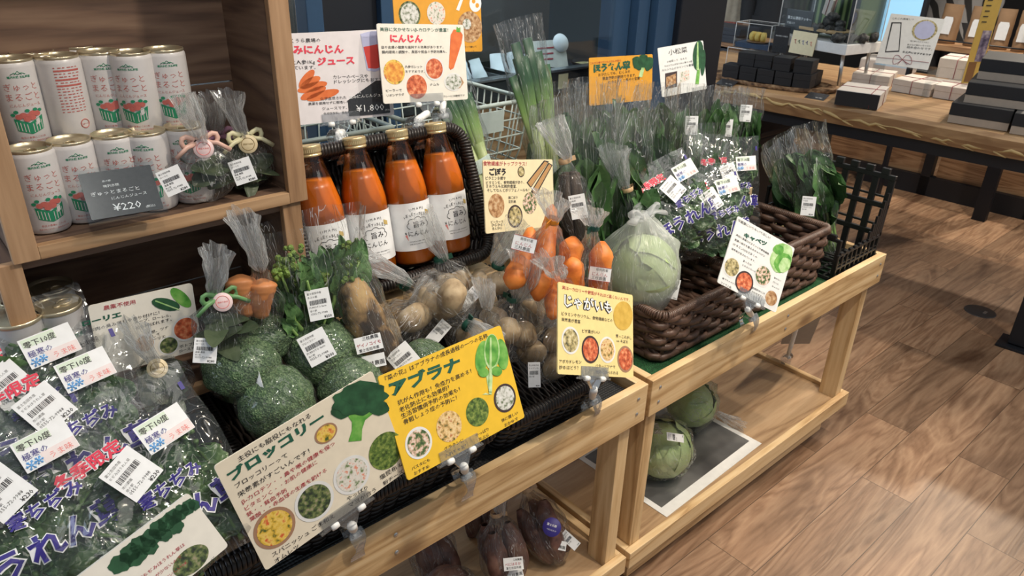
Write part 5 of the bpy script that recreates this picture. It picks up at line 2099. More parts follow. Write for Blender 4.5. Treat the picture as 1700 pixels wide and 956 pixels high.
# ------------------------------------------------------------------ printed cards and their clips
class Card:
    """a stiff card standing at its own place; picture points are carried onto its plane"""

    def __init__(s, name, label, cat, px4, n, X=None, D=None, mat='white', th=.0022, group=None, rad=.004, back=None):
        n = Vector(n).normalized()
        cx, cy = sum(p[0] for p in px4) / 4, sum(p[1] for p in px4) / 4
        c = at(cx, cy, X=X, D=D)
        P = [s.hit(c, n, *p) for p in px4]
        U = (P[1] - P[0]) + (P[2] - P[3])
        u = (U - n * U.dot(n)).normalized()
        v = n.cross(u)
        s.c, s.n, s.u, s.v = sum(P, Vector()) / 4, n, u, v
        s.w = (P[1] - P[0] + P[2] - P[3]).length / 2
        s.h = (P[0] - P[3] + P[1] - P[2]).length / 2
        s.M = frame(s.c, u, v, n)
        s.t = thing(name, label, cat, s.M, group)
        s.th = th
        w, h = s.w / 2, s.h / 2
        pts = []
        for sx, sy, a0 in ((1, 1, 0), (-1, 1, 90), (-1, -1, 180), (1, -1, 270)):
            for q in range(4):
                a = math.radians(a0 + 30 * q)
                pts.append((sx * (w - rad) + rad * math.cos(a), sy * (h - rad) + rad * math.sin(a)))
        mb = MB()
        k = len(pts)
        mb.add([(a, b, 0) for a, b in pts] + [(a, b, -th) for a, b in pts],
               [tuple(range(k)), tuple(range(2 * k - 1, k - 1, -1))] + [(i, i + k, (i + 1) % k + k, (i + 1) % k) for i in range(k)], 0, False)
        s.card = mb.build('card', M_[mat], s.t)
        s.np = 0

    def hit(s, c, n, px, py):
        d = ray(px, py)
        return CAM + d * ((c - CAM).dot(n) / d.dot(n))

    def lo(s, px, py):
        q = s.hit(s.c, s.n, px, py) - s.c
        return q.dot(s.u), q.dot(s.v)

    def text(s, body, A, B, m='ink', bold=.004, res=1, hs=None):
        hs = hs or (.66 if bold == .05 and m == 'inkgreen' and len(body) > 3 else .84)
        mb = MB()
        put_text(mb, body, s.lo(*A), s.lo(*B), 0, bold, .0006, res, hs, lift=.07)
        mb.build('printed_title' if bold >= .04 else 'printed_text', M_[m], s.card)
        return s

    def outlined(s, body, A, B, m, mo, bold=.03, b2=.09):
        mb = MB()
        put_text(mb, body, s.lo(*A), s.lo(*B), 1, b2, .0005, 1, .85, lift=.07)
        put_text(mb, body, s.lo(*A), s.lo(*B), 0, bold, .0008, 1, .85, lift=.07)
        mb.build('printed_title', [M_[m], M_[mo]], s.card)
        return s

    def done(s):
        return s

    def rpx(s, px, py, r):
        a, b = s.lo(px, py - r), s.lo(px, py + r)
        return math.hypot(a[0] - b[0], a[1] - b[1]) / 2

    def dish(s, px, py, r, m, plate=None, ell=1.0, name='printed_dish'):
        """a round picture of a dish; r measured up the card"""
        x, y = s.lo(px, py)
        r = s.rpx(px, py, r)
        mb = MB()
        s.np += 1
        z = .0004 + .00001 * s.np
        if plate:
            mb.poly([(x + r * ell * math.cos(q * PI / 16), y + r * math.sin(q * PI / 16), z) for q in range(32)], 0)
            mb.poly([(x + r * .84 * ell * math.cos(q * PI / 16), y + r * .84 * math.sin(q * PI / 16), z + .0002) for q in range(32)], 1)
            mb.build(name, [M_[plate], M_[m]], s.card)
        else:
            mb.poly([(x + r * ell * math.cos(q * PI / 16), y + r * math.sin(q * PI / 16), z) for q in range(32)], 0)
            mb.build(name, M_[m], s.card)
        return s

    def shape(s, name, polys):
        """drawn picture: list of (material, [(px,py)..])"""
        mb, mats = MB(), []
        for k, (m, pts) in enumerate(polys):
            if m not in mats:
                mats.append(m)
            mb.poly([(*s.lo(*p), .0005 + .00015 * k) for p in pts][::-1], mats.index(m))
        # faces must look outwards
        mb.build(name, [M_[m] for m in mats], s.card)
        return s


def blob(cx, cy, rx, ry, n=16, rot=0, amp=0.0, k=5, ph=0.0):
    c, s_ = math.cos(math.radians(rot)), math.sin(math.radians(rot))
    out = []
    for q in range(n):
        a = 2 * PI * q / n
        f = 1 + amp * math.sin(a * k + ph)
        x, y = rx * f * math.cos(a), ry * f * math.sin(a)
        out.append((cx + x * c - y * s_, cy + x * s_ + y * c))
    return out


def clip(label, card, foot, along=(0, 1, 0), out=(1, 0, 0), pos=.5, group='clear plastic sign clips', px=None):
    """clear clip: channel on the card's lower edge, nylon joints, spring jaws on the board at foot"""
    foot = Vector(foot)
    if px:
        pos = card.lo(*px)[0] / card.w + .5
    t = thing('sign_clip', label, 'clip', T(foot), group)
    M = card.M @ T((pos - .5) * card.w, -card.h / 2, 0)
    s_ = min(1.0, card.w / .14)
    mb = MB()
    bw = .074 * s_
    mb.box((0, .006, .0016), (bw, .019, .0012), 0, M, .0004)
    mb.box((0, .006, -.0042), (bw, .019, .0012), 0, M, .0004)
    mb.box((0, -.0045, -.0012), (bw * 1.15, .0035, .008), 0, M, .0008)
    mb.add([M @ Vector(q) for q in ((-.018, -.006, .002), (.018, -.006, .002), (.007, -.022, .002), (-.007, -.022, .002), (-.018, -.006, -.004), (.018, -.006, -.004), (.007, -.022, -.004), (-.007, -.022, -.004))],
           [(0, 1, 2, 3), (7, 6, 5, 4), (0, 3, 7, 4), (1, 5, 6, 2), (3, 2, 6, 7)], 0, False)
    gc_ = PB(mb, 'grip_channel', M_['clip'], t)
    for sx in (-1, 1):
        mb = MB()
        mb.lathe([(0, -.006), (.0045, -.0055), (.0052, 0), (.0045, .0055), (0, .006)], 12, 0, M @ T(sx * .021 * s_, -.005, .0005) @ RY(90))
        mb.build('hinge_pin', M_['nylon'], gc_)
    top = M @ Vector((0, -.022, -.001))
    o_ = Vector(out).normalized()
    jt = foot + Vector((0, 0, .026)) + o_ * .004
    if (top - jt).length > .03:
        pass
    a = Vector(along).normalized()
    dv = (jt - top)
    if dv.length < .012:
        jt = top + Vector((0, 0, -.014))
    mb = MB()
    mid = top.lerp(jt, .5)
    mb.tube([top, top.lerp(jt, .15), top.lerp(jt, .85), jt], [.0060, .0072, .0072, .0060], 12)
    PB(mb, 'joint_neck', M_['nylon'], t)
    # jaws
    mb = MB()
    for sg, L in ((1, .034), (-1, .030)):
        pts = []
        for q in range(9):
            f = q / 8
            off = .006 + .011 * math.sin(PI * min(1, f * 1.1)) if sg > 0 else -.012 - .013 * math.sin(PI * min(1, f * 1.2))
            pts.append(jt + o_ * (off if f < .9 else off * 1.15) + Vector((0, 0, .006 - (L + .026) * f)))
        for k in range(8):
            w0, w1 = .0095 + .003 * math.sin(k), .0095 + .003 * math.sin(k + 1)
            p, q = pts[k], pts[k + 1]
            n = o_ * (.0011 * sg)
            mb.add([p - a * w0, p + a * w0, q + a * w1, q - a * w1, p - a * w0 + n, p + a * w0 + n, q + a * w1 + n, q - a * w1 + n],
                   [(0, 1, 2, 3), (4, 7, 6, 5), (0, 4, 5, 1), (3, 2, 6, 7), (0, 3, 7, 4), (1, 5, 6, 2)], 0, False)
    for q in (-1, 1):
        mb.tube([jt + a * (.007 * q) + o_ * .012 + Vector((0, 0, -.004)), jt + a * (.009 * q) - o_ * .014 + Vector((0, 0, -.008))], .0022, 6)
    sj_ = PB(mb, 'spring_jaws', M_['clip'], t)
    mb = MB().lathe([(0, -.009), (.0048, -.009), (.0055, 0), (.0048, .009), (0, .009)], 12, 0, frame(jt + Vector((0, 0, -.010)) + o_ * .004, o_, Vector((0, 0, 1)), a))
    mb.build('hinge_pin', M_['nylon'], sj_)
    return t


CG = 'printed vegetable cards'
# --- broccoli
k = Card('sign_card', 'cream card about broccoli, largest of the cards in front', 'sign card', [(354, 775), (618.5, 615), (678.6, 779), (442, 947)], (.98, 0, .21), X=.040, mat='cream', group=CG)
(k.text('主役にも脇役にもなれる', (396.6, 767), (517, 692)).text('ブロッコリー', (383, 800), (540, 697), 'inkgreen', .05)
 .text('ブロッコリーって', (392, 811), (478, 758)).text('栄養素がすごいんです！', (396.6, 826), (515, 751))
 .text('β-カロテン・・鼻や喉の健康を保つ', (403, 837), (557, 738), 'inkred').text('ビタミンＣ・・お肌の健康に', (408, 848), (527, 769), 'inkred')
 .text('鉄・・貧血予防', (411, 858), (477, 815), 'inkred').text('葉酸・・赤血球の生産を助ける', (416, 866), (543, 782), 'inkred')
 .text('スパニッシュ', (453, 925), (514, 886)).text('オムレツ', (457, 935), (497, 909)).text('ごま和え', (519, 882), (556, 858))
 .text('やっぱり', (577, 832), (611, 811)).text('マヨが合う', (580, 843), (625, 815)).text('塩昆布＆', (631.5, 797), (668, 773)).text('粉チーズで', (637, 806), (678, 779))
 .dish(456, 876, 34, 'dish_omelet', 'plate_pot').dish(522, 832, 33, 'dish_dark', 'plate_white').dish(584, 788, 32, 'dish_salad', 'plate_white').dish(641, 748, 31, 'dish_green')
 .dish(541, 719, 16, 'dish_omelet', 'plate_pot', 1.25).done())
crown = blob(597, 662, 46, 26, 40, -12, .08, 9) 
k.shape('printed_broccoli', [('art_leaf', [(584, 676), (577, 690), (584, 700), (584, 714), (578, 733), (600, 731), (601, 712), (606, 697), (622, 684), (606, 682)]),
                             ('art_green', blob(566, 682, 17, 13, 16, 0, .06)), ('art_green', blob(628, 677, 18, 12, 16, 0, .06)), ('art_green', crown), ('art_green', blob(600, 652, 34, 20, 20, -8, .07, 7))])
KB = k
# --- rape greens (yellow)
k = Card('sign_card', 'bright yellow card about rape greens with a drawn leafy bunch', 'sign card', [(627, 625), (831, 540), (871, 692), (677, 799)], (.91, .05, .41), X=.032, mat='yellow', group=CG)
(k.text('『菜の花』はアブラナの成長過程の一つの名称', (640, 633), (810, 560)).text('アブラナ', (650, 658), (766, 611), 'inkgreen', .05)
 .text('抗がん作用も！免疫力を高める！', (661, 673), (783, 619)).text('老化防止にも効果的！', (664, 685), (746, 646))
 .text('生活習慣病予防の効果も！', (667, 695), (764, 649)).text('骨粗しょう症の予防に！', (671, 705), (759, 663))
 .text('パスタにも', (684, 781), (714, 765)).text('おすすめ', (688, 789), (713, 776)).text('グラタンに', (738, 749), (770, 733)).text('入れちゃお！', (739.5, 760), (774, 742))
 .text('やっぱり', (790, 726), (812, 714)).text('天ぷら', (795, 733), (812, 724)).text('体に優しい', (833, 701), (860, 687)).text('おかゆで', (838, 709), (860, 697))
 .dish(695, 735, 27, 'dish_pasta', 'plate_white').dish(745.5, 707.5, 26, 'dish_gratin').dish(792.5, 683.6, 24, 'dish_green').dish(838, 660.5, 24, 'dish_rice', 'plate_dark').done())
k.shape('printed_greens', [('art_pale', [(806, 620), (812, 655), (806, 652), (800, 655), (816, 655), (818, 618)]), ('art_leaf', blob(800, 592, 11, 27, 16, 8)), ('art_leaf', blob(833, 588, 10, 26, 16, -8)),
                           ('art_pale', blob(816, 584, 13, 30, 18, 0)), ('art_leaf', blob(816, 582, 11, 27, 18, 0)), ('art_leaf', blob(802, 618, 9, 8)), ('art_leaf', blob(824, 616, 9, 8)), ('art_pale', [(812, 560), (815, 560), (816, 650), (811, 650)])])
KY = k
# --- potato
k = Card('sign_card', 'soft yellow card about potatoes with white outlined title', 'sign card', [(927.7, 467.7), (1051, 489.7), (1051, 627), (924.6, 620.8)], (.90, .14, .41), X=.030, mat='paleyellow', group=CG)
(k.text('実は一カロリーや糖質がそれほど高くないんです。', (933, 480), (1045, 501), 'inkred').outlined('じゃがいも', (936, 509), (1016, 521), 'inkwhite', 'ink', .02, .075)
 .text('ビタミンやカリウム、食物繊維などの', (932, 523), (1016.5, 535)).text('栄養素が豊富', (932, 533), (963, 537)).text('ピザ風がいい', (966, 552), (995.5, 555))
 .text('煮っころがし', (1022, 560), (1048, 564)).text('on そぼろ', (1023, 568), (1042, 571)).text('アボカドレモン', (928, 603), (965, 604)).text('炒めはどう？', (928, 613), (960, 614))
 .text('バターとツナで', (988, 610), (1021, 612)).text('無限に食べられる', (989, 620), (1026, 622))
 .dish(947, 565, 23, 'dish_noodle', 'plate_white').dish(980, 580, 23, 'dish_red', 'plate_dark').dish(1008, 580.6, 22, 'dish_gratin', 'plate_white').dish(1038, 596, 22, 'dish_red', 'plate_pot').done())
k.shape('printed_potato', [('art_potato', blob(1034, 524, 16, 24, 24))])
KP = k
# --- cabbage
k = Card('sign_card', 'white card about cabbage with a drawn cabbage at its right edge', 'sign card', [(1227, 358), (1318, 412), (1289.5, 519), (1189, 468.6)], (.86, -.23, .45), X=.028, mat='white', group=CG)
(k.text('冷蔵庫にいつもいてほしい', (1224, 367), (1278, 397)).text('キャベツ', (1234, 393), (1272, 409), 'inkgreen', .05)
 .text('美容に重要なビタミンＣや食物繊維、', (1221.5, 391), (1277, 424)).text('胃腸の調子を整えるキャベジン', (1219, 399), (1269, 427)).text('(ビタミンU)など多くの', (1216, 406), (1256, 429))
 .text('栄養素が含まれています。', (1213.5, 414), (1253, 436)).text('あったか', (1233, 434), (1247, 442)).text('ミネストローネ', (1231.4, 441), (1254, 453))
 .text('箸でキャベツと', (1198.5, 463), (1221, 474)).text('ツナで１品', (1196, 470), (1213, 479)).text('野菜炒めには', (1248, 479), (1269, 489)).text('かかせません', (1247, 485), (1267, 495))
 .text('巻かない', (1284, 462), (1296, 468)).text('ロール', (1283, 469), (1292, 474)).text('キャベツ', (1281, 476), (1293, 482))
 .dish(1214.8, 443.5, 18, 'dish_noodle', 'plate_white').dish(1235.5, 468.6, 19, 'dish_red', 'plate_dark').dish(1266.6, 457.7, 19, 'dish_pasta', 'plate_white').dish(1280, 495, 15, 'dish_brown', 'plate_white').done())
k.shape('printed_cabbage', [('art_pale', blob(1297, 428, 18, 25, 20, 18, .04)), ('art_leaf', blob(1299, 436, 14, 17, 16, 18, .06)), ('art_pale', blob(1302, 440, 9, 13, 14, 18, .06)), ('art_leaf', blob(1292, 414, 9, 8, 14, 18, .06))])
KC = k
# --- carrot juice
k = Card('sign_card', 'pale mauve card about carrot juice with drawn carrots and glass', 'sign card', [(458, 57), (641, 48), (655, 191), (482, 209)], (.97, -.12, .14), X=-.500, mat='palepink', group=CG)
(k.text('のらくうら農場の', (464, 72), (532, 70)).text('旨みにんじん', (470, 90), (571, 88), 'inkbright', .04).text('ジュース', (527, 109), (589, 106), 'inkbright', .04)
 .text('１本に人参1Kg', (467, 108), (523, 106)).text('入っています。', (470, 117), (524, 115)).text('カレーのベースや', (553, 131), (611, 129)).text('ドレッシングにもおすすめ', (555, 139), (643, 134))
 .text('化学合成された', (532, 167), (575, 164)).text('農薬を使用せずに栽培した', (512, 175), (580, 171)).text('ジュースです。', (535, 183), (576, 181)).text('合成保存料、着色料', (537, 191), (582, 188)).done())
for q, (a, b, c_, d) in enumerate(((507, 138, 523, 118), (510, 140, 532, 128), (508, 146, 541, 137), (512, 158, 540, 145), (524, 160, 560, 150))):
    dx, dy = c_ - a, d - b
    L = math.hypot(dx, dy)
    nx, ny = -dy / L * 6, dx / L * 6
    k.shape('printed_carrot', [('art_carrot', blob((a + c_) / 2 - 6, (b + d) / 2 + 3, L * .75, 7.5, 16, math.degrees(math.atan2(dy, dx))))])
k.shape('printed_glass', [('art_glass', [(598, 56), (636, 52), (640, 114), (622, 119), (609, 117)]), ('art_red', [(603, 78), (634, 72), (636, 110), (624, 114), (611, 113)]), ('art_glass', blob(617, 57, 19, 5, 16, -6))])
KJ = k
# --- carrot
k = Card('sign_card', 'pale cream card about carrots clipped above the bottle basket', 'sign card', [(624.6, 38.6), (770, 41.4), (776.4, 164.6), (637.4, 172.7)], (.98, -.05, .21), X=-.462, mat='creamlight', group=CG)
(k.text('美容に欠かせないβ-カロテンが豊富！', (630.8, 52), (744, 53), 'inkgreen').text('にんじん', (647.7, 70), (702, 70.5), 'inkbright', .05)
 .text('目や皮膚の健康を維持する効果があります。', (633.6, 81), (736, 80.5)).text('腸内環境の調整や、風邪や貧血の予防効果も。', (634, 89), (741.6, 88))
 .text('人参ガレット', (672, 113), (701, 113)).text('おすすめです。', (673, 121), (705, 121)).text('ナムル', (714, 143), (729, 142)).text('ピーラーで', (641, 153), (667, 152))
 .text('リボンサラダ', (642, 161), (671, 159)).text('カレーには絶対です', (736, 162), (771.5, 160))
 .dish(654.5, 119.7, 20.5, 'dish_carrot', 'dish_omelet').dish(721, 114, 20, 'dish_red', 'plate_white').dish(692, 144, 20, 'dish_red').dish(753, 136, 15, 'dish_rice', 'plate_white', 1.3).done())
k.shape('printed_curry', [('dish_brown', [(753, 124), (765, 128), (770, 137), (764, 146), (754, 149)])])
k.shape('printed_carrot', [('art_carrot', [(748, 58), (753, 49), (763, 50), (768, 58), (766, 72), (753, 113), (748, 116), (745, 112)]), ('art_leaf', [(757, 53), (758, 44), (761, 47), (764, 45), (764, 54)])])
KK = k
# --- juice price
k = Card('price_card', 'dark price card ¥1,800 leaning on the carrot juice card', 'price card', [(574, 138), (641, 132), (650, 188), (579.7, 192)], (.97, -.14, .18), X=-.486, mat='slate', th=.001, rad=.0015)
(k.text('旅の駅', (579, 147), (592, 146), 'inkwhite', 0).text('のらくうら農場', (580, 156), (599, 155), 'inkwhite', 0).text('旨みにんじんジュース', (580, 164), (645, 159), 'inkwhite', 0)
 .text('¥1,800', (592, 187), (638, 183.5), 'inkwhite', 0).text('(税込)', (639, 184), (648, 183), 'inkwhite', 0).done())
# --- burdock
k = Card('sign_card', 'pale yellow card about burdock, right of the juice bottles', 'sign card', [(798, 265), (915.6, 265), (922, 374), (810, 388)], (.95, .16, .25), X=-.255, mat='beige', group=CG)
(k.text('食物繊維がトップクラス！', (802, 275), (874, 275.5), 'inkred').text('ごぼう', (812, 291), (840, 291), 'ink', .05).text('ビタミンＢ群や', (806, 298.5), (839.6, 298.5)).text('ビタミンＥ、食物繊維があり、', (806.8, 306), (870, 305))
 .text('ミネラルも比較的豊富。', (806.8, 312), (858, 312)).text('そしてなんとポリフェノールも！', (808.5, 319), (878, 318)).text('鶏ごぼう', (843.6, 330.4), (859, 330)).text('豆乳鍋', (844, 337), (856, 337))
 .text('ごぼうの卵とじ', (893, 324), (917, 322)).text('ピーラーで', (815, 371), (835, 370)).text('ひらひら', (816, 376.5), (834, 375.5)).text('きんぴら', (817, 382), (833, 381))
 .dish(824, 341.4, 20, 'dish_brown').dish(879.4, 337, 18, 'dish_pasta').dish(855, 359, 19, 'dish_noodle', 'plate_dark').dish(865, 285, 9, 'dish_noodle', 'plate_dark').done())
k.shape('printed_burdock', [('ink', [(874, 303), (903, 266), (911, 268), (881, 312)]), ('art_root', [(876, 303), (904, 268), (909, 270), (881, 310)]), ('ink', [(881, 318), (910, 270), (917, 274), (890, 324)]), ('art_root', [(883, 317), (911, 272), (915, 275), (889, 322)])])
KG = k
# --- orange card high above (lotus root and others)
k = Card('sign_card', 'orange card with round dish pictures, cut by the top edge of the photo', 'sign card', [(651, -60), (800, -62), (797, 90), (655, 84)], (.98, -.05, .15), X=-.60, mat='orange', group=CG)
(k.dish(680, 24, 22, 'dish_rice', 'dish_dark').dish(724, 22, 19, 'dish_salad').dish(780, 45, 26, 'dish_brown').dish(775, 40, 9, 'dish_rice').dish(745, 62, 18, 'dish_red')
 .text('切って焼いて', (770, 80), (791, 79)).text('おいしくて。', (771, 88), (789, 87)).done())
k.shape('printed_sticks', [('inkwhite', [(757, 16), (768, -12), (772, -10), (762, 18)])])
k.shape('printed_lotus', [('inkwhite', blob(789, 6, 10, 14, 16)), ('orange', blob(786, 2, 3, 4, 10)), ('orange', blob(792, 9, 3, 4, 10))])
KO = k
# --- spinach (orange, behind the greens)
k = Card('sign_card', 'orange card about spinach behind the tall greens', 'sign card', [(975.5, 97), (1079.6, 90), (1086, 165), (981, 175)], (.97, -.10, .15), X=-.585, mat='orange', group=CG)
(k.text('これさえ食べていたらなんか安心', (979.5, 107), (1031, 102), 'inkred').text('ほうれん草', (985, 120.5), (1046, 114), 'inkgreen', .06).text('おひたしでも、むくみや', (993, 127), (1046, 121))
 .text('貧血予防が期待できます。', (1000, 133), (1056, 127)).text('ビタミンＣと鉄分の宝庫', (1010, 139), (1062, 132)).done())
k.shape('printed_spinach', [('art_pale', [(1060, 128), (1064, 112), (1070, 112), (1066, 128)]), ('art_green', blob(1058, 105, 8, 12, 14, -20, .08)), ('art_green', blob(1068, 101, 9, 11, 14, 0, .08)), ('art_green', blob(1077, 106, 7, 12, 14, 15, .08))])
KS = k
# --- komatsuna
k = Card('sign_card', 'white card about komatsuna with a drawn leaf, before the black panel', 'sign card', [(1097, 81.6), (1170.8, 64.5), (1170, 150), (1094, 160)], (.88, -.38, .20), X=-.60, mat='white', group=CG)
(k.text('小松菜', (1110, 92), (1141, 86.5), 'ink', .0).text('小松菜って　なんと', (1107, 104.5), (1140, 98)).text('カルシウムがほうれん草の３倍', (1103, 111.5), (1149, 103)).text('カルシウムビタミンＣも豊富', (1099, 119), (1151, 109))
 .done())
k.shape('printed_dish', [('plate_dark', [(1104, 122), (1124, 118), (1124, 144), (1104, 148)]), ('dish_brown', [(1106, 128), (1122, 122), (1122, 138), (1106, 145)])])
k.shape('printed_dish', [('plate_white', [(1127, 117), (1145, 112), (1146, 138), (1127, 142)]), ('dish_salad', [(1129, 120), (1144, 116), (1144, 132), (1129, 138)])])
k.shape('printed_leaf', [('art_leaf', [(1154, 140), (1158, 108), (1163, 108), (1160, 140)]), ('art_green', blob(1159, 92, 9, 25, 18, 4)), ('art_green', blob(1167, 104, 4, 22, 14, 4)), ('art_pale', [(1157, 70), (1159, 70), (1160, 116), (1156, 116)])])
KM = k
# --- bay leaf
k = Card('sign_card', 'white card about bay leaves behind the spinach bags on the left', 'sign card', [(147, 510), (319.7, 467.7), (334.7, 581), (168, 624)], (.985, .02, .10), X=-.205, mat='creamlight', group=CG)
(k.text('農薬不使用', (172.4, 515), (225, 504), 'inkred').text('ローリエ', (137, 542), (202, 525), 'inkgreen', .05).text('お肉の臭み消しや香り付けに！', (150, 551), (265, 521)).text('スープ、ローレル、', (224, 537), (284, 525))
 .text('とも呼ばれます。', (226, 547), (285, 532)).text('大根、ツナ', (244, 556), (280, 545)).text('そして', (246, 564), (266, 556)).text('ローリエ', (247, 568), (275, 560)).text('ポトフに!!', (298, 578), (331, 570)).text('ローストで', (298, 585), (329, 577))
 .dish(308, 545, 21, 'dish_red', 'plate_white').dish(280, 573, 16, 'dish_dark', 'plate_white').dish(240, 570, 16, 'dish_brown', 'plate_white').done())
k.shape('printed_leaf', [('art_leaf', blob(300, 494, 22, 10, 16, 42)), ('art_green', blob(275, 505, 24, 10, 16, 12)), ('art_pale', [(258, 498), (257, 500), (297, 515), (298, 513)])])
KL = k
# --- ¥220
k = Card('price_card', 'dark glossy price card ¥220 standing before the juice cans', 'price card', [(130, 289), (249, 274), (272, 345), (151, 367)], (.80, -.06, .60), X=-.205, mat='slate', th=.0012, rad=.0015)
(k.text('旅の駅', (170, 303), (184, 301), 'inkwhite', 0).text('鳴沢氷穂', (172, 312), (198, 308), 'inkwhite', 0).text('ぎゅっとまるごと', (152, 327), (232, 315), 'inkwhite', 0).text('にんじんジュース', (186, 332), (244, 322), 'inkwhite', 0)
 .text('¥220', (190, 352), (236, 345), 'inkwhite', 0).text('(税込)', (243, 345), (258, 342), 'inkwhite', 0).done())
w, h = k.w / 2 + .004, k.h / 2 + .005
mb = MB()
mb.box((0, 0, .0022), (2 * w, 2 * h, .0008))
mb.box((0, 0, -.0028), (2 * w, 2 * h, .0008))
mb.box((0, -h, -.0003), (2 * w, .0012, .006))
mb.build('acrylic_holder', M_['acrylic'], k.t)
# --- drawn spinach card, nearest
k = Card('sign_card', 'pale card with a drawn spinach row, lowest at the left corner', 'sign card', [(126, 963), (320, 812), (373, 912), (170, 1075)], (.88, -.05, .47), X=.055, mat='creamlight', th=.006, group=CG)
(k.text('寒ちぢみほうれん草は', (232, 965), (308, 905), 'inkred').text('アクが少ないので', (246, 970), (302, 925), 'inkred').text('生でもおいしいOK', (256, 978), (312, 934), 'inkred').text('ソテーに', (336, 953), (359, 926))
 .dish(317, 930, 21, 'dish_dark', None, 1.5).done())
for q, (x, y, a, b, r_) in enumerate(((200, 935, 22, 15, -30), (216, 918, 20, 15, -40), (233, 905, 18, 16, -20), (228, 925, 20, 12, -40), (250, 893, 18, 15, -30), (262, 878, 17, 14, -50), (248, 908, 15, 13, -20), (276, 868, 16, 13, -45),
                                      (288, 858, 15, 13, -30), (300, 850, 15, 12, -50), (312, 842, 15, 11, -60), (292, 874, 14, 12, -40), (322, 838, 9, 10, -60), (272, 888, 14, 11, 0))):
    k.shape('printed_leaf', [('art_green', blob(x, y, a, b, 18, r_, .10, 6, q))])
KN = k
# --- card on the low shelf, seen from behind
k = Card('sign_card', 'plain grey back of a card clipped low at the far end of the turf stand', 'sign card', [(1296, 505), (1346, 487), (1370, 575), (1318, 562)], (-.55, .55, .60), X=-.235, mat='greycard', group=CG)
KX = k
k.t['group'] = ''
del k.t['group']

clip('clear clip on the front rail holding the broccoli card', KB, at(586, 897, Z=.652), px=(580, 862))
clip('clear clip on the front rail holding the bright yellow card', KY, at(769, 800, Z=.652), px=(766, 757))
clip('clear clip on the front rail holding the potato card', KP, at(979, 676, Z=.652), px=(987, 626))
clip('clear clip on the turf stand rail holding the cabbage card', KC, at(1242, 538, Z=.652), px=(1246, 498))
clip('clear clip on the bottle basket rim holding the carrot juice card', KJ, at(562, 245, X=-.425), px=(567, 200))
clip('clear clip on the bottle basket rim holding the carrot card', KK, at(690, 222, X=-.425), px=(709, 168))
clip('clear clip on the bottle basket rim behind the rightmost bottle', KO, at(733, 205, X=-.43), pos=.55)
clip('clear clip on the low side lip of the turf stand', KX, at(1305, 600, Z=.172), along=(1, 0, 0), out=(0, 1, 0), pos=.3)


# ------------------------------------------------------------------ the shop behind: long slab table
def slab_mat():
    m, nt, b = new_mat('live_edge_slab')
    v = coords(nt, (.10, 1, 1))
    n1 = N(nt, 'ShaderNodeTexNoise')
    n1.inputs['Scale'].default_value = 12
    n1.inputs['Detail'].default_value = 4
    n1.inputs['Distortion'].default_value = .8
    nt.links.new(v, n1.inputs['Vector'])
    mu = N(nt, 'ShaderNodeMath', operation='MULTIPLY')
    mu.inputs[1].default_value = 7
    nt.links.new(n1.outputs['Fac'], mu.inputs[0])
    pp = N(nt, 'ShaderNodeMath', operation='PINGPONG')
    pp.inputs[1].default_value = .5
    nt.links.new(mu.outputs[0], pp.inputs[0])
    col = ramp(nt, pp.outputs[0], [(.1, (.34, .20, .10)), (.5, (.48, .31, .16)), (.9, (.56, .39, .22))])
    nt.links.new(col, b.inputs['Base Color'])
    b.inputs['Roughness'].default_value = .45
    return m


M_['slab'] = slab_mat()
M_['sap'] = plain('pale_sapwood_vein', (.60, .44, .20), .5)
TM = T(-.60, 2.036, 0) @ RZ(5.2)
tb = thing('slab_table', 'long live-edge wooden slab table on a black steel frame at the back', 'table', TM)
mb = MB()


def edge_fn(u, v):
    x = -1.05 + 2.15 * u
    return x


def slab(u, v):
    x = -1.15 + 2.2 * u
    k = .012 * nz((x, 0, 0), 3.0, 2) + .005 * nz((x, 0, 0), 11, 4)
    # ring round the section
    prof = [(0 + k + .012, .825), (0 + k, .809), (.004 + k, .778), (.022 + k, .742), (.98, .742), (.98, .825)]
    i = min(5, int(round(v * 6))) if v < 1 else 0
    y, z = prof[i % 6]
    return (x, y, z)


mb.grid(lambda u, v: slab(u, v), 60, 6, 0)
for s_ in (0, 1):
    x = -1.15 + 2.2 * s_
    k = .012 * nz((x, 0, 0), 3.0, 2) + .005 * nz((x, 0, 0), 11, 4)
    mb.poly([(x, y, z) for y, z in [(0 + k + .012, .825), (0 + k, .809), (.004 + k, .778), (.022 + k, .742), (.98, .742), (.98, .825)]], 0)
for i in range(len(mb.s)):
    mb.s[i] = False
# pale sapwood veins that wander along the live edge
rnd = random.Random(4)
for q in range(2):
    x = -1.05 + q * .9
    z = .785
    pts = []
    while x < (-.15 if q == 0 else 1.0):
        k = .012 * nz((x, 0, 0), 3.0, 2) + .005 * nz((x, 0, 0), 11, 4)
        z += rnd.uniform(-.012, .011)
        z = min(.804, max(.758, z))
        yy = k
        pts.append((x, yy + .0005 + max(0, (.778 - z) * .55) + max(0, (.809 - z) * .13), z))
        x += rnd.uniform(.018, .040)
    mb.tube(pts, [.0055 + .003 * math.sin(i * 1.3) for i in range(len(pts))], 6, 1)
    for i in range(3, len(pts) - 2, 4):
        p = pts[i]
        mb.tube([p, (p[0] + .025, p[1] - .0005, p[2] - .010), (p[0] + .045, p[1] + .0035, p[2] - .016)], [.005, .004, .002], 6, 1)
mb.build('slab_top', [M_['slab'], M_['sap']], tb)
MB().box((.0, .06, .717), (2.0, .05, .05)).build('frame_beam', M_['blackmetal'], tb)
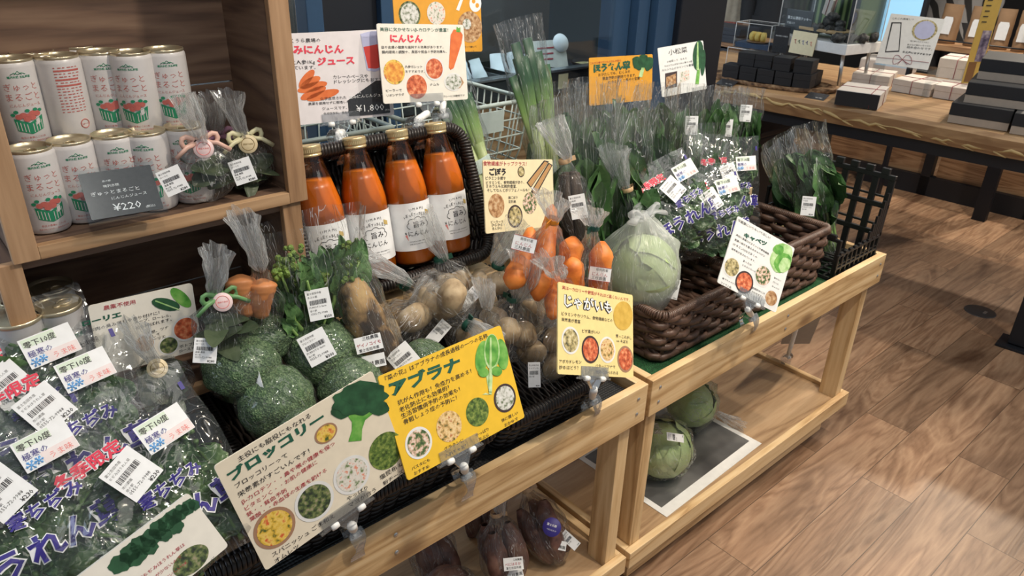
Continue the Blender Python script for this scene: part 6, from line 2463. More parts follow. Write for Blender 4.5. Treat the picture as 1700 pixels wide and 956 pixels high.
for x in (-.93, -.16, .79):
    for y in (.08, .90):
        if x == -.16:
            continue
        if x == -.93 and y > .5:
            continue
        MB().box((x, y, .354), (.075 if x > 0 else .06, .06, .676), 0, bev=.003).build('leg', M_['blackmetal'], tb)
        mb = MB().box((x, y, .006), (.14, .12, .012), 0, bev=.002)
        mb.build('foot_plate', M_['blackmetal'], tb)
MB().box((-.93, .49, .717), (.05, .76, .05)).build('frame_beam', M_['blackmetal'], tb)
MB().box((.79, .49, .717), (.05, .76, .05)).build('frame_beam', M_['blackmetal'], tb)
cn = thing('storage_chest', 'black chest under the left end of the slab table', 'chest', T(-1.40, 2.40, 0))
MB().box((0, 0, .27), (.44, .5, .52), 0, bev=.006).build('chest_body', M_['blackmetal'], cn)
MB().box((0, 0, .55), (.46, .52, .03), 0, bev=.006).build('lid', M_['blackmetal'], cn)
# floor outlet
t = thing('floor_outlet', 'round grey outlet cover in the plank floor by the table leg', 'outlet cover', tuple(at(1627, 517, Z=0.0005)))
MB().lathe([(0, .003), (.058, .003), (.062, .002), (.063, 0)], 40).build('cover_plate', plain('bronze_grey_metal', (.10, .09, .085), .4, metal=.5), t)
MB().box((.02, .0, .0035), (.012, .028, .002), 0, bev=.0005).build('latch', M_['steel'], t)

# counter behind the table
ct = thing('back_counter', 'wood fronted counter with black base frame behind the slab table', 'counter', T(-.6, 3.86, 0) @ RZ(3))
for x, w in ((-.62, .62), (.02, .52), (.60, .56)):
    MB().box((x, .02, .36), (w, .03, .48), 0, bev=.002).build('front_panel', M_['oakX'], ct)
for x in (-.29, .30):
    MB().box((x, .0, .35), (.055, .06, .70), 0).build('upright', M_['blackmetal'], ct)
MB().box((.05, .0, .06), (1.5, .06, .12), 0).build('kick_rail', M_['blackmetal'], ct)
MB().box((.0, .25, .62), (2.0, .5, .03), 0).build('worktop', M_['oakX'], ct)
# shelf with kraft bags
sh = thing('wall_shelf', 'wooden shelf on black posts holding the kraft coffee bags', 'shelf', T(-.70, 3.68, 0) @ RZ(4.3))
MB().box((-.05, 0, .905), (.62, .20, .03), 0, bev=.002).build('shelf_board', M_['oakX'], sh)
for x in (-.36, .215):
    MB().box((x, -.06, .72), (.07 if x > 0 else .02, .05, 1.44), 0).build('post', M_['navyblack'], sh)
mb = MB().tube([(-.34, -.095, .945), (.20, -.095, .945)], .004, 8)
mb.build('guard_bar', M_['blackmetal'], sh)
M_['kraft'] = plain('brown_kraft_paper', (.30, .18, .095), .7, vary=.12, vs=20)
for k, (x, w, lb) in enumerate(((-.235, .11, 'kraft paper bag leftmost on the back shelf, with a white label'), (-.09, .10, 'kraft paper bag second from the left on the back shelf, behind the yellow leaflet'),
                                (.035, .085, 'kraft paper bag second from the right on the back shelf'), (.135, .075, 'kraft paper bag rightmost on the back shelf, next to the dark post'))):
    b = thing('kraft_bag', lb, 'coffee bag', sh.matrix_basis @ T(x, .01, .9205) @ RZ(k * 7 - 8), 'kraft bags on the back shelf')
    mb = MB()
    secs = [((0, .008 * f, .205 * f), w * .5 * (1 - .05 * f), (.036 * (1 - f) ** .7 + .004)) for f in [q / 8 for q in range(9)]]
    mb.loft(secs, 20, 0, None, .003, 30, k)
    kb_ = mb.build('bag', M_['kraft'], b)
    mb = MB().poly([(-.026, -.036, .05), (.026, -.036, .05), (.026, -.024, .125), (.020, -.021, .14), (-.020, -.021, .14), (-.026, -.024, .125)])
    mb.build('paper_label', M_['paper'], kb_)

# ------------------------------------------------------------------ goods on the slab table
ZT = .826
BX = M_['boxblack'] = plain('matt_black_box', (.016, .017, .021), .55)
M_['boxgrey'] = plain('charcoal_box_lid', (.055, .056, .060), .5)
M_['boxbeige'] = plain('beige_box_board', (.46, .38, .31), .6)
M_['boxwhite'] = plain('white_box_paper', (.68, .63, .59), .55)
M_['cord'] = plain('dark_red_cord', (.28, .03, .05), .6)
M_['bark'] = speckle('bark_tray_edge', [(.05, .025, .012), (.20, .11, .055), (.42, .28, .16)], 40, .8, .8)
p0 = at(1215, 124, Z=ZT + .02)
p1 = at(1345, 142, Z=ZT + .02)
dx = (p1 - p0)
ang = math.degrees(math.atan2(dx.y, dx.x))
tr = thing('bark_tray', 'long rustic bark tray under the pile of black boxes', 'tray', T((p0 + p1) / 2 + Vector((.0, .02, -.019))) @ RZ(ang))
mb = MB()


def tray(u, v):
    a = 2 * PI * u
    r = 1 + .06 * nz((math.cos(a), math.sin(a), 0), 4, 2)
    rr = (0, .6, .98, 1.06, 1.0)[int(round(v * 4))]
    z = (.004, .004, .008, .020, .0)[int(round(v * 4))]
    return (.29 * rr * r * math.cos(a), .125 * rr * r * math.sin(a), z + .004 * nz((math.cos(a) * 3, math.sin(a) * 3, v), 3, 1))


mb.grid(tray, 60, 4, 0, True)
mb.build('tray', M_['bark'], tr)


def gift_box(name, label, cat, M, d, mats, group, cords=(), front=False, lidk=.45, sheet=None):
    t = thing(name, label, cat, M, group)
    w, dp, h = d
    MB().box((0, 0, h * (1 - lidk) / 2), (w * .985, dp * .985, h * (1 - lidk)), 0, bev=.0012).build('box_base', M_[mats[0]], t)
    MB().box((0, 0, h * (1 - lidk / 2) + .0005), (w, dp, h * lidk), 0, bev=.0012).build('lid', M_[mats[1]], t)
    if sheet:
        MB().box((0, 0, h + .001), (w * .985, dp * .985, .0012)).build('top_sheet', M_[sheet], t)
    if front:
        MB().box((0, -dp / 2 - .001, h / 2), (w * .985, .003, h * .96), 0, bev=.001).build('front_sleeve', M_['boxblack'], t)
    for x in cords:
        mb = MB()
        c = .0015
        mb.tube([(x, -dp / 2 - c, 0.002), (x, -dp / 2 - c, h + c), (x, dp / 2 + c, h + c), (x, dp / 2 + c, .002)], .0014, 6)
        mb.tube([(-w / 2 - c, 0, .002), (-w / 2 - c, 0, h + c), (w / 2 + c, 0, h + c), (w / 2 + c, 0, .002)], .0014, 6)
        mb.build('cord', M_['cord'], t)
    return t


L_ = dx.length
bm_ = tr.matrix_basis
BG = 'small black boxes piled on the bark tray'
n = 0
names = ['leftmost', 'second from left', 'third from left', 'second from right', 'rightmost']
for i in range(5):
    gift_box('gift_box', 'small black box, %s of the front row on the bark tray' % names[i], 'box', bm_ @ T(-.176 + .083 * i, -.040, .0135), (.077, .092, .060), ('boxblack', 'boxblack'), BG)
gift_box('gift_box', 'small black box behind the rightmost front one on the bark tray', 'box', bm_ @ T(.156, .058, .0135), (.077, .092, .060), ('boxblack', 'boxblack'), BG)
for x, y, lb in ((-.135, -.02, 'small black box on the second layer, far left of the pile'), (-.042, -.018, 'small black box on the second layer, next to the far left one'),
                 (.062, -.04, 'small black box on the second layer, nearer and right of the middle'), (.170, -.035, 'small black box on the second layer, right end of the pile')):
    gift_box('gift_box', lb, 'box', bm_ @ T(x * .87, y * .87, .0135 + .0615), (.080, .096, .058), ('boxblack', 'boxblack'), BG)
for (px, py, rz, lb) in ((1207, 137, 10, 'small dark slate price card lying before the left end of the bark tray'), (1356, 160, 8, 'small dark slate price card lying before the right end of the bark tray')):
    p = at(px, py, Z=ZT + .006)
    t = thing('price_card', lb, 'price card', T(p) @ RZ(rz) @ RX(12), 'slate price cards on the slab table')
    MB().box((0, 0, 0), (.085, .072, .002), 0, bev=.0005).build('card', M_['slate'], t)
    mb = MB()
    put_text(mb, '¥1,080', (.0, -.018), (.030, -.018), 0, 0, .0012)
    mb.build('printed_lettering', M_['inkwhite'], t)

# acrylic riser and sample box with rolled cake
pr = at(1192, 120, Z=ZT)
rh = at(1250, 78, Y=2.40).z - ZT
ra = thing('acrylic_riser', 'clear acrylic riser carrying the cake sample box', 'riser', T(pr.x + .17, pr.y + .16, ZT + .0005) @ RZ(5))
MB().box((0, 0, rh), (.36, .17, .005), 0).build('top_sheet', M_['acrylic'], ra)
for x in (-.1775, .1775):
    MB().box((x, 0, rh / 2 - .001), (.005, .17, rh - .004), 0).build('side_sheet', M_['acrylic'], ra)
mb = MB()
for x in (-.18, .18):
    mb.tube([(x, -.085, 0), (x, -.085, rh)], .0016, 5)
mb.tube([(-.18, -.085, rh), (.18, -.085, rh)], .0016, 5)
mb.build('painted_edge_glints', M_['inkwhite'], ra)  # white tubes stand in for light caught along the riser edges
sb = thing('sample_box', 'clear acrylic sample box with slices of yellow rolled cake', 'display box', ra.matrix_basis @ T(-.07, 0, rh + .003) @ Matrix.Scale(.88, 4))
mb = MB()
for x in (-.105, .105):
    mb.box((x, 0, .065), (.004, .15, .13))
for y in (-.075, .075):
    mb.box((0, y, .065), (.21, .004, .13))
mb.box((0, 0, .131), (.214, .154, .004))
mb.build('acrylic_box', M_['acrylic'], sb)
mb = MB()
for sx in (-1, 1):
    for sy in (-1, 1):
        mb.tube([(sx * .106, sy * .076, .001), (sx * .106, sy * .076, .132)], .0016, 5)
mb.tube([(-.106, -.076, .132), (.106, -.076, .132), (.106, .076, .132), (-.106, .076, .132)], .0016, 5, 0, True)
mb.build('painted_edge_glints', M_['inkwhite'], sb)  # edge glints of the clear box, put in as white tubes
MB().box((0, 0, .014), (.20, .14, .026)).build('plinth', M_['inkblue'] if False else M_['navy'], sb)
mb = MB()
mb.lathe([(0, .029), (.05, .029), (.062, .034), (.060, .036), (.048, .032), (0, .031)], 24, 0, T(0, 0, 0))
mb.build('plate', M_['kraft'], sb)
ck = plain('yellow_sponge', (.72, .52, .14), .7, vary=.15, vs=120)
for k in range(3):
    mb = MB().lathe([(0, -.012), (.024, -.012), (.026, -.009), (.026, .009), (.024, .012), (0, .012)], 22, 0, T(-.030 + .030 * k, 0, .058) @ RZ(15 * k - 15) @ RY(90))
    mb.build('cake_slice', ck, sb)
t = thing('menu_card', 'dark product card standing right of the cake sample box', 'card', ra.matrix_basis @ T(.075, -.06, rh + .003) @ Matrix.Scale(.88, 4))
MB().box((0, 0, .068), (.085, .003, .135), 0, bev=.0006).build('card', M_['slate'], t)
mb = MB()
put_text(mb, 'BAUMKUCHEN', (-.032, .015), (.034, .015), 0, 0, 0)
mb2 = MB()
mb2.add([(a, -.0018, b + .068) for a, b, _ in mb.v], mb.f, 0, False)
mb2.build('printed_lettering', M_['inkwhite'], t)

# glass case on thin legs
ca = at(1287, 64, Y=2.36)
cbp = at(1405, 83, Y=2.30)
u = (cbp - ca)
W_ = math.hypot(u.x, u.y)
rz = math.degrees(math.atan2(u.y, u.x))
zc = (ca.z + cbp.z) / 2
dp = .25
cs = thing('glass_case', 'glass display case with lava stones on a white base with thin legs', 'display case', T((ca.x + cbp.x) / 2, (ca.y + cbp.y) / 2, zc) @ RZ(rz) @ T(0, dp / 2, 0))
MB().box((0, 0, .0), (W_, dp, .045), 0, bev=.003).build('white_base', M_['inkwhite'], cs)
for sx in (-1, 1):
    for sy in (-1, 1):
        mb = MB().tube([(sx * (W_ / 2 - .03), sy * (dp / 2 - .03), -.022), (sx * (W_ / 2 - .02), sy * (dp / 2 - .03), ZT + .001 - zc)], .008, 8)
        mb.build('leg', plain('brushed_leg', (.5, .5, .5), .3, metal=.8) if (sx, sy) == (-1, -1) else bpy.data.materials['brushed_leg'], cs)
mb = MB()
hh = .34
for x in (-W_ / 2 + .006, W_ / 2 - .006):
    mb.box((x, 0, .023 + hh / 2), (.005, dp - .012, hh))
for y in (-dp / 2 + .006, dp / 2 - .006):
    mb.box((0, y, .023 + hh / 2), (W_ - .012, .005, hh))
mb.box((0, 0, .024 + hh), (W_ - .010, dp - .010, .005))
mb.build('glass_cover', M_['acrylic'], cs)
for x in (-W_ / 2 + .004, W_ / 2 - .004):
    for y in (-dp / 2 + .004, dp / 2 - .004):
        MB().tube([(x, y, .022), (x, y, .022 + hh)], .0022, 6).build('painted_edge_glint', M_['inkwhite'], cs)  # glint on each upright glass edge, painted as a white tube


def bamboo():
    m, nt, b = new_mat('bamboo_grove_print')
    w = N(nt, 'ShaderNodeTexWave')
    w.inputs['Scale'].default_value = 9
    w.inputs['Distortion'].default_value = 3
    w.inputs['Detail'].default_value = 3
    nt.links.new(coords(nt, (1, 1, .12)), w.inputs['Vector'])
    nt.links.new(ramp(nt, w.outputs['Fac'], [(.1, (.008, .025, .010)), (.5, (.05, .11, .035)), (.85, (.22, .30, .12))]), b.inputs['Base Color'])
    b.inputs['Roughness'].default_value = .3
    return m


MB().box((.0, dp / 2 - .014, .19), (W_ - .03, .004, .325)).build('bamboo_backdrop', bamboo(), cs)
MB().box((W_ / 2 - .014, .02, .19), (.004, dp - .07, .325)).build('bamboo_backdrop', bpy.data.materials['bamboo_grove_print'], cs)
t = thing('info_board', 'dark information board inside the glass case at its left', 'sign', cs.matrix_basis @ T(-W_ * .30, -dp * .30, .0235))
MB().box((0, 0, .055), (.15, .004, .11), 0, bev=.001).build('board', M_['slate'], t)
mb = MB()
put_text(mb, '富士山溶岩クッキー', (-.065, .068), (.068, .068), 0, .02, 0)
put_text(mb, '竹炭入り', (-.065, .045), (-.02, .045), 0, 0, 0)
MB().add([(a, -.0025, b) for a, b, _ in mb.v], mb.f, 0, False).build('printed_lettering', M_['inkwhite'], t)
t = thing('wood_board', 'pale wooden serving board inside the glass case', 'board', cs.matrix_basis @ T(.01, -.02, .0235))
MB().box((0, 0, .035), (.24, .12, .014), 0, bev=.004).build('board', M_['pineX'], t)
for x in (-.09, .09):
    MB().box((x, 0, .014), (.02, .10, .027), 0).build('foot', M_['boxblack'], t)
M_['stone'] = speckle('dark_lava_stone', [(.02, .02, .021), (.06, .06, .06), (.13, .125, .12)], 60, .9, 1.0, detail=6)
STM = [MB().ball((0, 0, 0), (.032, .027, .022), 16, 0, None, .5, 2.2, q * 5).mesh('lava_stone', [M_['stone']]) for q in range(3)]
rnd = random.Random(6)
SGR = 'dark lava stone cookies in the glass case'
spots = [(-.07, -.03, .064), (-.02, -.04, .064), (.03, -.03, .064), (.075, -.02, .064), (-.045, .02, .064), (.01, .02, .064), (.05, .01, .088), (0, -.01, .094), (.02, -.01, .118)]
for q, (x, y, z) in enumerate(spots):
    o = inst('lava_stone', STM[q % 3], None, cs.matrix_basis @ T(x + .01, y - .02, z) @ RZ(q * 50) @ Matrix.Scale(.9, 4))
    tag(o, 'dark lava stone cookie heaped on the pale wooden board in the glass case', 'stone cookie', SGR)
for q, (x, y) in enumerate(((.155, -.11), (.19, -.06), (.215, -.01), (.18, .03), (.21, .07))):
    o = inst('lava_stone', STM[q % 3], None, cs.matrix_basis @ T(x * W_ / .46, y, .044) @ RZ(q * 40))
    tag(o, 'dark lava stone lying on the white base of the glass case, right side', 'stone', 'loose lava stones on the case base')
gift_box('gift_box', 'black gift box standing at the back inside the glass case', 'box', cs.matrix_basis @ T(.11, .08, .0235) @ RZ(-15), (.12, .06, .17), ('boxblack', 'boxblack'), None)
gift_box('gift_box', 'small pale gift box with dark ribbon leaning inside the glass case', 'box', cs.matrix_basis @ T(-.07, .06, .115) @ RY(20) @ RX(15), (.045, .03, .085), ('boxwhite', 'boxwhite'), None, (0,))
t = thing('small_card', 'small pale card with coloured brush marks on the front of the case base', 'card', cs.matrix_basis @ T(-.03, -dp / 2 - .006, .0) @ RX(-6))
MB().box((0, 0, .0), (.135, .003, .10), 0, bev=.0006).build('card', M_['beige'], t)
for q, mt in enumerate(('inkred', 'inkgreen', 'inkblue', 'inknavy', 'inkpink')):
    x = -.044 + .022 * q
    MB().tube([(x - .006, -.0022, .008 - .004 * (q % 2)), (x + .002, -.0022, .012), (x + .001, -.0022, -.002), (x + .007, -.0022, -.006 + .005 * (q % 2))], .0014, 6).build('brush_mark', M_[mt], t)

# white card with a bow drawing on a clear stand
k = Card('sign_card', 'white product card with a drawn bow standing on the slab table', 'sign card', [(1480, 23), (1569, 31), (1540, 117), (1452, 103)], (.25, -.88, .40), D=-(RC @ np.array(at(1495, 160, Z=ZT) - CAM))[2] - .03, mat='white')
(k.text('これこれ美味しい', (1481, 32), (1517, 34)).text('贈り物にもおすすめの', (1511, 69), (1542, 72)).text('富士山の味わいをつめた', (1506, 75), (1545, 78)).text('詰め合わせです。', (1505, 80), (1547, 84)).text('お土産におすすめです', (1498, 87.5), (1545, 93), 'ink', .03).done())
k.shape('printed_photo', [('ink', [(1480, 37), (1497, 37), (1493, 86), (1469, 87)]), ('plate_white', [(1482, 39), (1495, 39), (1491.5, 84), (1471, 85)])])
k.dish(1535, 50, 17, 'dish_noodle', None, 1.1, 'printed_photo').dish(1535, 50, 15, 'art_glass', None, 1.0, 'printed_photo')
mb = MB()
P = lambda x, y: (*k.lo(x, y), .0008)
mb.tube([P(1455, 95), P(1490, 98), P(1542, 104)], .0008, 5, 0)
for sg in (-1, 1):
    pts = [P(1498, 99)] + [P(1498 + sg * 16 * math.sin(a * PI / 8) * (1 if a < 7 else .6), 99 - 8 * math.sin(a * PI / 4 + .4)) for a in range(1, 8)] + [P(1498, 99)]
    mb.tube(pts, .0009, 5, 0)
    mb.tube([P(1498, 99), P(1498 + sg * 8, 107)], .0009, 5, 0)
mb.build('printed_bow', M_['cord'], k.t)
kc = k.M @ Vector((0, -k.h / 2, 0))
st = thing('acrylic_stand', 'clear acrylic stand under the white bow card', 'stand', T(kc.x, kc.y + .06, ZT + .0005) @ RZ(4))
hz = max(.06, kc.z - ZT - .004)
MB().box((0, 0, hz), (k.w + .02, .15, .004), 0).build('top_sheet', M_['acrylic'], st)
for x in (-k.w / 2 - .008, k.w / 2 + .008):
    MB().box((x, 0, hz / 2 - .001), (.004, .15, hz - .002), 0).build('side_sheet', M_['acrylic'], st)

# wrapped boxes
WG = 'white corded boxes on the slab table'


def box_at(label, pxl, pxr, d, mats, z=0.0, group=WG, rz=4, depth=None, **kw):
    """front lower corners in the place decide where the box stands"""
    a = at(*pxl, Z=ZT + z)
    b_ = at(*pxr, Z=ZT + z)
    u = b_ - a
    ang = math.degrees(math.atan2(u.y, u.x))
    w = u.length
    m = T(a + u / 2) @ RZ(ang) @ T(0, d[0] / 2, .0008)
    return gift_box('gift_box', label, 'box', m, (w, d[0], d[1]), mats, group, **kw)


box_at('white box with black sleeve and red cord, front of the slab table', (1384, 174), (1456, 184), (.22, .062), ('boxwhite', 'boxwhite'), group=None, front=True, lidk=.5, cords=(.05,))
p = at(1492, 168, Z=ZT)
box_at('white corded box at the left behind the bow card', (1411, 142), (1472, 150), (.20, .058), ('boxwhite', 'boxwhite'), cords=(.0,))
box_at('white corded box in the middle behind the bow card stand', (1478, 151), (1542, 162), (.20, .055), ('boxwhite', 'boxwhite'), cords=(.0,))
box_at('white corded box right of the bow card, below the yellow leaflet', (1547, 162), (1604, 171), (.22, .056), ('boxwhite', 'boxwhite'), cords=(.0,))
box_at('white corded box on top, behind the yellow leaflet', (1552, 128), (1612, 136), (.20, .085), ('boxwhite', 'boxwhite'), z=.058, cords=(.0,))
KGp = 'stacked black and beige boxes at the right of the slab table'
box_at('black-lidded beige box, lowest of the right-hand stack', (1571, 203), (1672, 219), (.26, .075), ('boxbeige', 'boxblack'), group=KGp, lidk=.6, sheet='boxgrey')
box_at('black-lidded beige box in the middle of the right-hand stack', (1598, 170), (1702, 184), (.26, .075), ('boxbeige', 'boxblack'), z=.077, group=KGp, lidk=.6, sheet='boxgrey')
box_at('black-lidded beige box topmost of the right-hand stack', (1620, 131), (1722, 143), (.26, .075), ('boxbeige', 'boxblack'), z=.154, group=KGp, lidk=.6, sheet='boxgrey')
box_at('black-lidded beige box cut by the right edge of the photo', (1674, 222), (1770, 237), (.26, .075), ('boxbeige', 'boxblack'), group=KGp, lidk=.6, sheet='boxgrey')
# tall yellow leaflet on a stand
p = at(1606, 140, Z=ZT + .057)
lf = thing('leaflet_stand', 'tall yellow and violet leaflet on a clear stand among the white boxes', 'leaflet', T(p.x, p.y + .02, ZT + .0585) @ RZ(52))
MB().box((0, 0, .20), (.075, .003, .40), 0, bev=.0006).build('leaflet', plain('ochre_leaflet', (.60, .42, .10), .45), lf)
MB().box((.012, -.0022, .16), (.040, .001, .13), 0).build('printed_picture', speckle('violet_print', [(.06, .05, .10), (.20, .17, .26), (.5, .45, .5)], 40, .5, 0), lf)
MB().box((-.012, -.0022, .05), (.035, .001, .085), 0).build('printed_picture', plain('brown_print', (.22, .11, .04), .5), lf)
mb = MB()
for q in range(6):
    mb.box((-.015, -.0022, .37 - .022 * q), (.022, .001, .004), 0)
mb.build('printed_lettering', M_['ink'], lf)
mb = MB()
mb.add([(.0, .004, 0), (.0, .09, 0), (.0, .004, .22), (.004, .004, 0), (.004, .09, 0), (.004, .004, .22)], [(0, 1, 2), (5, 4, 3), (0, 3, 4, 1), (1, 4, 5, 2), (2, 5, 3, 0)], 0, False)
mb.build('back_strut', M_['acrylic'], lf)

# till screen far behind
p = at(1484, 40, Y=4.12)
mo = thing('till_screen', 'pale till screen glowing blue behind the glass case', 'screen', T(p.x, 4.14, .6360) @ RZ(10))
zs = p.z - .636
MB().box((0, 0, zs + .08), (.30, .03, .46), 0, bev=.008).build('housing', M_['boxwhite'], mo)
MB().box((0, -.0165, zs + .09), (.27, .002, .40), 0).build('display', plain('blue_display', (.30, .58, .80), .3, emit=.8), mo)
MB().box((0, .03, zs * .45), (.10, .06, zs * .9), 0, bev=.01).build('pedestal', M_['boxwhite'], mo)
MB().box((.02, .0, .045), (.30, .26, .09), 0, bev=.01).build('printer_base', M_['boxwhite'], mo)

# rack of flat black boxes behind the black panel
rk = thing('stock_rack', 'dark rack behind the black panel, holding flat black boxes', 'rack', T(-1.98, 3.05, 0))
for z in (.10, .52, .86):
    MB().box((0, 0, z), (.62, .42, .02), 0).build('rack_shelf', M_['oakX'] if z > .8 else M_['blackmetal'], rk)
for x in (-.30, .30):
    for y in (-.2, .2):
        MB().box((x, y, .45), (.03, .03, .90), 0).build('post', M_['blackmetal'], rk)
M_['boxdark'] = plain('blue_black_box', (.020, .026, .042), .45)
zz = .8705
for c_ in range(2):
    for q in range(7):
        tag_lb = 'flat blue-black box in the stack behind the black panel, between rack shelves'
        gift_box('flat_box', tag_lb, 'box', T(-2.06 + c_ * .30, 2.94, .5305 + q * .044), (.27, .18, .042), ('boxdark', 'boxdark'), 'flat blue-black boxes on the rack')
for q in range(2):
    gift_box('flat_box', 'flat blue-black box on the top shelf of the rack behind the black panel', 'box', T(-1.98 + q * .02, 2.96, .8705 + q * .042), (.44, .20, .040), ('boxdark', 'boxdark'), 'flat boxes on the rack top')


# ------------------------------------------------------------------ show case behind the glazed wall, wire baskets
sc = thing('chilled_show_case', 'glass fronted show case with a wood front behind the window', 'show case', T(-1.32, .70, 0))
L2 = 1.5
MB().box((-.28, .0, .46), (.54, L2, .86), 0).build('wood_front', M_['oakY'], sc)
MB().box((.0, .0, .935), (.03, L2, .075), 0, bev=.003).build('price_rail', M_['slate'], sc)
MB().box((.004, .0, .977), (.04, L2, .010), 0, bev=.002).build('rail_edge', plain('bright_steel', (.55, .58, .60), .25, metal=.9), sc)
MB().box((-.28, .0, .905), (.54, L2, .025), 0).build('case_shelf', M_['blackmetal'], sc)
MB().box((-.55, .0, 1.40), (.03, L2, .98), 0).build('case_back', plain('case_back_panel', (.05, .042, .036), .6), sc)
MB().box((-.27, .0, 1.60), (.56, L2, .04), 0).build('case_top', M_['blackmetal'], sc)
MB().box((-.01, .60, 1.25), (.025, .035, .62), 0, bev=.003).build('white_post', M_['inkwhite'], sc)
MB().box((-.02, .0, 1.28), (.006, L2, .60), 0).build('front_glass', M_['pane'], sc)
for y, lb in ((.30, 'price tag with a drawn face on the rail left part') if False else (.315, ''),):
    MB().box((.0175, y - .01, .935), (.003, .05, .055), 0).build('price_tag', M_['beige'], sc)
for k, (y, w, lb) in enumerate(((.93, .22, 'black tray of white packets in the show case, near the round sign'), (.66, .20, 'black tray of white packets in the show case, left behind the leeks'))):
    t = thing('packet_tray', lb, 'tray', T(-1.52, y, .9185), 'black trays in the show case')
    mb = MB().box((0, 0, .004), (.26, w, .008))
    for sx in (-.13, .13):
        mb.box((sx, 0, .025), (.008, w, .05))
    for sy in (-w / 2, w / 2):
        mb.box((0, sy, .025), (.26, .008, .05))
    mb.build('tray', M_['black'], t)
    for q in range(4):
        o = MB().loft([((0, 0, .09 * f - .045), .040 * (1 - .2 * f), .018 * (1 - .7 * f) + .003) for f in [i / 6 for i in range(7)]], 16, 0, None, .006, 30, q).build('white_packet', M_['paper'], None, T(-1.52 + .05 * (q % 2), y - w * .3 + w * .2 * q, .975) @ RZ(80 + q * 9) @ RX(-25))
        tag(o, 'white food packet standing in a black tray of the show case', 'packet', 'white packets in the show case')
t = thing('counter_sign', 'pale tilted paper sign with a round white badge in the show case', 'sign', T(-1.47, 1.115, .9185) @ RZ(80) @ RX(-20))
MB().box((0, 0, .075), (.16, .003, .13), 0, bev=.0006).build('card', M_['creamlight'], t)
mb = MB()
for q in range(3):
    mb.box((-.02, -.002, .11 - .022 * q), (.08 - .01 * q, .001, .006))
mb.build('printed_lettering', M_['inkred'], t)
mb = MB().lathe([(0, .003), (.036, .003), (.038, 0), (0, -.002)], 28, 0, T(.055, -.006, .125) @ RX(90))
mb.build('round_badge', M_['inkwhite'], t)
t = thing('round_bowl', 'dark round bowl of pale crumbs right of the paper sign in the show case', 'bowl', T(-1.45, 1.30, .9185))
MB().lathe([(0, .003), (.05, .004), (.075, .04), (.078, .042), (.072, .042), (.05, .012), (0, .010)], 28).build('bowl', M_['black'], t)
MB().lathe([(0, .034), (.04, .034), (.068, .030)], 24).build('crumbs', M_['dish_noodle'], t)


def wire_basket(label, M, lx, ly, h, legs):
    t = thing('wire_basket', label, 'basket', M, 'grey green wire baskets before the window')
    mb = MB()
    hx, hy = lx / 2, ly / 2
    ring = lambda f, z: [(hx * f, hy * f, z), (-hx * f, hy * f, z), (-hx * f, -hy * f, z), (hx * f, -hy * f, z)]
    mb.tube(ring(1, h), .006, 8, 0, True)
    mb.build('rim', M_['wire'], t)
    mb = MB()
    for z, f in ((h * .72, .97), (h * .45, .94), (h * .2, .91), (0, .88)):
        mb.tube(ring(f, z), .0025, 6, 0, True)
    n = 9
    for i in range(n + 1):
        a = -1 + 2 * i / n
        for s_ in (-1, 1):
            mb.tube([(s_ * hx, a * hy, h), (s_ * hx * .91, a * hy * .91, h * .2), (s_ * hx * .82, a * hy * .88, 0), (0, a * hy * .88, 0)], .0022, 5)
            mb.tube([(a * hx, s_ * hy, h), (a * hx * .91, s_ * hy * .91, h * .2), (a * hx * .88, s_ * hy * .84, 0)], .0022, 5)
    mb.build('wire_mesh', M_['wire'], t)
    MB().box((hx * .97 + .004, 0, h * .74), (.003, ly * .55, h * .34), 0, bev=.001).build('name_plate', plain('pale_plate', (.42, .50, .50), .4), t)
    mb = MB()
    for sx in (-1, 1):
        for sy in (-1, 1):
            mb.tube([(sx * hx * .8, sy * hy * .85, -.002), (sx * hx * .9, sy * hy * .9, legs)], .008, 8)
    mb.build('stand_legs', M_['wire'], t)
    return t


wire_basket('grey green wire basket on legs, seen left above the juice bottles', T(-.84, -.335, .90), .28, .36, .155, -.898)
wire_basket('grey green wire basket on legs, seen between the bottles and the leeks', T(-.84, .075, .90), .28, .40, .165, -.898)

# daylight pane in the far left wall, shrubs outside it are not built
p = at(640, 20, X=-3.86)
struct(MB().box((-3.862, .2, 1.05), (.01, 3.2, 1.9)).build('window_2', plain('daylight_pane', (.62, .72, .80), .4, emit=.45)))


# ------------------------------------------------------------------ two people far behind
M_['skin'] = plain('skin', (.56, .36, .27), .5)
M_['hair'] = plain('dark_hair', (.015, .012, .010), .5)


def zebra():
    m, nt, b = new_mat('grey_fleece_with_black_stripes')
    w = N(nt, 'ShaderNodeTexWave')
    w.inputs['Scale'].default_value = 3.2
    w.inputs['Distortion'].default_value = 5
    w.inputs['Detail'].default_value = 2
    nt.links.new(coords(nt, (1, 1, 1), (.6, .5, 0)), w.inputs['Vector'])
    nt.links.new(ramp(nt, w.outputs['Fac'], [(.30, (.02, .02, .02)), (.42, (.27, .27, .27))]), b.inputs['Base Color'])
    b.inputs['Roughness'].default_value = .9
    return m


def skin_body(parent, J, E, R_, mat, name='body'):
    me = bpy.data.meshes.new(name)
    me.from_pydata(J, E, [])
    me.materials.append(mat)
    o = inst(name, me, parent)
    md = o.modifiers.new('skin', 'SKIN')
    if not me.skin_vertices:
        bpy.context.view_layer.objects.active = o
    lay = me.skin_vertices[0].data
    for i, r in enumerate(R_):
        lay[i].radius = (r, r)
    lay[0].use_root = True
    o.modifiers.new('sub', 'SUBSURF').levels = 1
    o.modifiers['sub'].render_levels = 2
    for p_ in me.polygons:
        p_.use_smooth = True
    md.use_smooth_shade = True
    return o


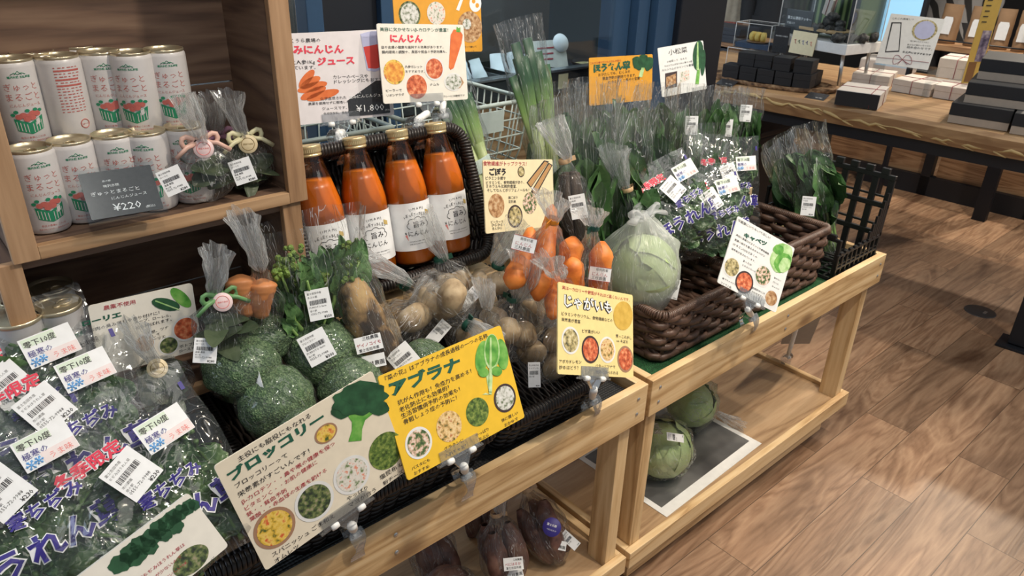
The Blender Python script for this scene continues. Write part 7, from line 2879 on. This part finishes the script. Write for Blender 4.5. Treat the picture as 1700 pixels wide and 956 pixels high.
def person(label, M, top, low, pleat=False, seed=0):
    t = thing('person', label, 'person', M)
    J, E, R_ = [], [], []

    def v(p, r, par=None):
        J.append(p)
        R_.append(r)
        if par is not None:
            E.append((par, len(J) - 1))
        return len(J) - 1
    pel = v((0, 0, .92), .12)
    ab = v((0, 0, 1.06), .115, pel)
    ch = v((0, 0, 1.24), .13, ab)
    nk = v((0, -.005, 1.40), .055, ch)
    v((0, -.015, 1.46), .055, nk)
    hd = v((0, -.02, 1.53), .085, len(J) - 1)
    v((0, -.01, 1.60), .075, hd)
    for s_ in (-1, 1):
        sh_ = v((s_ * .15, 0, 1.34), .055, ch)
        el = v((s_ * .21, .02, 1.08), .042, sh_)
        wr_ = v((s_ * .20, -.06, .88), .028, el)
        pm = v((s_ * .195, -.075, .82), .030, wr_)
        for f in range(4):
            a = v((s_ * (.195), -.105 + .018 * f, .775 - .004 * f), .0095, pm)
            v((s_ * (.185), -.110 + .018 * f, .735 - (.004 if f in (1, 2) else -.006)), .0085, a)
        a = v((s_ * .180, -.115, .80), .010, wr_)
        v((s_ * .170, -.130, .775), .0085, a)
        hp = v((s_ * .085, 0, .86), .085, pel)
        kn = v((s_ * .095, -.01, .48), .058, hp)
        an = v((s_ * .10, .01, .09), .040, kn)
        v((s_ * .105, -.10, .035), .035, an)
    skin_body(t, J, E, R_, M_['skin'])
    # hair, face
    mb = MB().ball((0, .008, 1.575), (.098, .105, .105), 22, 0, None, .05, 3, seed)
    mb.build('hair', M_['hair'], t)
    mb = MB()
    for s_ in (-1, 1):
        mb.ball((s_ * .032, -.100, 1.535), (.011, .006, .006), 8, 0)
    mb.build('eyes', M_['ink'], t)
    MB().ball((0, -.108, 1.505), (.012, .018, .020), 8).build('nose', M_['skin'], t)
    MB().ball((0, -.097, 1.468), (.022, .008, .007), 8).build('mouth', M_['inkpink'], t)
    # clothes
    secs = [((0, 0, z), a, b, .05 if pleat else .01) for z, a, b in ((.80, .195, .145), (.90, .190, .145), (1.02, .170, .135), (1.15, .175, .14), (1.28, .190, .14), (1.36, .165, .115), (1.40, .09, .08), (1.42, .068, .068))]
    MB().loft(secs, 72, 0, None, .006, 12, seed, np_=20, cap=False).build('top', top, t)
    if pleat:
        MB().loft([((0, 0, .80), .199, .149, .04), ((0, 0, .84), .199, .149, .04), ((0, 0, .875), .196, .149, .04)], 72, 0, None, .004, 12, seed, np_=20, cap=False).build('hem_band', plain('red_hem_band', (.52, .16, .13), .8, vary=.3, vs=60), t)
    for s_ in (-1, 1):
        MB().loft([((s_ * .15, 0, 1.345), .075, .075), ((s_ * .185, .01, 1.22), .066, .066), ((s_ * .215, .02, 1.08), .060, .060), ((s_ * .208, -.03, .97), .052, .052), ((s_ * .202, -.055, .90), .046, .046)], 24, 0, None, .006, 14, seed + s_, cap=False).build('sleeve', top, t)
        MB().loft([((s_ * .085, 0, .95), .112, .125), ((s_ * .092, -.005, .70), .092, .10), ((s_ * .098, -.008, .45), .078, .085), ((s_ * .102, .005, .10), .066, .07)], 24, 0, None, .006, 10, seed + s_ + 4, cap=False).build('trouser_leg', low, t)
        MB().ball((s_ * .106, -.05, .045), (.050, .125, .046), 16).build('shoe', M_['black'], t)
    return t


dark = plain('dark_grey_cloth', (.035, .036, .040), .8)
p = at(1560, 10, Y=4.45)
person('person in a grey fleece with black stripes standing behind the kraft bags', T(p.x + .03, 4.62, 0) @ RZ(10), zebra(), dark, seed=3)
p = at(1224, 5, Y=3.86)
person('person in a cream pleated top standing behind the stock rack', T(p.x, 3.86, 0) @ RZ(25), plain('cream_pleats', (.62, .54, .42), .8, vary=.12, vs=30), dark, True, 6)
p = at(1300, 5, Y=3.72)
person('person in a dark coat standing right of the cream pleated top', T(p.x, 3.72, 0) @ RZ(20), dark, dark, False, 9)
